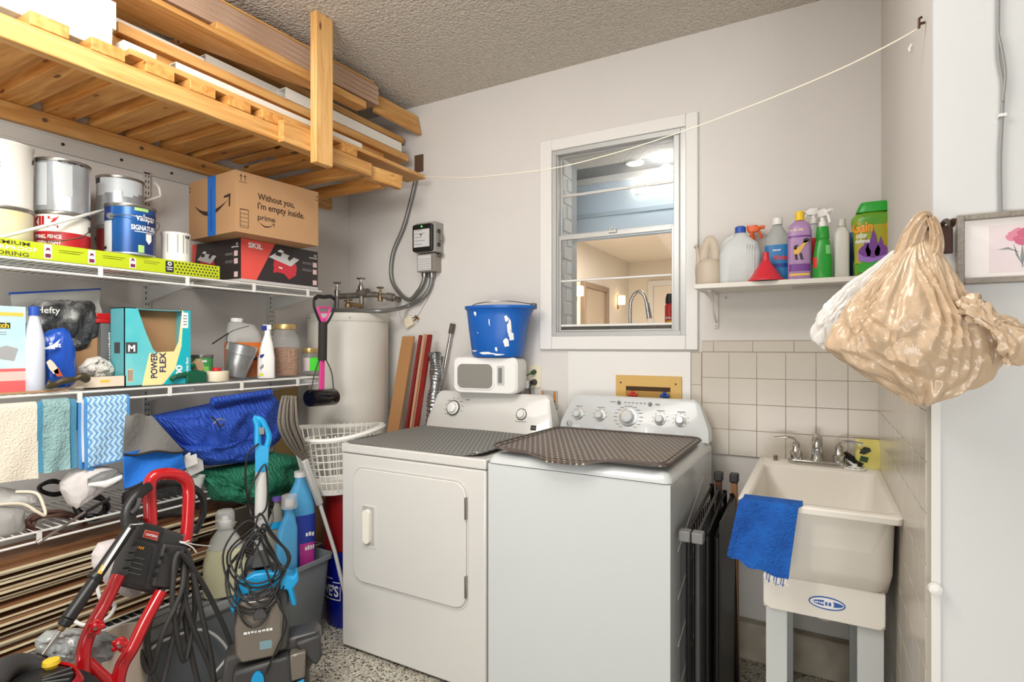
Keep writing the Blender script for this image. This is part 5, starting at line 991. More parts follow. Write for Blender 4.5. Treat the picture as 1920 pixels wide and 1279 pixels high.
# local: +X side is the printed face after rotation, box runs +Y from its near corner
Lb, Wb, Hb = .42, .375, .262
b = MB(); b.box(-Wb, 0, 0, Lb, 0, Hb, CARD)
x_ = .0004; BRN = mat('dark_brown_ink', (58, 40, 30), .6)
b.text('Without you,', .040, (x_, .102, .158), Y_, Z_, BRN, 'L', .018, .0006, wid=.185); b.text("I'm empty inside.", .040, (x_, .102, .117), Y_, Z_, BRN, 'L', .018, .0006, wid=.238); b.text('prime', .034, (x_, .102, .07), Y_, Z_, BRN, 'L', .012, .0006, wid=.085)
sm = [(i/12, -.02*math.sin(PI*i/12)) for i in range(13)]
def smile(b, o, ux, uy, w, dep, th, m_):
    up = [(w*(i/14-.5), -dep*math.sin(PI*(i/14)**.9)) for i in range(15)]; lo = [(x, y+th*(math.sin(PI*min(1, (i+.6)/14)))) for i, (x, y) in enumerate(up)]
    b.prism([(x, y-0) for x, y in up]+lo[::-1], o, ux, uy, .0006, m_); e = Vector((w*.5, .0)).to_3d() if False else (w*.5, 0)
    b.prism([(e[0]-w*.14, e[1]+w*.03), (e[0]-w*.12, e[1]+w*.065), (e[0]+w*.055, e[1]+w*.08), (e[0]+w*.04, e[1]-w*.12), (e[0]+w*.005, e[1]-w*.13), (e[0]+w*.01, e[1]+w*.03)], o, ux, uy, .0006, m_)
smile(b, Vector((x_, .145, .058)), Y_, Z_, .07, .018, .006, BRN)
for i in range(5): b.box(-.0001, x_+.0006, .022, .058, .03+.017*i, .0315+.017*i, BRN)
for y_ in (.021, .058): b.box(-.0001, x_+.0006, y_, y_+.0015, .022, .102, BRN)
b.box(-.0001, x_+.0006, .021, .0595, .022, .0235, BRN); b.box(-.0001, x_+.0006, .021, .0595, .1005, .102, BRN)
for y_ in (.025, .043): b.prism([(y_-.001, .222), (y_+.001, .222), (y_+.001, .24), (y_+.006, .238), (y_, .25), (y_-.006, .238), (y_-.001, .24)], (x_, 0, 0), Y_, Z_, .0006, BRN)
b.box(-.0001, x_+.0006, .016, .052, .215, .217, BRN)
for z_ in (.235, .218): b.box(-.0001, x_+.0005, .408, .415, z_, z_+.006, BRN); b.box(-Wb+.002, -Wb+.012, -.0006, 0, z_, z_+.006, BRN)
smile(b, Vector((-.185, -.0004, .145)), X_, Z_, .27, .055, .02, BRN)
b.build('carton', t, bev=.002)
b = MB(); TP = mat('blue_tape', (28, 104, 190), .4); b.box(-.215, -.15, -.0012, -.0002, .0, Hb+.0008, TP); b.box(-.215, -.15, -.0008, .05, Hb+.0001, Hb+.001, TP); b.text('~blue tape blue tape blue tape', .012, (-.182, -.0014, .12), Z_, X_*-1, mat('tape_print', (24, 60, 120), .5), 'C', 0, .0002, wid=.2); b.build('tape', t)
# ------------------------------------------------------------------ soft shapes seen on the left shelves
def interp(L, t):
    for a_, c_ in zip(L, L[1:]):
        if t <= c_[0]: f = (t-a_[0])/max(1e-6, c_[0]-a_[0]); return a_[1]+(c_[1]-a_[1])*f
    return L[-1][1]
def soft(top, bot, X, dep, mt, amp=.1, seed=0, n=48, m=60, b=None, fold=0, flatback=.35, lean_=0):
    # a cushion-like body: vertical sections between a top and a bottom outline (pixel outline carried onto the plane x = X)
    b = b or MB(); x0 = max(top[0][0], bot[0][0]); x1 = min(top[-1][0], bot[-1][0]); rings = []
    for j in range(m+1):
        u = j/m; px = x0+(x1-x0)*u; T = onX(px, interp(top, px), X); B_ = onX(px, interp(bot, px), X); zc = (T.z+B_.z)/2; hz = (T.z-B_.z)/2; d = dep*max(.08, math.sin(PI*min(.999, max(.001, u)))**.35); rg = []
        for i in range(n):
            a = 2*PI*i/n; c_, s_ = math.cos(a), math.sin(a); cc = math.copysign(abs(c_)**.7, c_); ss = math.copysign(abs(s_)**.7, s_)
            nn = noise.fractal(Vector((u*4+seed, s_*1.6, c_)), .8, 2, 4); k = 1+amp*nn+(fold*math.sin((u*7+s_*2+seed)*3) if fold else 0)
            x = X+(d*cc*k if c_ > 0 else d*cc*flatback)+lean_*ss; rg.append(Vector((x, T.y+.004*nn, zc+hz*ss*(1+.0*k))))
        rings.append(rg)
    b.loft(rings, mt); return b
def hang(pl, pr, yt, bl, br, X, th, mt, b=None, wav=.004, zrail=1.155, seed=0, mt2=None, n=16, m=26, roll=.012):
    # cloth hung over the lower rail: falls from the rail down the front, a short tail behind
    b = b or MB(); A_, C_ = onX(pl, bl, X), onX(pr, br, X); yA, yC = onX(pl, yt, X).y, onX(pr, yt, X).y
    def fn(u, v):
        y = yA+(yC-yA)*u
        if v < .14: k = v/.14; return (XF-.012*(1-k)-.004, y, zrail-.10*(1-k))
        if v < .26: a = PI*(v-.14)/.12; return (XF+.002-roll*math.cos(a)*.9, y, zrail+roll*math.sin(a))
        k = (v-.26)/.74; yy = y+((A_.y+(C_.y-A_.y)*u)-y)*k; zb = A_.z+(C_.z-A_.z)*u
        return (XF+.002+roll+wav*math.sin(u*8+k*5+seed)*k+(X-XF-.012)*0, yy, zrail+(zb-zrail)*k)
    b.sheet(fn, n, m, th, mt, mt2); return b

ZL = 1.1955
# left to right along the second shelf
y1_ = onXr(48, -2.3); t = thing('tape_package', 'light blue and coral tape package at the far left of second shelf', 'box', (-2.36, y1_-.12, ZL)); SKY_ = mat('sky_print', (164, 212, 222), .4, rgb2=(206, 224, 228), vscale=7)
b = MB(); b.box(-2.42, -2.3, y1_-.24, y1_, ZL, 1.478, SKY_); b.box(-2.3, -2.2994, y1_-.24, y1_, ZL, 1.275, mat('coral_band', (222, 100, 100), .4)); b.box(-2.2996, -2.299, y1_-.1, y1_, 1.235, 1.2352+.03, mat('pale_pink_swirl', (240, 190, 180), .4))
b.box(-2.3, -2.2992, y1_-.075, y1_-.006, 1.446, 1.458, mat('orange_strip', (236, 188, 80), .5)); b.box(-2.3, -2.299, y1_-.12, y1_-.04, 1.405, 1.424, INK); b.text('Scotch', .022, (-2.2986, y1_-.044, 1.408), Y_, Z_, mat('yellow_print', (232, 196, 48), .5), 'R', .03)
for z_ in (1.392, 1.385): b.box(-2.3, -2.2993, y1_-.1, y1_-.05, z_, z_+.002, INKG)
b.prism([(-.03, 0), (.02, -.01), (.03, .03), (.0, .04), (-.03, .03)], (-2.2996, y1_-.05, 1.31), Y_, Z_, .0006, mat('silver_print', (180, 182, 184), .3, .3)); b.build('carton', t, world=True, bev=.001)
q = onX(64, 700, -2.31); t = thing('squeeze_bottle', 'slim white bottle with blue cap beside the light blue box', 'bottle', (q.x, q.y, ZL)); b = MB(); b.lathe([(.026, 0), (.029, .005), (.029, .17), (.02, .22), (.013, .25), (.013, .26)], mt=mat('bluish_white_plastic', (206, 212, 224), .35)); b.build('bottle', t); MB().lathe([(.015, .255), (.015, .285), (.01, .287), (.001, .287)], mt=mat('blue_cap', (40, 80, 170), .4)).build('cap', t)
# zip bag
t = thing('zip_bag', 'clear zip bag of dark grey items with a blue zipper strip', 'plastic bag', onX(110, 720, -2.5)*Vector((1, 1, 0))+Vector((0, 0, 1.30)))
soft([(45, 575), (70, 560), (120, 560), (165, 562), (190, 590)], [(45, 580), (70, 640), (110, 668), (150, 665), (190, 640)], -2.47, .06, mat('dark_grey_contents', (58, 58, 60), .35, rgb2=(150, 150, 146), vscale=16, thr=(.45, .6), bump=.8, bscale=25), .35, 2.0).build('contents', t, world=True)
b = MB(); b.tube([onX(17, 551, -2.45), onX(100, 547, -2.45), onX(188, 543, -2.45)], .005, mat('blue_zipper', (30, 78, 176), .4), 8); b.build('zipper', t, world=True)
CB = mat('clear_bag_film', (196, 196, 192), .2, alpha=.45, bump=.6, bscale=20); b = MB()
def zb(u, v): p = onX(20+168*u, 552-9*u+v*(62-20*abs(u-.5)), -2.44); return p+X_*(.018*math.sin(u*9+v*6)*v)
b.sheet(zb, 20, 14, .001, CB); b.build('bag_film', t, world=True); b = MB(); b.text('Hefty', .032, onX(68, 586, -2.4), Y_, Z_, INKW, 'L', .01); b.build('lettering', t, world=True)
for sgn in (0, 1):
    pass
BB = mat('epsom_blue', (28, 78, 176), .25, bump=.4, bscale=18)
t = thing('salt_bag', 'crinkled blue bath salt bag with a bird on it', 'bag', onX(107, 720, -2.35)*Vector((1, 1, 0))+Vector((0, 0, ZL)))
soft([(72, 650), (76, 628), (95, 618), (115, 614), (125, 620), (135, 660), (141, 700)], [(72, 655), (78, 690), (82, 727), (100, 728), (125, 726), (136, 722), (141, 704)], -2.35, .045, BB, .12, 5.5).build('pouch', t, world=True)
b = MB(); xx = -2.29
b.text('Epsom', .015, onX(76, 655, xx), Y_, Z_, INKW, 'L', .01, wid=.04); b.text('Salt', .022, onX(92, 651, xx), Y_, Z_, INKW, 'L', .03, wid=.034)
o_ = onX(100, 690, xx)
for pts, m_ in (([(-.02, .02), (-.01, .03), (.0, .02), (.012, -.0), (.016, -.02), (0, -.02), (-.012, -.002)], mat('bird_cream', (228, 206, 186), .6)), ([(0, -.01), (.014, .0), (.022, -.018), (.028, -.03), (.01, -.03)], mat('bird_orange', (188, 84, 40), .6)), ([(-.02, .07), (-.0, .08), (.02, .1), (.01, .075), (.0, .065)], INKW)): b.prism(pts, o_, Y_, Z_, .001, m_)
b.build('printing', t, world=True)
# cardboard tray, brown opened box, grey box and red lidded case behind
y0, y1_ = onXr(132, -2.43), onXr(190, -2.43); solo(MB().box(-2.58, -2.43, y0-.03, y1_, ZL, 1.385, CARD), 'cardboard_box', 'small opened brown cardboard box beneath the zip bag', 'box', bev=.002)
y0, y1_ = onXr(190, -2.40), onXr(214, -2.40); b = MB(); b.box(-2.52, -2.40, y0, y1_, ZL, 1.435, mat('grey_carton', (112, 114, 114), .45)); b.text('~SELF LEVELING', .014, (-2.3994, y1_-.02, 1.40), Z_*-1, Y_, INKW, 'L', .01, wid=.13); solo(b, 'grey_box', 'tall grey box with white lettering left of the teal box', 'box', bev=.001)
y0, y1_ = onXr(168, -2.46), onXr(216, -2.46); b = MB(); b.box(-2.515, -2.405, (y0+y1_)/2-.045, y1_+.01, 1.4365, 1.452, mat('red_clear_plastic', (200, 40, 44), .2)); b.box(-2.5, -2.42, (y0+y1_)/2-.04, y1_, 1.452, 1.475, mat('red_clear_plastic', (200, 40, 44), .2)); solo(b, 'red_plastic_case', 'small red plastic case lying on the tall grey box', 'case', bev=.003)
soft([(148, 690), (165, 672), (185, 668), (205, 680), (212, 695)], [(148, 700), (165, 708), (185, 708), (205, 706), (212, 700)], -2.36, .04, mat('crumpled_paper', (206, 202, 194), .7, rgb2=(120, 116, 110), vscale=10, thr=(.5, .62), bump=.8, bscale=30), .4, 9)
b = soft([(148, 690), (165, 672), (185, 668), (205, 680), (212, 695)], [(148, 700), (165, 708), (185, 708), (205, 706), (212, 700)], -2.36, .04, MATS['crumpled_paper'], .4, 9); solo(b, 'crumpled_paper', 'crumpled grey and white paper behind the low cream tray', 'paper')
y0, y1_ = onXr(150, -2.3), onXr(228, -2.3); b = MB(); TRY = mat('cream_carton', (222, 206, 184), .6); b.box(-2.40, -2.27, y0, y1_, ZL, ZL+.004, TRY); b.box(-2.274, -2.27, y0, y1_, ZL, ZL+.042, TRY); b.box(-2.40, -2.396, y0, y1_, ZL, ZL+.04, TRY); b.box(-2.396, -2.274, y1_-.004, y1_, ZL, ZL+.042, TRY); b.box(-2.2702, -2.2694, y0+.05, y0+.08, ZL+.02, ZL+.03, mat('orange_strip', (236, 188, 80), .5)); solo(b, 'carton_tray', 'low cream cardboard tray at the shelf edge beside the teal box', 'tray')
GLV = mat('dark_olive_leather', (66, 56, 34), .4, bump=.5, bscale=40)
b = MB(); b.tube(spline([onX(88, 720, -2.235), onX(100, 722, -2.23), onX(118, 714, -2.23), onX(136, 712, -2.235), onX(152, 706, -2.24), onX(163, 712, -2.25)], 6), lambda k: .015-.005*math.sin(k*PI)+.002*math.sin(k*17), GLV, 14); solo(b, 'work_glove', 'dark olive rolled work glove lying on the shelf edge', 'glove')
# cardboard strip under the left items
solo(MB().box(-2.5, -2.255, onXr(-60, -2.3), onXr(122, -2.25), ZL-.001, ZL+.0002, CARD) if False else MB().box(-2.252, -2.246, onXr(-60, -2.25), onXr(128, -2.25), ZL-.0005, ZL+.006, CARD), 'cardboard_strip', 'thin brown cardboard strip lying along the left shelf edge', 'cardboard')
# teal trash bag box
TEAL = mat('teal_print', (62, 186, 196), .35, rgb2=(130, 206, 208), vscale=5); TEALS = mat('teal_side', (96, 176, 184), .4)
Y0, Y1 = onXr(233, -2.27), onXr(357, -2.27); t = thing('trash_bag_box', 'teal kitchen trash bag box with torn brown front opening', 'box', (-2.32, (Y0+Y1)/2, ZL)); H_ = .298; W_ = Y1-Y0
b = MB(); b.box(-2.37, -2.367, Y0, Y1, ZL, ZL+H_, TEALS); b.box(-2.37, -2.27, Y0, Y0+.003, ZL, ZL+H_, TEALS); b.box(-2.37, -2.27, Y1-.003, Y1, ZL, ZL+H_, TEALS); b.box(-2.37, -2.27, Y0, Y1, ZL, ZL+.003, TEALS)
b.box(-2.366, -2.365, Y0+.003, Y1-.003, ZL+.003, ZL+H_-.003, CARD); b.box(-2.37, -2.27, Y0, Y0+W_*.17, ZL+H_-.003, ZL+H_, TEALS); b.box(-2.37, -2.27, Y1-W_*.12, Y1, ZL+H_-.003, ZL+H_, TEALS); b.box(-2.37, -2.32, Y0, Y1, ZL+H_-.003, ZL+H_, TEALS)
# front sheet with the torn trapezoid: left strip, right strip, foot
f = lambda pts, m_, h=.003, o=0: b.prism([(x*W_, z*H_) for x, z in pts], (-2.273+o, Y0, ZL), Y_, Z_, h, m_)
f([(0, 0), (.5, 0), (.5, .43), (.46, .43), (.41, .47), (.3, .7), (.185, 1), (0, 1)], TEAL); f([(.5, 0), (1, 0), (1, 1), (.87, 1), (.81, .57), (.74, .44), (.5, .43)], mat('cream_print', (236, 230, 214), .4)); 
f([(.56, 0), (1, 0), (1, 1), (.89, 1), (.85, .5), (.75, .2)], mat('cyan_print', (20, 176, 190), .35), .0006, .003); f([(.25, .0), (.3, .2), (.36, .42), (.5, .42), (.6, .1), (.55, .0)], mat('cream_print', (236, 230, 214), .4), .0005, .003)
f([(.02, .42), (.18, .42), (.18, .56), (.02, .56)], mat('grey_logo', (70, 72, 76), .5), .0008, .003)
b.text('M', .034, (-2.2692, Y0+W_*.10, ZL+H_*.445), Y_, Z_, INKW, 'C', .04)
f([(.04, .06), (.12, .06), (.12, .22), (.04, .22)], mat('cream_stripe', (226, 200, 150), .5), .0006, .003)
for i in range(4): f([(.048+.018*i, .07), (.056+.018*i, .07), (.056+.018*i, .21), (.048+.018*i, .21)], mat('navy_print', (24, 44, 104), .4), .0008, .003)
b.text('POWER', .034, (-2.2690, Y0+W_*.47, ZL+.028), Z_, Y_*-1, mat('indigo_print', (52, 48, 92), .5), 'L', .02, wid=.1); b.text('FLEX', .034, (-2.2690, Y0+W_*.6, ZL+.05), Z_, Y_*-1, MATS['indigo_print'], 'L', .02, wid=.078)
b.text('00', .036, (-2.2690, Y0+W_*.86, ZL+.03), Z_, Y_*-1, INKW, 'L', .03, wid=.045); b.text('Kitchen Bags', .015, (-2.2690, Y0+W_*.96, ZL+.03), Z_, Y_*-1, INKW, 'L', .02, wid=.075); f([(.86, .76), (.96, .76), (.96, .97), (.86, .97)], INKW, .0008, .003)
for i in range(4): f([(.88, .8+.04*i), (.94, .8+.04*i), (.94, .815+.04*i), (.88, .815+.04*i)], INKG, .001, .003)
for yk in (.018,): b.box(-2.34, -2.30, Y0-.0006, Y0, ZL+H_*.42, ZL+H_*.56, mat('grey_logo', (70, 72, 76), .5))
b.build('carton', t, world=True)
def lcan(name, lab, cat, px, X, r, h, mt, fn=None, rz=PI/2-.6, e=1, prof=None, z=None, n=32):
    q = onX(px, 600, X); t = thing(name, lab, cat, (X, q.y, z or ZL), rz=rz); b = MB(); b.lathe(prof or [(r*.97, 0), (r, .004), (r, h-.004), (r*.97, h), (.001, h)], mt=mt, n=n, e=e)
    if fn: fn(b, r, h)
    b.build('body', t, ang=50); return t
GC_ = mat('bright_green_can', (56, 142, 76), .4)
t = lcan('green_tin', 'round green tin with metal lid right of the teal box', 'tin', 379, -2.38, .042, .105, GC_, lambda b, r, h: (b.wtext('~of Mountain', .014, r, r, h*.78, -.1, INKW, .01, wid=.05), b.wpatch(r, r, h*.25, h*.6, .1, .7, mat('lime_print', (120, 190, 90), .4), n=6)))
MB().lathe([(.043, .1), (.044, .105), (.044, .113), (.038, .113), (.036, .109), (.001, .109)], mt=STEEL).build('lid', t)
# tilted galvanised pail
q = onX(440, 706, -2.33); R_ = TR(0, 0, 0) @ RZ(PI/2-.5) @ RY(.22); t = thing('metal_pail', 'small galvanised metal pail tilted beside the orange jug', 'pail', (q.x, q.y, ZL+.012), R=RZ(PI/2-.5) @ RY(.24))
b = MB(); b.lathe([(.001, .002), (.043, 0), (.045, .004), (.058, .1), (.06, .102), (.0625, .145), (.065, .148), (.062, .15), (.058, .145), (.05, .05), (.04, .01), (.001, .008)], mt=GALV, n=40); b.lathe([(.0595, .105), (.061, .108), (.0605, .111)], mt=GALV, n=40); b.build('pail_body', t)
b = MB(); b.box(-.066, -.058, -.01, .01, .115, .145, GALV); b.tube(spline([(-.064, 0, .135), (-.075, -.01, .17), (-.06, -.02, .2), (.0, -.03, .24)], 6), .002, BLACK, 6); b.build('handle', t)
b = MB(); b.tube([onX(398, 645, -2.36), onX(428, 625, -2.36)], .003, BLACK, 6); solo(b, 'thin_black_rod', 'thin black rod leaning on the rim of the tilted pail', 'rod')
b = MB(); GT = mat('dark_green_enamel', (10, 84, 58), .3); b.tube(spline([onX(325, 708, -2.255), onX(345, 703, -2.27), onX(365, 700, -2.28), onX(384, 704, -2.28)], 5), lambda k: .010+.006*k, GT, 12); b.box(-2.30, -2.26, onXr(345, -2.28), onXr(383, -2.28), ZL, ZL+.045, GT); b.cyl(onX(326, 708, -2.25), onX(322, 712, -2.245), .011, mt=GT); b.cyl(onX(352, 690, -2.28), onX(366, 684, -2.28), .008, mt=GT)
solo(b, 'staple_tool', 'dark green metal hand tool lying at the shelf edge', 'tool', bev=.004)
q = onX(406, 715, -2.29); t = thing('tape_roll', 'cream masking tape roll lying flat before the green tin', 'tape', (q.x, q.y, ZL), rz=0); MB().lathe([(.026, 0), (.047, 0), (.048, .002), (.048, .042), (.047, .044), (.026, .044), (.025, .042), (.025, .002), (.026, 0)], mt=mat('cream_tape', (218, 206, 180), .5), n=40).build('roll', t)
q2 = q; solo(MB(TR(q.x, q.y, ZL+.0445)).lathe([(.012, -.03), (.018, 0), (.018, .012), (.012, .014), (.001, .014)], mt=mat('red_cap', (196, 40, 44), .4), n=20), 'loose_red_cap', 'small loose red cap set in the hole of the tape roll', 'cap')  # a loose red cap sitting in the tape roll
q = onX(389, 690, -2.315); solo(MB(TR(q.x-.035, q.y-.01, ZL+.046) @ RZ(.3) @ RX(.6)).box(-.012, .012, -.02, .02, 0, .05, mat('pale_wood', (206, 174, 134), .6)), 'wood_scrap', 'small pale wood scrap leaning against the green tin', 'wood scrap', bev=.002)
# orange jug
q = onX(457, 706, -2.42); t = thing('clear_jug', 'clear plastic jug with orange label and grip hole behind pail', 'jug', (q.x, q.y, ZL), rz=PI/2-.55); w = .083
b = MB(); b.sup([(0, w*.95, .055, 4), (.005, w, .06, 4), (.16, w, .06, 4), (.2, w*.96, .05, 3.5), (.255, w*.72, .03, 2.5, -.01, 0), (.262, w*.45, .022, 2.2, -.03, 0), (.27, w*.3, .02, 2, -.03, 0)], mat('clear_grey_plastic', (196, 194, 190), .2, trans=.35, ior=1.15)); b.build('body', t, ang=50)
b = MB(); b.sup([(.268, w*.32, .021, 2, -.03, 0), (.285, w*.32, .021, 2, -.03, 0)], PWHITE); b.build('cap', t); b = MB(); b.p = 4; b.wpatch(w, .06, .05, .17, -1.5, 1.5, mat('orange_label', (222, 128, 44), .4, rgb2=(196, 90, 40), vscale=10), n=30); b.wpatch(w, .06, .005, .05, -1.5, 1.5, mat('brown_orange', (184, 106, 56), .4), n=30); b.text('~Orange', .018, (0, -.0625, .14), mt=INK, wid=.06); b.wpatch(w, .06, .085, .1, -.6, .9, mat('dark_brown_print', (74, 58, 30), .7), h=.0012); b.build('label', t)
# spray bottle without trigger: white with blue cap
q = onX(499, 706, -2.29); t = thing('spray_bottle', 'white spray bottle with dark blue nozzle on the second shelf', 'spray bottle', (q.x, q.y, ZL), rz=PI/2-.5)
b = MB(); b.p = 3; b.sup([(0, .036, .022, 3), (.004, .039, .024, 3), (.1, .038, .024, 3), (.17, .024, .02, 2.6, .004, 0), (.205, .014, .014, 2, .006, 0), (.21, .014, .014, 2, .006, 0)], PWHITE, 40); b.prism([(-.036, .012), (-.012, .012), (-.006, .09), (-.018, .12), (-.034, .1)], (0, -.0215, 0), X_, Z_, .0012, mat('label_lilac', (222, 206, 206), .5)); b.box(-.035, -.012, -.0235, -.0222, .012, .024, mat('lime_band', (206, 206, 60), .5)); b.prism([(-.03, .095), (-.012, .1), (-.012, .115), (-.03, .11)], (0, -.0222, 0), X_, Z_, .001, mat('navy_print', (24, 44, 104), .4)); b.prism([(-.03, .04), (-.01, .055), (-.014, .07), (-.03, .055)], (0, -.0225, 0), X_, Z_, .001, INKG); b.build('bottle', t, ang=50)
b = MB(TR(.006, 0, .208)); b.lathe([(.014, 0), (.013, .018), (.01, .02)], mt=PWHITE); b.box(-.022, .016, -.011, .011, .02, .045, PWHITE); b.box(-.026, -.004, -.0125, .0125, .018, .042, mat('deep_blue_plastic', (28, 48, 140), .35)); b.build('trigger_head', t, bev=.003)
# jars
JG = mat('jar_glass', (226, 230, 228), .06, alpha=.16); GOLD = mat('gold_lid', (196, 168, 110), .35, .6); NUT = mat('brown_seeds', (184, 122, 62), .6, rgb2=(112, 66, 30), vscale=95, bump=1, bscale=95)
def jar(lab, px, X, r, h, fill, lidr, sq=3, name='glass_jar', lidh=.022):
    q = onX(px, 600, X); t = thing(name, lab, 'jar', (X, q.y, ZL), rz=PI/2-.5)
    MB().sup([(0, r*.92, r*.92, sq), (.006, r, r, sq), (h*.72, r, r, sq), (h*.84, r*.93, r*.93, 2.4), (h*.93, lidr*.95, lidr*.95, 2), (h, lidr*.95, lidr*.95, 2)], JG, 40).build('glass', t, ang=50)
    if fill: MB().sup([(.004, r*.9, r*.9, sq), (.008, r*.95, r*.95, sq), (fill, r*.95, r*.95, sq), (fill+.006, r*.5, r*.5, 2)], NUT, 40).build('seeds', t)['kind'] = 'stuff'
    MB().lathe([(lidr, h-.004), (lidr*1.03, h-.002), (lidr*1.03, h+lidh-.006), (lidr*.98, h+lidh), (.001, h+lidh)], mt=GOLD, n=40).build('lid', t); return t
jar('large glass jar of brown seeds with gold lid on second shelf', 534, -2.375, .068, .24, .14, .052)
t = jar('small glass jar with neon green label and gold lid', 581, -2.4, .046, .118, 0, .04)
b = MB(); b.p = 3; b.wpatch(.046, .046, .02, .09, -.1, 1.2, mat('neon_green', (80, 230, 60), .4), n=10); b.wpatch(.046, .046, .02, .09, -1.3, -.12, mat('label_lilac', (222, 206, 206), .5), n=10); b.build('label', t)
for i, (px, lab) in enumerate(((565, 'pale glass jar behind'),)): pass

# scooper hung at the end of the top shelf
t = thing('pet_scooper', 'pink and black pet waste scooper hanging off the shelf end', 'scooper', onX(604, 765, -2.16)); XS_ = -2.17; PKP = mat('hot_pink_plastic', (226, 70, 150), .35)
def S(px, py, dx=0): return onX(px, py, XS_+dx)
b = MB(); b.tube(spline([S(590, 560), S(597, 556), S(608, 557), S(620, 556), S(627, 560)], 5), .010, BLACK, 12, flat=.8); b.tube(spline([S(589, 560), S(589, 575), S(596, 595), S(602, 608)], 6), .006, BLACK, 10); b.tube(spline([S(628, 560), S(628, 575), S(620, 595), S(612, 608)], 6), .006, BLACK, 10); b.build('handle', t, world=True)
b = MB(); b.tube([S(595, 577), S(607, 576), S(620, 577)], .005, PKP, 8); b.tube([S(595, 577), S(603, 603)], .006, PKP, 8); b.tube([S(620, 577), S(610, 603)], .006, PKP, 8); b.tube([S(597, 586), S(617, 586)], .004, PKP, 8); b.beam(S(606, 596), S(605, 608), .02, .012, PKP, up=X_); b.beam(S(604, 674), S(603, 735), .026, .012, PKP, up=X_); b.build('pink_shaft', t, world=True, bev=.002)
b = MB(); b.cyl(S(605.5, 604), S(604.5, 676), .0215, mt=mat('black_foam', (44, 38, 36), .8), n=20); b.build('foam_grip', t, world=True, bev=.003)
b = MB(); b.tube(spline([S(598, 676), S(590, 700), S(583, 735)], 5), .003, DGREY, 8); b.tube(spline([S(612, 676), S(622, 700), S(626, 738)], 5), .003, DGREY, 8); b.tube([S(580, 735, .01), S(628, 731, .01)], .006, BLACK, 8); b.build('pull_rods', t, world=True)
c0, c1 = S(580, 747), S(626, 744); b = MB(); ax = (c1-c0).normalized(); rgs = []
for p_, k in ((c0, .96), (c0+ax*.003, 1), (c1-ax*.003, 1), (c1, .96)):
    rgs.append([p_+(X_*math.cos(a)*.046*k+Vector((0, 0, 1))*math.sin(a)*.042*k) for a in [2*PI*i/28 for i in range(28)]])
b.loft(rgs, mat('glossy_black', (14, 13, 14), .12)); b.build('scoop_bucket', t, world=True)

# mop pads and cloths over the rail
FUZ = mat('cream_fleece', (226, 216, 198), .95, bump=.5, bscale=160, var=.04)
b = hang(-40, 72, 757, 910, 897, -2.235, .006, FUZ, wav=.003); solo(b, 'mop_pad', 'cream fleece pad hanging at the far left of the rail', 'mop pad', 'mop pads over the second shelf rail')
TE1 = mat('teal_fabric', (72, 136, 166), .9, bump=.3, bscale=200); TE2 = mat('pale_teal_pile', (142, 176, 176), .95, bump=.8, bscale=130, var=.15, vscale=25)
t = thing('mop_pad', 'muted teal mop pad with pale pile, second from left', 'mop pad', onX(107, 890, -2.235), group='mop pads over the second shelf rail')
hang(70, 144, 753, 888, 877, -2.235, .003, TE1, seed=1).build('backing', t, world=True); b = hang(81, 130, 753, 888, 879, -2.235, .006, TE2, seed=1, roll=.0175); b.build('pile', t, world=True)
def chev():
    m = mat('chevron_pile', (90, 150, 200), .9); nt = m.node_tree; N = nt.nodes; L = nt.links; b = N['Principled BSDF']; tc = N.new('ShaderNodeTexCoord'); sp = N.new('ShaderNodeSeparateXYZ'); L.new(tc.outputs['Object'], sp.inputs[0])
    def M_(op, a, b2=None):
        n = N.new('ShaderNodeMath'); n.operation = op
        for i, v in enumerate((a, b2)):
            if v is None: continue
            if isinstance(v, (int, float)): n.inputs[i].default_value = v
            else: L.new(v, n.inputs[i])
        return n.outputs[0]
    tri = M_('ABSOLUTE', M_('SUBTRACT', M_('FRACT', M_('ADD', M_('DIVIDE', sp.outputs[2], .03), 50.)), .5))
    k = M_('FRACT', M_('ADD', M_('ADD', M_('DIVIDE', sp.outputs[1], .017), M_('MULTIPLY', tri, 1.3)), 50.))
    nz = N.new('ShaderNodeTexNoise'); nz.inputs['Scale'].default_value = 140; L.new(tc.outputs['Object'], nz.inputs[0]); k2 = M_('ADD', k, M_('MULTIPLY', nz.outputs[0], .5))
    rp = N.new('ShaderNodeValToRGB'); cr = rp.color_ramp; cr.elements[0].position = .2; cr.elements[0].color = lin((70, 124, 178)); cr.elements[1].position = 1.2 if False else .95; cr.elements[1].color = lin((188, 216, 232)); e = cr.elements.new(.55); e.color = lin((112, 164, 208)); L.new(k2, rp.inputs[0]); L.new(rp.outputs[0], b.inputs['Base Color'])
    bp = N.new('ShaderNodeBump'); bp.inputs['Strength'].default_value = .6; bp.inputs['Distance'].default_value = .004; L.new(k2, bp.inputs['Height']); L.new(bp.outputs[0], b.inputs['Normal']); return m
CH_ = chev(); BLF = mat('sky_blue_trim', (76, 142, 204), .8)
t = thing('mop_pad', 'light blue mop pad with zigzag pile hanging from the rail', 'mop pad', onX(200, 880, -2.235), group='mop pads over the second shelf rail')
hang(147, 176, 762, 878, 884, -2.24, .003, BLF, seed=2, roll=.006).build('rear_trim', t, world=True); hang(153, 178, 766, 866, 874, -2.24, .003, mat('white_loop_fabric', (206, 204, 206), .9), seed=2, roll=.0095).build('rear_lining', t, world=True)
hang(158, 243, 745, 880, 860, -2.235, .004, BLF, seed=3, roll=.014).build('trim', t, world=True); hang(164, 238, 745, 876, 858, -2.235, .009, CH_, seed=3, roll=.015).build('zigzag_pile', t, world=True)
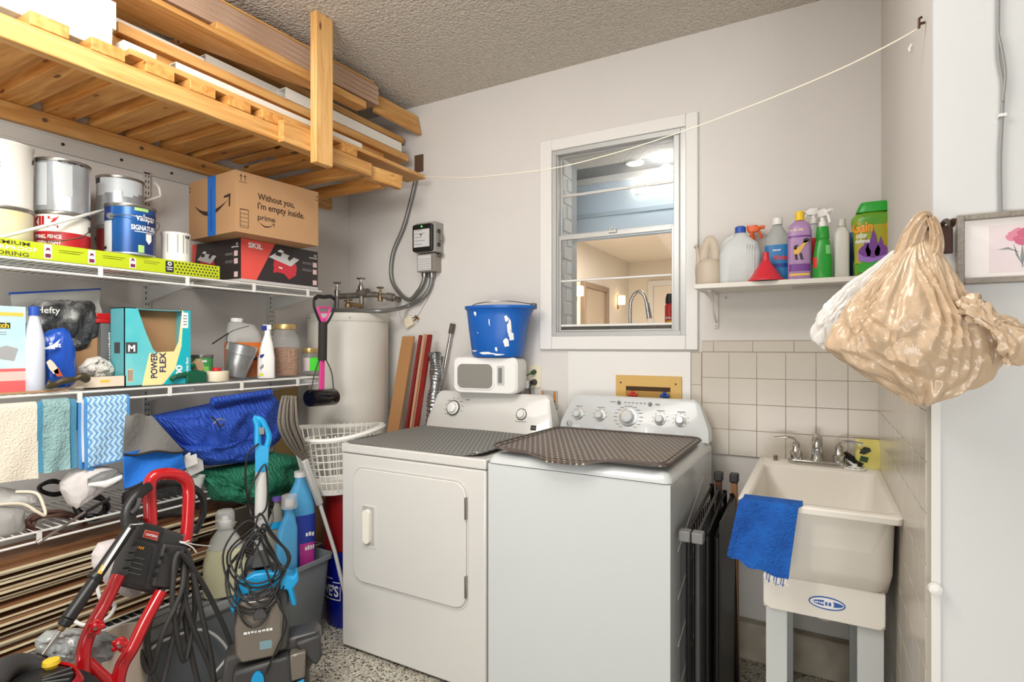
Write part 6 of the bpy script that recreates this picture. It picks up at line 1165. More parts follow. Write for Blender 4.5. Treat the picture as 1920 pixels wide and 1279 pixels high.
t = thing('folded_towel', 'grey towel folded over bright blue layer below the rail', 'towel', onX(290, 915, -2.2)); TG = mat('grey_microfibre', (112, 110, 106), .9, bump=.3, bscale=60, var=.06); TB = mat('bright_blue_cloth', (24, 108, 200), .85, bump=.2, bscale=60)
def quad(P_, X, dx, seed, amp=.01):
    def fn(u, v):
        x0 = P_[0][0]*(1-v)+P_[3][0]*v; y0 = P_[0][1]*(1-v)+P_[3][1]*v; x1 = P_[1][0]*(1-v)+P_[2][0]*v; y1 = P_[1][1]*(1-v)+P_[2][1]*v
        return onX(x0+(x1-x0)*u, y0+(y1-y0)*u+2.5*math.sin(u*9+seed), X+dx*v+amp*math.sin(u*6+v*4+seed))
    return fn
MB().sheet(quad([(236, 776), (284, 778), (346, 846), (232, 852)], -2.2, .03, 0), 22, 18, .006, TG).build('grey_layer', t, world=True); MB().sheet(quad([(233, 846), (340, 842), (349, 881), (234, 916)], -2.185, .02, 1), 22, 12, .006, TB).build('blue_layer', t, world=True)
b = MB(); b.tube([quad([(236, 776), (284, 778), (346, 846), (232, 852)], -2.194, .03, 0)(u/20, 1) for u in range(21)], .004, INK, 6); b.tube([quad([(233, 846), (340, 842), (349, 881), (234, 916)], -2.181, .02, 1)(u/20, 1) for u in range(21)], .004, INK, 6); b.build('dark_hem', t, world=True)

# ------------------------------------------------------------------ third shelf
def quilt(name, rgb, rgb2):
    m = mat(name, rgb, .75); nt = m.node_tree; N = nt.nodes; L = nt.links; b = N['Principled BSDF']; tc = N.new('ShaderNodeTexCoord'); w = N.new('ShaderNodeTexWave'); w.wave_type = 'BANDS'; w.bands_direction = 'DIAGONAL'; w.inputs['Scale'].default_value = 30; w.inputs['Distortion'].default_value = 6; w.inputs['Detail'].default_value = 1; w.inputs['Detail Scale'].default_value = .8; L.new(tc.outputs['Object'], w.inputs['Vector'])
    nz = N.new('ShaderNodeTexNoise'); nz.inputs['Scale'].default_value = 9; L.new(tc.outputs['Object'], nz.inputs[0]); mx = N.new('ShaderNodeMixRGB'); L.new(nz.outputs[0], mx.inputs[0]); mx.inputs[1].default_value = lin(rgb); mx.inputs[2].default_value = lin(rgb2); L.new(mx.outputs[0], b.inputs['Base Color'])
    bp = N.new('ShaderNodeBump'); bp.inputs['Strength'].default_value = .8; bp.inputs['Distance'].default_value = .0045; L.new(w.outputs[0], bp.inputs['Height']); L.new(bp.outputs[0], b.inputs['Normal']); return m
QB = quilt('blue_quilted_fabric', (26, 62, 160), (38, 84, 186)); QG = quilt('green_quilted_fabric', (16, 96, 68), (34, 124, 92))
t = thing('moving_blanket', 'folded royal blue quilted moving blanket on the third shelf', 'blanket', onX(400, 868, -2.35))
soft([(283, 780), (318, 772), (392, 757), (466, 737), (496, 733), (505, 742), (512, 775), (520, 815)], [(283, 785), (296, 806), (326, 838), (338, 850), (380, 868), (461, 863), (500, 838), (520, 822)], -2.36, .14, QB, .22, 1.2, m=90, n=64).build('blanket_body', t, world=True, ang=80)
b = MB(); 
def roll(u, v): 
    a = v*2*PI; p = onX(395+108*u, 752-16*u, -2.265-.0*u); return p+X_*(.020*math.cos(a)+.012)+Z_*(.016*math.sin(a))
b.loft([[roll(j/16, i/16) for i in range(16)] for j in range(17)], QB); b.build('rolled_edge', t, world=True)
b = soft([(283, 800), (330, 836), (400, 826), (470, 800), (517, 800)], [(283, 803), (336, 851), (384, 872), (461, 866), (517, 824)], -2.30, .09, QB, .25, 7.2, m=60); b.build('front_fold', t, world=True, ang=80)
b = MB(); b.tube(spline([onX(396, 782, -2.205), onX(406, 790, -2.2), onX(412, 800, -2.2), onX(420, 794, -2.2)], 4), .004, INK, 6); b.tube(spline([onX(400, 795, -2.2), onX(410, 786, -2.2), onX(421, 788, -2.2)], 4), .003, INKG, 6); b.build('torn_thread', t, world=True)
t = thing('moving_blanket', 'dark green quilted moving blanket stuffed below the blue one', 'blanket', onX(470, 950, -2.3))
soft([(378, 880), (463, 866), (503, 847), (540, 852), (566, 868), (574, 885)], [(378, 892), (397, 930), (461, 945), (500, 935), (535, 917), (574, 890)], -2.31, .11, QG, .25, 3.3, m=80, n=64).build('blanket_body', t, world=True, ang=80)
soft([(380, 895), (410, 897), (450, 915), (480, 925)], [(380, 898), (397, 938), (440, 942), (480, 930)], -2.24, .06, QG, .3, 8.3, m=40).build('hanging_corner', t, world=True, ang=80)
# mop
t = thing('string_mop', 'grey string mop standing upside down beside the laundry basket', 'mop', onX(640, 1190, -2.05)*Vector((1, 1, 0))); MG = mat('grey_mop_yarn', (128, 120, 110), .95, bump=.6, bscale=200, var=.12); XM = -2.0
def Mx(px, py, dx=0): return onX(px, py, XM+dx)
b = MB(); mr = random.Random(5)
for i in range(150):
    a = mr.random(); s0 = (a-.5); dx = mr.uniform(-.03, .04); top = (542+s0*26, 742+mr.uniform(0, 10)); b.tube(spline([Mx(572+s0*12, 862), Mx(556+s0*34, 835, dx), Mx(541+s0*38, 800, dx+.01), Mx(540+s0*32, 765, dx), Mx(*top, dx*.6)], 5), .0032, MG, 6)
b.build('strands', t, world=True)['kind'] = 'stuff'
b = MB(); b.tube([Mx(554, 853, .012), Mx(564, 848, .02), Mx(573, 840, .02)], .004, mat('green_band', (146, 160, 70), .7), 6); b.build('band', t, world=True)
b = MB(); b.beam(Mx(570, 862), Mx(600, 946), .03, .024, mat('pale_grey_plastic', (196, 196, 192), .4), up=X_); b.build('clamp_body', t, world=True, bev=.006); b = MB(); b.cyl(Mx(599, 943), onX(628, 1035, -1.95), .009, mt=mat('pale_grey_plastic', (196, 196, 192), .4)); b.cyl(onX(628, 1035, -1.95), onX(665, 1150, -1.885)*Vector((1, 1, 0))+Vector((0, 0, .002)), .009, mt=MATS['pale_grey_plastic']); b.build('pole', t, world=True)
b = MB(); b.add([onX(561, 725, -2.648)-Y_*.0, ] , [], None) if False else b.box(XL+.001, XL+.02, 2.05, 2.21, .7, 1.22, mat('tan_board', (190, 160, 110), .6)); solo(b, 'tan_board', 'tan board standing at the wall between shelves and heater', 'board', bev=.002)
# white and black clutter on the third shelf
ZT = .7455
soft_w = mat('white_padding', (214, 208, 204), .8, var=.06, bump=.4, bscale=30)
t = thing('steamer_head', 'white and grey steamer head lying among cords on third shelf', 'steamer', onX(180, 950, -2.27))
soft([(112, 905), (130, 884), (160, 872), (200, 874), (222, 880)], [(112, 918), (128, 945), (140, 954), (175, 930), (222, 900)], -2.28, .05, soft_w, .1, 4).build('body', t, world=True)
soft([(165, 898), (190, 885), (215, 880), (229, 886)], [(165, 908), (190, 913), (215, 908), (229, 894)], -2.225, .03, MGREY, .05, 2).build('grey_shell', t, world=True); soft([(166, 906), (195, 901), (229, 890)], [(166, 911), (195, 915), (229, 898)], -2.2, .02, PWHITE, .02, 2).build('rim', t, world=True)
def coil(lab, mt, pts, r, name='cable_coil', seed=1, X=-2.3, loops=5, jit=7, box=None):
    x0, x1, y0, y1 = box; rr_ = random.Random(seed); b = MB(); P = []
    for k in range(loops):
        for j in range(8):
            a = 2*PI*j/8; P.append(onX((x0+x1)/2+(x1-x0)/2*math.cos(a)*rr_.uniform(.7, 1), (y0+y1)/2+(y1-y0)/2*math.sin(a)*rr_.uniform(.6, 1), X+rr_.uniform(-.03, .03)))
    b.tube(spline(P, 4), r, mt, 8); return solo(b, name, lab, 'cable')
BRC = mat('brown_cord', (84, 58, 48), .5); BKC = mat('black_cord', (30, 29, 29), .45)
coil('tangled brown cord lying on the left of the third shelf', BRC, None, .006, seed=2, X=-2.33, loops=8, box=(45, 162, 958, 1008))
coil('bundled black cord below the white and grey steamer head', BKC, None, .006, seed=4, X=-2.29, loops=8, box=(138, 205, 925, 975))
coil('loose black cord showing behind the cream fleece pad', BKC, None, .005, seed=6, X=-2.4, loops=4, box=(70, 130, 900, 930))
b = MB(); b.tube(spline([onX(-20, 948, -2.2), onX(40, 945, -2.2), onX(70, 960, -2.19), onX(84, 966, -2.19), onX(82, 950, -2.2), onX(68, 925, -2.22), onX(30, 922, -2.26)], 8), .0045, mat('cream_cord', (222, 212, 190), .5), 8); solo(b, 'cream_cable', 'cream cable looping over the front edge of the third shelf', 'cable')
t = thing('clear_tub', 'clear plastic tub with white lid at far left of third shelf', 'tub', onX(12, 1000, -2.33)); soft([(-40, 955), (0, 950), (44, 952)], [(-40, 1008), (0, 1010), (44, 1000)], -2.32, .05, mat('clear_grey_plastic', (196, 194, 190), .2, trans=.35, ior=1.15), .03, 1).build('tub', t, world=True); soft([(-40, 915), (0, 912), (60, 922), (70, 935)], [(-40, 950), (0, 948), (60, 945), (70, 940)], -2.34, .05, PWHITE, .05, 3).build('lid', t, world=True)
b = MB(); b.cyl(onX(72, 1018, -2.12), onX(160, 960, -2.16), .0042, mt=CHROME); b.cyl(onX(70, 1019, -2.12), onX(79, 1013, -2.12), .0075, mt=CHROME); b.cyl(onX(160, 960, -2.16), onX(205, 935, -2.18), .006, mt=BLACK); solo(b, 'spray_lance', 'thin metal spray lance poking over the third shelf edge', 'lance')
soft([(250, 920), (300, 905), (345, 905), (372, 925)], [(250, 960), (300, 970), (345, 965), (372, 945)], -2.35, .06, DGREY)
b = soft([(230, 925), (270, 905), (345, 905), (372, 925)], [(230, 960), (270, 972), (345, 968), (372, 945)], -2.36, .07, mat('dark_grey_cloth', (74, 72, 70), .8, bump=.5, bscale=30), .2, 12); solo(b, 'dark_grey_bag', 'dark grey soft bag on third shelf behind the red handle', 'bag')
t = thing('white_carton', 'torn white carton beside the green blanket on third shelf', 'carton', onX(360, 890, -2.27)); b = MB(); b.beam(onX(345, 880, -2.24), onX(372, 868, -2.26), .05, .06, PWHITE); b.build('flap', t, world=True, bev=.002); b = MB(); b.prism([(0, 0), (.05, .01), (.045, .05), (.02, .045), (.02, .06), (0, .05)], onX(346, 878, -2.21), Y_, Z_, .006, PWHITE); b.build('torn_panel', t, world=True)
t = thing('plastic_funnel', 'pale translucent plastic funnel left of the green blanket', 'funnel', onX(370, 925, -2.25)); q = onX(368, 893, -2.22); MB(TR(q)).lathe([(.006, -.09), (.008, -.085), (.028, -.02), (.033, .0), (.031, .0), (.024, -.02), (.004, -.085)], mt=MATS['frosted_glass']).build('cone', t, world=True)
# planks on the lowest shelf
PLF = wood('plank_face', (150, 106, 70), (112, 72, 44), 'Y', knots=False); PLE = mat('plank_edge', (214, 200, 166), .6, var=.08, vscale=30); pr = random.Random(11); z = .3365; ORD = 'first second third fourth fifth sixth seventh eighth ninth tenth eleventh twelfth thirteenth fourteenth fifteenth sixteenth seventeenth eighteenth nineteenth twentieth'.split()
for i in range(20):
    xo = pr.uniform(-.03, .015)+(-.0 if i % 3 else -.015); th = .008; yy = pr.uniform(1.35, 1.62); tilt = 0
    b = MB(); b.box(-2.5, -2.272+xo, .15, yy, z, z+th, PLF); b.box(-2.272+xo, -2.2705+xo, .15, yy, z, z+th, PLE)
    if i % 4 == 1: b.box(-2.2705+xo, -2.2695+xo, .15, yy, z+.0, z+.0022, INK)
    solo(b, 'floor_plank', 'pale-edged floor plank, %s from the bottom of the stack' % ORD[i], 'plank', 'floor planks stacked on the lowest shelf')
    z += th+.0006
    if i % 2: # spacer plank set back, so that the layers read with dark gaps
        b = MB(); b.box(-2.5, -2.33+xo, .15, yy-.02, z, z+.0135, PLF); solo(b, 'floor_plank', 'dark set-back floor plank directly above the %s pale-edged plank' % ORD[i], 'plank', 'set back planks on the lowest shelf'); z += .0141
# ------------------------------------------------------------------ floor: tote, jug, bins, buckets, basket
GT_ = mat('grey_tote_plastic', (112, 118, 122), .45); 
t = thing('storage_tote', 'grey storage tote with ridged lid on the floor by the shelves', 'tote', (-2.29, 1.25, 0))
b = MB(); b.loft([[Vector((x*k, y*k, z)) for x, y in rrect(-.2, .2, -.235, .235, .03)] for z, k in ((0, .86), (.01, .88), (.275, .97), (.28, 1.0), (.295, 1.0))], GT_); b.build('tub', t, bev=.003)
b = MB(); b.loft([[Vector((x*k, y*k, z)) for x, y in rrect(-.205, .205, -.24, .24, .03)] for z, k in ((.29, 1.0), (.315, 1.0), (.32, .985), (.322, .93), (.315, .9))], mat('grey_lid_plastic', (134, 136, 136), .4)); 
for i in range(5): b.box(-.15+.07*i, -.12+.07*i, -.2, .2, .316, .323, MATS['grey_lid_plastic'])
b.build('lid', t, bev=.003); b = MB(); b.tube(spline([(.207, -.18, .25), (.212, -.1, .28), (.212, .05, .25), (.21, .15, .12), (.205, .1, .06)], 8), .005, PWHITE, 8); b.build('white_cord', t)
def fl(px, X): return onX(px, 900, X).y
LIQ = mat('cloudy_yellow_liquid', (214, 212, 176), .35, trans=.1, ior=1.2); CLJ = mat('clear_jug_plastic', (216, 218, 212), .15, alpha=.55)
t = thing('detergent_jug', 'clear jug of cloudy yellowish liquid standing on the grey tote', 'jug', (-2.16, fl(422, -2.16), .3235), rz=PI/2-.5)
MB().sup([(0, .075, .055, 3), (.006, .082, .06, 3), (.13, .08, .058, 3), (.19, .066, .05, 2.6)], LIQ, 40).build('liquid', t); MB().sup([(.191, .066, .05, 2.6), (.23, .052, .042, 2.4), (.262, .03, .028, 2), (.28, .026, .026, 2)], CLJ, 40).build('neck', t, ang=50)
b = MB(); b.lathe([(.022, .275), (.024, .278), (.024, .295), (.014, .3), (.012, .315), (.001, .316)], mt=PWHITE, n=24); b.build('inner_cap', t); MB().lathe([(.036, .272), (.038, .275), (.036, .33), (.03, .342), (.001, .346)], mt=mat('clear_cap_plastic', (224, 224, 222), .1, alpha=.35), n=28).build('measuring_cap', t, ang=50)
# grey bin
t = thing('waste_bin', 'grey plastic waste bin on the floor behind the carpet cleaner', 'bin', (-2.125, 1.69, 0), rz=0)
rs = [[Vector((x*k, y*k, z)) for x, y in rrect(-.145, .145, -.17, .17, .04)] for z, k in ((0, .78), (.005, .8), (.36, .98), (.365, 1.06), (.385, 1.06), (.385, .99), (.36, .93), (.06, .76), (.05, .3))]
b = MB(); b.loft(rs, mat('grey_bin_plastic', (124, 130, 134), .4)); b.build('bin_body', t, bev=.002)
LB = mat('light_blue_bottle', (74, 156, 210), .25, rgb2=(96, 176, 222), vscale=5)
def jugb(name, lab, px, X, zb, ztop, w, mt, rz=PI/2-.5, cap=None, extra=None):
    t = thing(name, lab, 'bottle', (X, fl(px, X), zb), rz=rz); h = ztop-zb; b = MB(); b.p = 3
    b.sup([(0, w*.93, w*.55, 3), (.006, w, w*.6, 3), (h*.5, w, w*.6, 3), (h*.72, w*.9, w*.55, 2.8, .005, 0), (h*.88, w*.5, w*.4, 2.3, .012, 0), (h*.95, w*.32, w*.3, 2, .012, 0), (h, w*.32, w*.3, 2, .012, 0)], mt, 40)
    if extra: extra(b, w, w*.6, h)
    b.build('bottle', t, ang=50); return t, h
def dl(b, w, r, h):
    b.wpatch(w, r, h*.12, h*.62, -.1, 1.25, mat('royal_label', (34, 60, 160), .35), h=.001, n=12); b.wpatch(w, r, h*.12, h*.34, .0, .9, mat('magenta_print', (196, 60, 150), .4), h=.0016, n=8); b.wtext('~Fab', .034, w, r, h*.4, .5, INKW, .03, wid=.045, h=.003); b.wtext('~Soft', .03, w, r, h*.27, .45, INKW, .03, wid=.045, h=.003)
SUP = mat('bin_filler', (120, 120, 118), .6)
solo(MB(TR(-2.125, 1.69, .052)).box(-.1, .1, -.12, .12, 0, .25, CARD), 'cardboard_box', 'cardboard box inside the grey bin carrying the blue bottles', 'box')
t, h = jugb('softener_bottle', 'large light blue softener bottle with blue and magenta label', 558, -2.08, .303, .755, .075, LB, extra=dl); MB().lathe([(.027, h-.004), (.027, h+.02), (.001, h+.022)], (.012, 0, 0), PWHITE, 24).build('cap', t)
t, h = jugb('softener_bottle', 'light blue bottle with clear domed cap left of labelled one', 537, -2.035, .303, .645, .045, LB); MB().lathe([(.018, h), (.02, h+.005), (.018, h+.03), (.001, h+.032)], (.012, 0, 0), PWHITE, 24).build('spout', t); MB().lathe([(.034, h-.005), (.035, h), (.032, h+.05), (.001, h+.055)], (.012, 0, 0), MATS['clear_cap_plastic'], 24).build('dome_cap', t, ang=50)
t, h = jugb('solution_tank', 'grey translucent tank with blue shoulder band beside the handle', 514, -2.10, .303, .665, .04, mat('smoke_plastic', (150, 148, 138), .2, trans=.2, ior=1.15), extra=lambda b, w, r, h: b.wpatch(w*.95, r*.95, h*.68, h*.76, -1.5, 1.5, mat('cyan_plastic', (20, 150, 206), .35), h=.004, n=20)); MB().lathe([(.02, h), (.02, h+.015), (.001, h+.018)], (.012, 0, 0), mat('violet_cap', (96, 70, 150), .4), 20).build('cap', t)
# stores' bucket, red bucket, box and laundry basket
BKB = mat('royal_blue_bucket', (10, 26, 150), .35); t = thing('plastic_bucket', 'royal blue bucket with white logo against the dryer side', 'bucket', (-2.03, 2.04, 0), rz=.8)
b = MB(); b.lathe([(.125, 0), (.128, .004), (.148, .34), (.153, .345), (.155, .37), (.148, .37), (.144, .34), (.12, .01), (.001, .008)], mt=BKB, n=56)
ra = .14
for a0, a1, z0, z1 in ((-1.9, -.47, .138, .143), (-.75, -.47, .222, .227), (-.49, -.465, .138, .226), (-1.2, -.75, .24, .245)): b.wpatch(.128+.06*z0-.0, .128+.06*z0, z0, z1, a0, a1, INKW, h=.0035)
b.wtext("LOWE'S", .07, .139, .139, .157, -1.22, INKW, .03, wid=.19, h=.0015); b.build('bucket_body', t)
t = thing('plastic_bucket', 'dark red bucket stacked above the royal blue bucket', 'bucket', (-2.03, 2.04, .3715)); MB().lathe([(.148, 0), (.15, .01), (.14, .2), (.13, .266), (.001, .268)], mt=mat('deep_red_plastic', (132, 18, 20), .35), n=48).build('bucket_body', t)
solo(MB(TR(-2.42, 2.06, 0)).box(-.13, .13, -.075, .075, 0, .63, CARD), 'cardboard_box', 'tall brown cardboard box behind bucket below the laundry basket', 'box', bev=.002)
t = thing('laundry_basket', 'white plastic lattice laundry basket leaning against the dryer corner', 'laundry basket', (-2.065, 1.975, .65), R=RZ(.0) @ RY(-.02) @ RX(.03)); LBK = mat('basket_plastic', (228, 226, 218), .35); Rb, Rt, Hh = .15, .21, .29
def rad(z): return Rb+(Rt-Rb)*z/Hh
b = MB(); b.lathe([(.001, 0), (Rb-.01, 0), (Rb, .004), (rad(.03), .03), (rad(.03)-.003, .03), (Rb-.008, .006), (.001, .004)], mt=LBK, n=48); b.build('base', t)
b = MB(); NV = 40
for i in range(NV):
    a = 2*PI*i/NV; b.tube([((rad(z))*math.cos(a), (rad(z))*math.sin(a), z) for z in (.02, .15, Hh)], .0028, LBK, 5)
for k in range(1, 7):
    z = .03+(Hh-.05)*k/7; b.tube([(rad(z)*math.cos(2*PI*i/48), rad(z)*math.sin(2*PI*i/48), z) for i in range(48)], .0026, LBK, 5, closed=True)
b.build('lattice', t)
rim = [(Rt+.0, Hh-.018), (Rt+.022, Hh-.016), (Rt+.026, Hh-.006), (Rt+.018, Hh+.004), (Rt-.004, Hh+.002), (Rt-.004, Hh-.014)]
b = MB(); b.loft([[Vector(((r)*math.cos(2*PI*j/56), (r)*math.sin(2*PI*j/56), z+.012*math.cos(2*(2*PI*j/56)-1))) for r, z in rim] for j in range(56)], LBK, close=True); b.build('rim', t, ang=50)

# ------------------------------------------------------------------ pressure washer
PR = mat('glossy_red_paint', (186, 20, 28), .22, coat=.5); t = thing('pressure_washer', 'pressure washer with red tubular handle and dark control panel', 'pressure washer', (-1.86, 1.0, 0)); pw = t
def Q(px, py, X): return onX(px, py, X)
b = MB(); b.tube(spline([Q(283, 985, -1.98), Q(281, 945, -1.99), Q(280, 915, -1.99), Q(286, 896, -1.99), Q(303, 889, -1.99), Q(330, 890, -1.99), Q(348, 900, -1.99), Q(354, 920, -1.99), Q(353, 960, -1.98), Q(350, 1000, -1.97), Q(346, 1020, -1.965)], 8), .0205, PR, 20); b.build('upper_handle', t, world=True, ang=80)
b = MB(); b.tube(spline([Q(222, 1080, -1.94), Q(200, 1125, -1.92), Q(178, 1165, -1.90), Q(164, 1195, -1.89), Q(156, 1230, -1.88), Q(155, 1290, -1.87), Q(157, 1345, -1.87)], 8), .0195, PR, 20); b.build('frame_tube', t, world=True, ang=80)
b = MB(); b.tube(spline([Q(302, 1110, -1.92), Q(272, 1165, -1.90), Q(248, 1215, -1.88), Q(228, 1250, -1.87), Q(220, 1290, -1.86), Q(222, 1345, -1.86)], 8), .0195, PR, 20); b.build('frame_tube', t, world=True, ang=80)
b = MB(); b.tube([Q(162, 1240, -1.885), Q(200, 1275, -1.87), Q(225, 1300, -1.87)], .016, PR, 14); b.build('cross_tube', t, world=True)
for px, py, X in ((182, 1172, -1.87), (226, 1205, -1.845)):
    b = MB(); q = Q(px, py, X); b.M = TR(q) @ RZ(PI/2-.6); b.lathe([(.018, 0), (.02, .006), (.014, .02), (.004, .022)], mt=PR, n=14, R=RX(PI/2)); 
    for k in range(5): a = 2*PI*k/5; b.cyl((.016*math.cos(a), -.01, .016*math.sin(a)), (.016*math.cos(a), -.02, .016*math.sin(a)), .007, mt=PR, n=10)
    b.build('clamp_knob', t, world=True, bev=.002); b = MB(TR(q) @ RZ(PI/2-.6)); b.cyl((0, -.02, 0), (0, -.026, 0), .005, mt=STEEL); b.build('bolt', t, world=True)
# panel: local frame facing the camera, tilted with the handle
def P3(px, py, d=0):
    return onX(px, py, -1.945+d)
cn = [P3(270, 978), P3(345, 1002), P3(345, 1040), P3(300, 1118), P3(218, 1098), P3(236, 1040)]
n_ = (cn[1]-cn[4]).cross(cn[0]-cn[3]).normalized(); 
if n_.x < 0: n_ = -n_
n_ = X_.copy()
CG = mat('charcoal_plastic', (58, 57, 57), .45); CG2 = mat('charcoal_inset', (44, 44, 45), .4); b = MB(); rgs = []
for k, s_ in ((-.07, .9), (-.05, 1.0), (-.01, 1.0), (.0, .95)):
    cc = sum(cn, Vector())/6; rgs.append([cc+(p-cc)*s_+n_*k for p in cn])
b.loft(rgs, CG); b.build('control_panel', t, world=True, bev=.008, seg=3)
def plate(P_, m_, off, nm=None, thk=.004):
    b = MB(); pts = [P3(*p)+n_*off for p in P_]; b.loft([pts, [p+n_*thk for p in pts]], m_); return b
def onpanel(P_, m_, off, thk): 
    cc = sum(cn, Vector())/6; out = []
    for p in P_:
        r = Vector((-math.sin(TH)+(p[0]-960)/FPX*math.cos(TH), math.cos(TH)+(p[0]-960)/FPX*math.sin(TH), (HZ-p[1])/FPX)); o_ = Vector((0, 0, CH)); kk = (cc+n_*off-o_).dot(n_)/r.dot(n_); out.append(o_+r*kk)
    b = MB(); b.loft([out, [p+n_*thk for p in out]], m_); return b, out
cnp, _ = onpanel([(268, 981), (306, 990), (296, 1018), (256, 1008)], CG2, .0, .006); cnp.build('badge_frame', t, world=True, bev=.002)
b, q4 = onpanel([(272, 993), (298, 999), (294, 1014), (267, 1007)], mat('coral_badge', (206, 110, 96), .4), .006, .002); ux_ = (q4[1]-q4[0]).normalized(); uy_ = n_.cross(ux_).normalized(); cc = sum(q4, Vector())/4+n_*.0035
b.prism([(-.022, -.009), (.022, -.009), (.022, .009), (-.022, .009)], cc-n_*.0005, ux_, uy_, .0006, mat('badge_red', (176, 40, 36), .4)); b.text('CRAFTSMAN', .010, cc-uy_*.004, ux_, uy_, INKW, 'C', .03, .0012, wid=.04); b.build('badge', t, world=True)
b, q4 = onpanel([(250, 1016), (286, 1026), (270, 1100), (224, 1090)], CG2, .0, .004)
for i in range(4): a_ = q4[0]+(q4[3]-q4[0])*(.35+.13*i); c_ = q4[1]+(q4[2]-q4[1])*(.35+.13*i); b.tube([a_+(c_-a_)*.15+n_*.006, a_+(c_-a_)*.7+n_*.006], .0012, INKG, 4)
b.text('~2800', .012, q4[0]+(q4[2]-q4[0])*.13+n_*.001, ux_, uy_, mat('orange_logo', (240, 150, 30), .4), 'L', .02, .006); b.build('instruction_plate', t, world=True, bev=.001)
b, q4 = onpanel([(302, 1018), (344, 1024), (318, 1105), (280, 1098)], CG, .0, .02); b.build('nozzle_rack', t, world=True, bev=.006)
for px, py in ((312, 1032), (303, 1046), (295, 1062), (290, 1078)):
    r = Vector((-math.sin(TH)+(px-960)/FPX*math.cos(TH), math.cos(TH)+(px-960)/FPX*math.sin(TH), (HZ-py)/FPX)); o_ = Vector((0, 0, CH)); cc_ = sum(cn, Vector())/6; p = o_+r*((cc_+n_*.021-o_).dot(n_)/r.dot(n_)); b = MB(); b.cyl(p, p+n_*.008, .007, .006, BLACK, 12); b.build('nozzle_clip', t, world=True)
for px, py in ((243, 1030), (238, 1044), (232, 1058), (226, 1074)):
    b = MB(); q = P3(px, py, .01); b.beam(q, q+Vector((.0, .02, -.004)), .012, .02, DGREY); b.build('side_clip', t, world=True, bev=.002)
b = MB(); b.box(-2.0, -1.955, fl(320, -1.97), fl(347, -1.97), .63, .685, mat('grey_latch_plastic', (92, 94, 98), .45)); b.build('hose_hook', t, world=True, bev=.006)
b = MB(); b.tube(spline([P3(250, 1030, -.06), Q(248, 960, -2.03), Q(262, 925, -2.04), Q(330, 905, -2.06), Q(375, 925, -2.06), Q(382, 960, -2.05), Q(365, 1000, -2.04)], 8), .0135, BLACK, 12, flat=.7); b.build('rear_bracket', t, world=True)
# engine corner at the bottom left
b = MB(); b.lathe([(.11, 0), (.115, .02), (.1, .05), (.03, .06), (.001, .06)], Q(40, 1330, -1.72), BLACK, 32); b.build('engine_cover', t, world=True); b = MB(); q = Q(40, 1330, -1.72)
b.lathe([(.118, .01), (.122, .03), (.11, .055), (.106, .05), (.112, .03)], q, PR, 40); b.build('red_shroud', t, world=True)
for i in range(9): b = MB(); a = -1.2+i*.3; b.tube([q+Vector((.04*math.cos(a), .04*math.sin(a), .06)), q+Vector((.1*math.cos(a+.2), .1*math.sin(a+.2), .056))], .004, DGREY, 6); b.build('vent_rib', t, world=True)
b = MB(); b.lathe([(.014, -.02), (.014, .02), (.02, .024), (.018, .034), (.001, .036)], Q(96, 1262, -1.76), mat('yellow_plastic', (232, 196, 50), .4), 16); b.cyl(Q(84, 1258, -1.76), Q(103, 1248, -1.76), .008, mt=MATS['yellow_plastic'], n=10); b.build('oil_cap', t, world=True)
b = MB(); b.tube(spline([Q(-20, 1290, -1.75), Q(10, 1255, -1.8), Q(50, 1250, -1.82), Q(100, 1272, -1.8)], 6), .03, CG, 16); b.build('pump_body', t, world=True); b = MB(); b.lathe([(.09, -.03), (.1, -.02), (.1, .02), (.09, .03)], Q(130, 1330, -1.8), BLACK, 32, R=RX(PI/2) @ RY(.4)); b.build('wheel', t, world=True)
MB().box(-2.02, -1.6, .6, 1.1, .0, .03, BLACK).build('base_frame', t, world=True, bev=.01)
# spray gun and lance
t = thing('spray_wand', 'black pressure wand with metal lance leaning on the red frame', 'spray wand', Q(65, 1262, -1.80)); XW = -1.84
b = MB(); b.cyl(Q(77, 1232, XW), Q(115, 1180, XW), .0055, mt=CHROME); b.build('lance', t, world=True); b = MB(); b.cyl(Q(68, 1244, XW), Q(80, 1227, XW), .013, .016, BLACK); b.build('nozzle', t, world=True)
b = MB(); b.cyl(Q(112, 1183, XW), Q(122, 1170, XW), .009, mt=BRASS); b.cyl(Q(118, 1174, XW), Q(128, 1160, XW), .016, .018, BLACK); b.cyl(Q(126, 1162, XW), Q(183, 1080, -1.87), .0185, .0165, BLACK); b.cyl(Q(172, 1088, -1.868), Q(184, 1078, -1.87), .02, .021, BLACK); b.build('grip_sleeve', t, world=True, bev=.003)
b = MB(); b.cyl(Q(180, 1082, -1.87), Q(246, 986, -1.9), .0165, .015, BLACK); b.build('barrel', t, world=True); b = MB(); b.beam(Q(190, 1071, -1.851), Q(243, 990, -1.88), .006, .006, INKW, up=X_); b.beam(Q(186, 1076, -1.851), Q(196, 1060, -1.857), .009, .008, mat('orange_strip', (236, 188, 80), .5), up=X_); b.build('printed_strip', t, world=True)
b = MB(); b.tube(spline([Q(244, 990, -1.905), Q(240, 965, -1.92), Q(246, 945, -1.93), Q(262, 925, -1.94), Q(280, 912, -1.96)], 6), lambda k: .024-.008*k, BLACK, 14, flat=.7); b.tube(spline([Q(247, 962, -1.905), Q(258, 950, -1.9), Q(262, 935, -1.91)], 4), .007, DGREY, 8); b.build('gun_body', t, world=True)
b = MB(); b.tube(spline([Q(228, 982, -1.93), Q(248, 984, -1.89), Q(268, 982, -1.91)], 4), .002, PWHITE, 6); b.build('zip_tie', t, world=True)
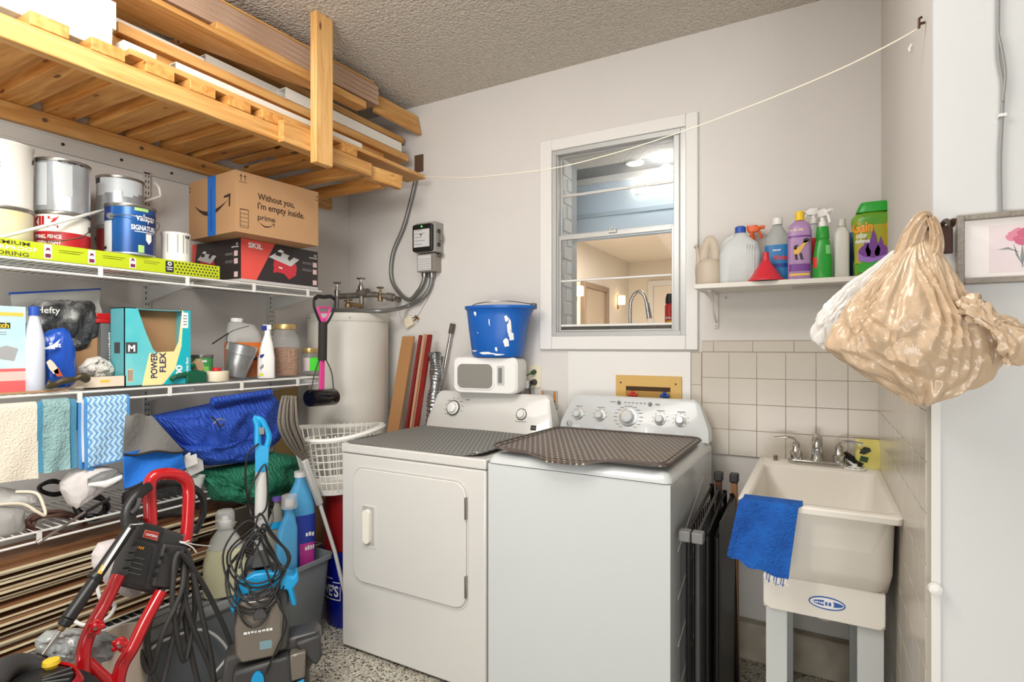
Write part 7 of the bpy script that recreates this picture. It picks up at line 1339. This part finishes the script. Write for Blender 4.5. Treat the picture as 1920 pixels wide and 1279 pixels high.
b = MB(); b.tube(spline([Q(334, 1014, -1.955), Q(344, 1018, -1.935), Q(358, 1012, -1.955)], 4), .003, PWHITE, 6); b.tube(spline([Q(340, 1016, -1.94), Q(370, 1022, -1.95), Q(396, 1024, -2.0)], 4), .0022, PWHITE, 6); b.tube(spline([Q(344, 1018, -1.935), Q(360, 1026, -1.93), Q(368, 1036, -1.93)], 4), .0022, PWHITE, 6); solo(b, 'cable_tie', 'white plastic tie knotted round the red handle', 'cable tie')
# hose loops
HB = mat('black_hose', (60, 58, 57), .5); hr = random.Random(9); b = MB(); P = []; topp = lambda: Q(343+hr.uniform(-6, 8), 1035+hr.uniform(-5, 10), -1.94+hr.uniform(-.02, .03))
lo = [(282, 1190, 1262), (385, 1270, 1300), (300, 1200, 1290), (415, 1240, 1330), (345, 1150, 1240)]
for i, (xb, ya, yb) in enumerate(lo):
    X1, X2 = -1.93+.012*i-.03, -1.93-.01*i+.02; w = 16+hr.uniform(0, 14)
    P += [topp(), Q(343+(xb-343)*.45-w, 1035+(ya-1035)*.5, X1), Q(xb-w, ya, X1), Q(xb, min(1300, yb), (X1+X2)/2), Q(xb+w, ya, X2), Q(343+(xb-343)*.4+w, 1035+(ya-1035)*.45, X2)]
P = [Vector((p.x, p.y, max(.02, p.z))) for p in P]; b.tube(spline(P, 7), .0088, HB, 10); solo(b, 'hose_bundle', 'long black hose looped below the red handle panel', 'hose', centre=False)
# white pail, paper, clear wrap behind the frame
t = thing('white_pail', 'cream plastic pail standing behind the red washer frame', 'pail', (-2.01, fl(236, -2.01), .0)); MB().lathe([(.05, 0), (.052, .004), (.067, .38), (.071, .385), (.071, .4), (.064, .4), (.05, .02), (.001, .01)], mt=mat('cream_pail_plastic', (222, 206, 190), .45), n=40).build('pail_body', t)
soft([(172, 1040), (185, 1018), (215, 1010), (240, 1030), (246, 1060)], [(172, 1060), (190, 1085), (215, 1095), (240, 1090), (246, 1080)], -2.12, .05, soft_w)
b = soft([(172, 1040), (185, 1018), (215, 1010), (240, 1030), (262, 1070)], [(172, 1060), (190, 1088), (215, 1110), (240, 1120), (262, 1115)], -2.1, .05, mat('off_white_sack', (214, 206, 204), .8, bump=.4, bscale=30), .15, 4); solo(b, 'white_sack', 'off-white rounded sack wedged behind the spray wand', 'sack')
b = MB(); b.tube(spline([Q(185, 1062, -2.04), Q(182, 1095, -2.03), Q(192, 1128, -2.02), Q(215, 1135, -2.02), Q(200, 1160, -2.02), Q(160, 1172, -2.05), Q(140, 1165, -2.08)], 8), .006, PWHITE, 8); solo(b, 'white_tube', 'thin white tube curling beside the off-white sack', 'tube')
b = soft([(66, 1200), (90, 1182), (140, 1178), (200, 1185), (222, 1195)], [(66, 1215), (90, 1236), (140, 1246), (200, 1238), (222, 1205)], -2.0, .05, mat('clear_wrap', (176, 180, 176), .2, rgb2=(120, 130, 136), vscale=9, bump=1, bscale=22), .5, 6); solo(b, 'plastic_wrap', 'crumpled clear plastic wrap behind the wand tip', 'plastic wrap')

# ------------------------------------------------------------------ carpet cleaner
cx_ = onX(490, 900, -1.80); t = thing('carpet_cleaner', 'upright carpet cleaner with bright blue handle and coiled cord', 'carpet cleaner', (cx_.x, cx_.y, 0), rz=math.radians(50)); CC = t
dC = -math.sin(TH)*cx_.x+math.cos(TH)*cx_.y; kC = dC/FPX
def l(px, py): return ((px-490)*kC*1.0, CH-(py-HZ)*kC)
CY = mat('cyan_plastic', (20, 150, 206), .35); SG = mat('smoke_grey_plastic', (74, 72, 70), .35)
def fr(pts, y, h, m_, nm, bev=.004, par=None):
    b = MB(); b.prism([l(*p) for p in pts], (0, y, 0), X_, Z_, h, m_); return b.build(nm, par or t, bev=bev, seg=2)
b = MB(); q = [l(*p) for p in ((476, 783), (480, 786), (484, 800), (484, 830), (487, 845), (486, 882))]; b.tube(spline([(x, 0, z) for x, z in q], 6), .0125, CY, 14); q = [l(*p) for p in ((478, 784), (490, 788), (499, 806), (503, 822), (499, 842), (496, 882))]; b.tube(spline([(x, 0, z) for x, z in q], 6), .0105, CY, 14)
b.prism([l(*p) for p in ((480, 832), (503, 838), (501, 884), (480, 884))], (0, .014, 0), X_, Z_, .028, CY); b.build('loop_handle', t, bev=.003)
b = MB(); x, z = l(491, 808); b.box(x-.009, x+.009, -.016, -.0, z-.012, z+.014, MGREY); b.build('trigger', t, bev=.002)
(x0, z0), (x1, z1) = l(491, 884), l(489, 1032); MB().tube([(x0, 0, z0), (x1, 0, z1)], .0225, mat('pale_grey_plastic', (196, 196, 192), .4), 24).build('pole', t)
fr([(478, 1028), (500, 1028), (505, 1060), (473, 1060)], .025, .05, SG, 'pole_socket')
fr([(452, 1075), (480, 1062), (500, 1062), (530, 1068), (545, 1078), (552, 1070), (556, 1085), (545, 1100), (552, 1132), (543, 1130), (536, 1100), (500, 1090), (462, 1098), (445, 1130), (441, 1118)], .0, .07, CY, 'blue_yoke', .006)
b = MB(); rg = []
for py, w, d in ((1062, 30, .04), (1080, 42, .055), (1120, 45, .065), (1180, 46, .07), (1208, 44, .07)):
    z = l(0, py)[1]; rg.append([Vector((x+l(493, 0)[0], y, z)) for x, y in rrect(-w*kC, w*kC, -d, d*.8, .02)])
b.loft(rg, SG); b.build('upright_body', t, bev=.004)
fr([(458, 1105), (520, 1105), (528, 1140), (526, 1190), (518, 1212), (460, 1214), (450, 1198), (449, 1150)], -.07, .022, mat('smoke_tank_plastic', (112, 104, 94), .18, coat=.5), 'water_tank', .008)
fr([(480, 1128), (486, 1118), (496, 1118), (502, 1130), (502, 1138), (480, 1138)], -.092, .014, DGREY, 'tank_latch', .004)
b = MB(); x, z = l(464, 1163); b.text('~ADVANCED', .014, (x, -.0925, z), mt=INKW, al='L', wid=.095, bold=.01); b.build('tank_lettering', t); b = MB(); x, z = l(500, 1185); b.prism(rrect(x-.02, x+.02, z-.02, z+.01, .004), (0, -.0922, 0), X_, Z_, .0004, mat('pale_blue_sticker', (120, 150, 160), .4)); b.build('sticker', t)
fr([(430, 1212), (548, 1196), (590, 1192), (597, 1205), (592, 1240), (575, 1262), (575, 1310), (430, 1310), (424, 1260)], .06, .10, SG, 'base_shell', .012)
fr([(446, 1225), (540, 1215), (548, 1310), (440, 1310)], -.04, .06, mat('charcoal_plastic', (58, 57, 57), .45), 'nozzle_hood', .012)
fr([(540, 1216), (568, 1214), (566, 1262), (538, 1266)], -.04, .05, mat('smoke_tank_plastic', (112, 104, 94), .18), 'side_window', .006); fr([(534, 1270), (565, 1262), (562, 1300), (534, 1300)], -.09, .015, CY, 'blue_trim', .004)
fr([(548, 1200), (594, 1194), (597, 1235), (586, 1252), (556, 1216)], -.02, .05, CG, 'hose_duct', .01)
b = MB(); x, z = l(487, 1247); b.M = TR(x, -.1, z); b.sup([(0, .021, .032, 2.2), (.012, .018, .028, 2.2), (.014, .01, .012, 2.2)], CY, 28) if False else b.prism(ovl(.021, .034), (0, .002, 0), X_, Z_, .014, CY); b.prism([(-.01, -.012), (.01, -.012), (.006, -.022), (-.006, -.022)], (0, -.0125, 0), X_, Z_, .002, CG); b.build('foot_button', t, bev=.004)
for s_ in (-1, 1): b = MB(); b.lathe([(.05, -.015), (.055, -.01), (.055, .01), (.05, .015)], (s_*.13, .03, .055), BLACK, 24, R=RY(PI/2)); b.build('wheel', t)
b = MB(); x, z = l(468, 1320); b.box(-.13, .15, -.06, .1, .004, .06, CG); b.build('brush_housing', t, bev=.01)
# cord: loops around the pole and yoke
cr_ = random.Random(21); P = []
for k in range(9):
    cxp, cyp, rx, ry = 490+cr_.uniform(-10, 8), 1046+cr_.uniform(-22, 30), 42+cr_.uniform(-12, 12), 60+cr_.uniform(-24, 28)
    for j in range(8):
        a = -PI/2+2*PI*j/8+.2; x, z = l(cxp+rx*math.cos(a)*(1 if math.sin(a) > -.3 else .5), cyp+ry*math.sin(a)); yy = -.095-.004*(k % 5) if z < l(0, 1090)[1] else (-.045-.005*(k % 5)-.03*max(0, math.sin(a)))
        P.append(Vector((x, yy, z)))
for p in ((520, 1110), (535, 1150), (520, 1190), (500, 1235)): P.append(Vector((l(*p)[0], -.11, l(*p)[1])))
b = MB(); b.tube(spline(P, 5), .0036, BKC, 7); P2 = [Vector((l(*p)[0], y, l(*p)[1])) for p, y in (((486, 830), -.02), ((468, 850), -.03), ((464, 900), -.02), ((470, 950), .0), ((478, 965), -.03), ((500, 945), -.035), ((498, 870), -.03), ((478, 900), -.03), ((470, 925), -.02), ((482, 955), .03), ((508, 960), .0), ((505, 985), -.035), ((470, 1010), -.04), ((455, 1050), -.06))]; b.tube(spline(P2, 7), .0036, BKC, 7); b.build('power_cord', t)
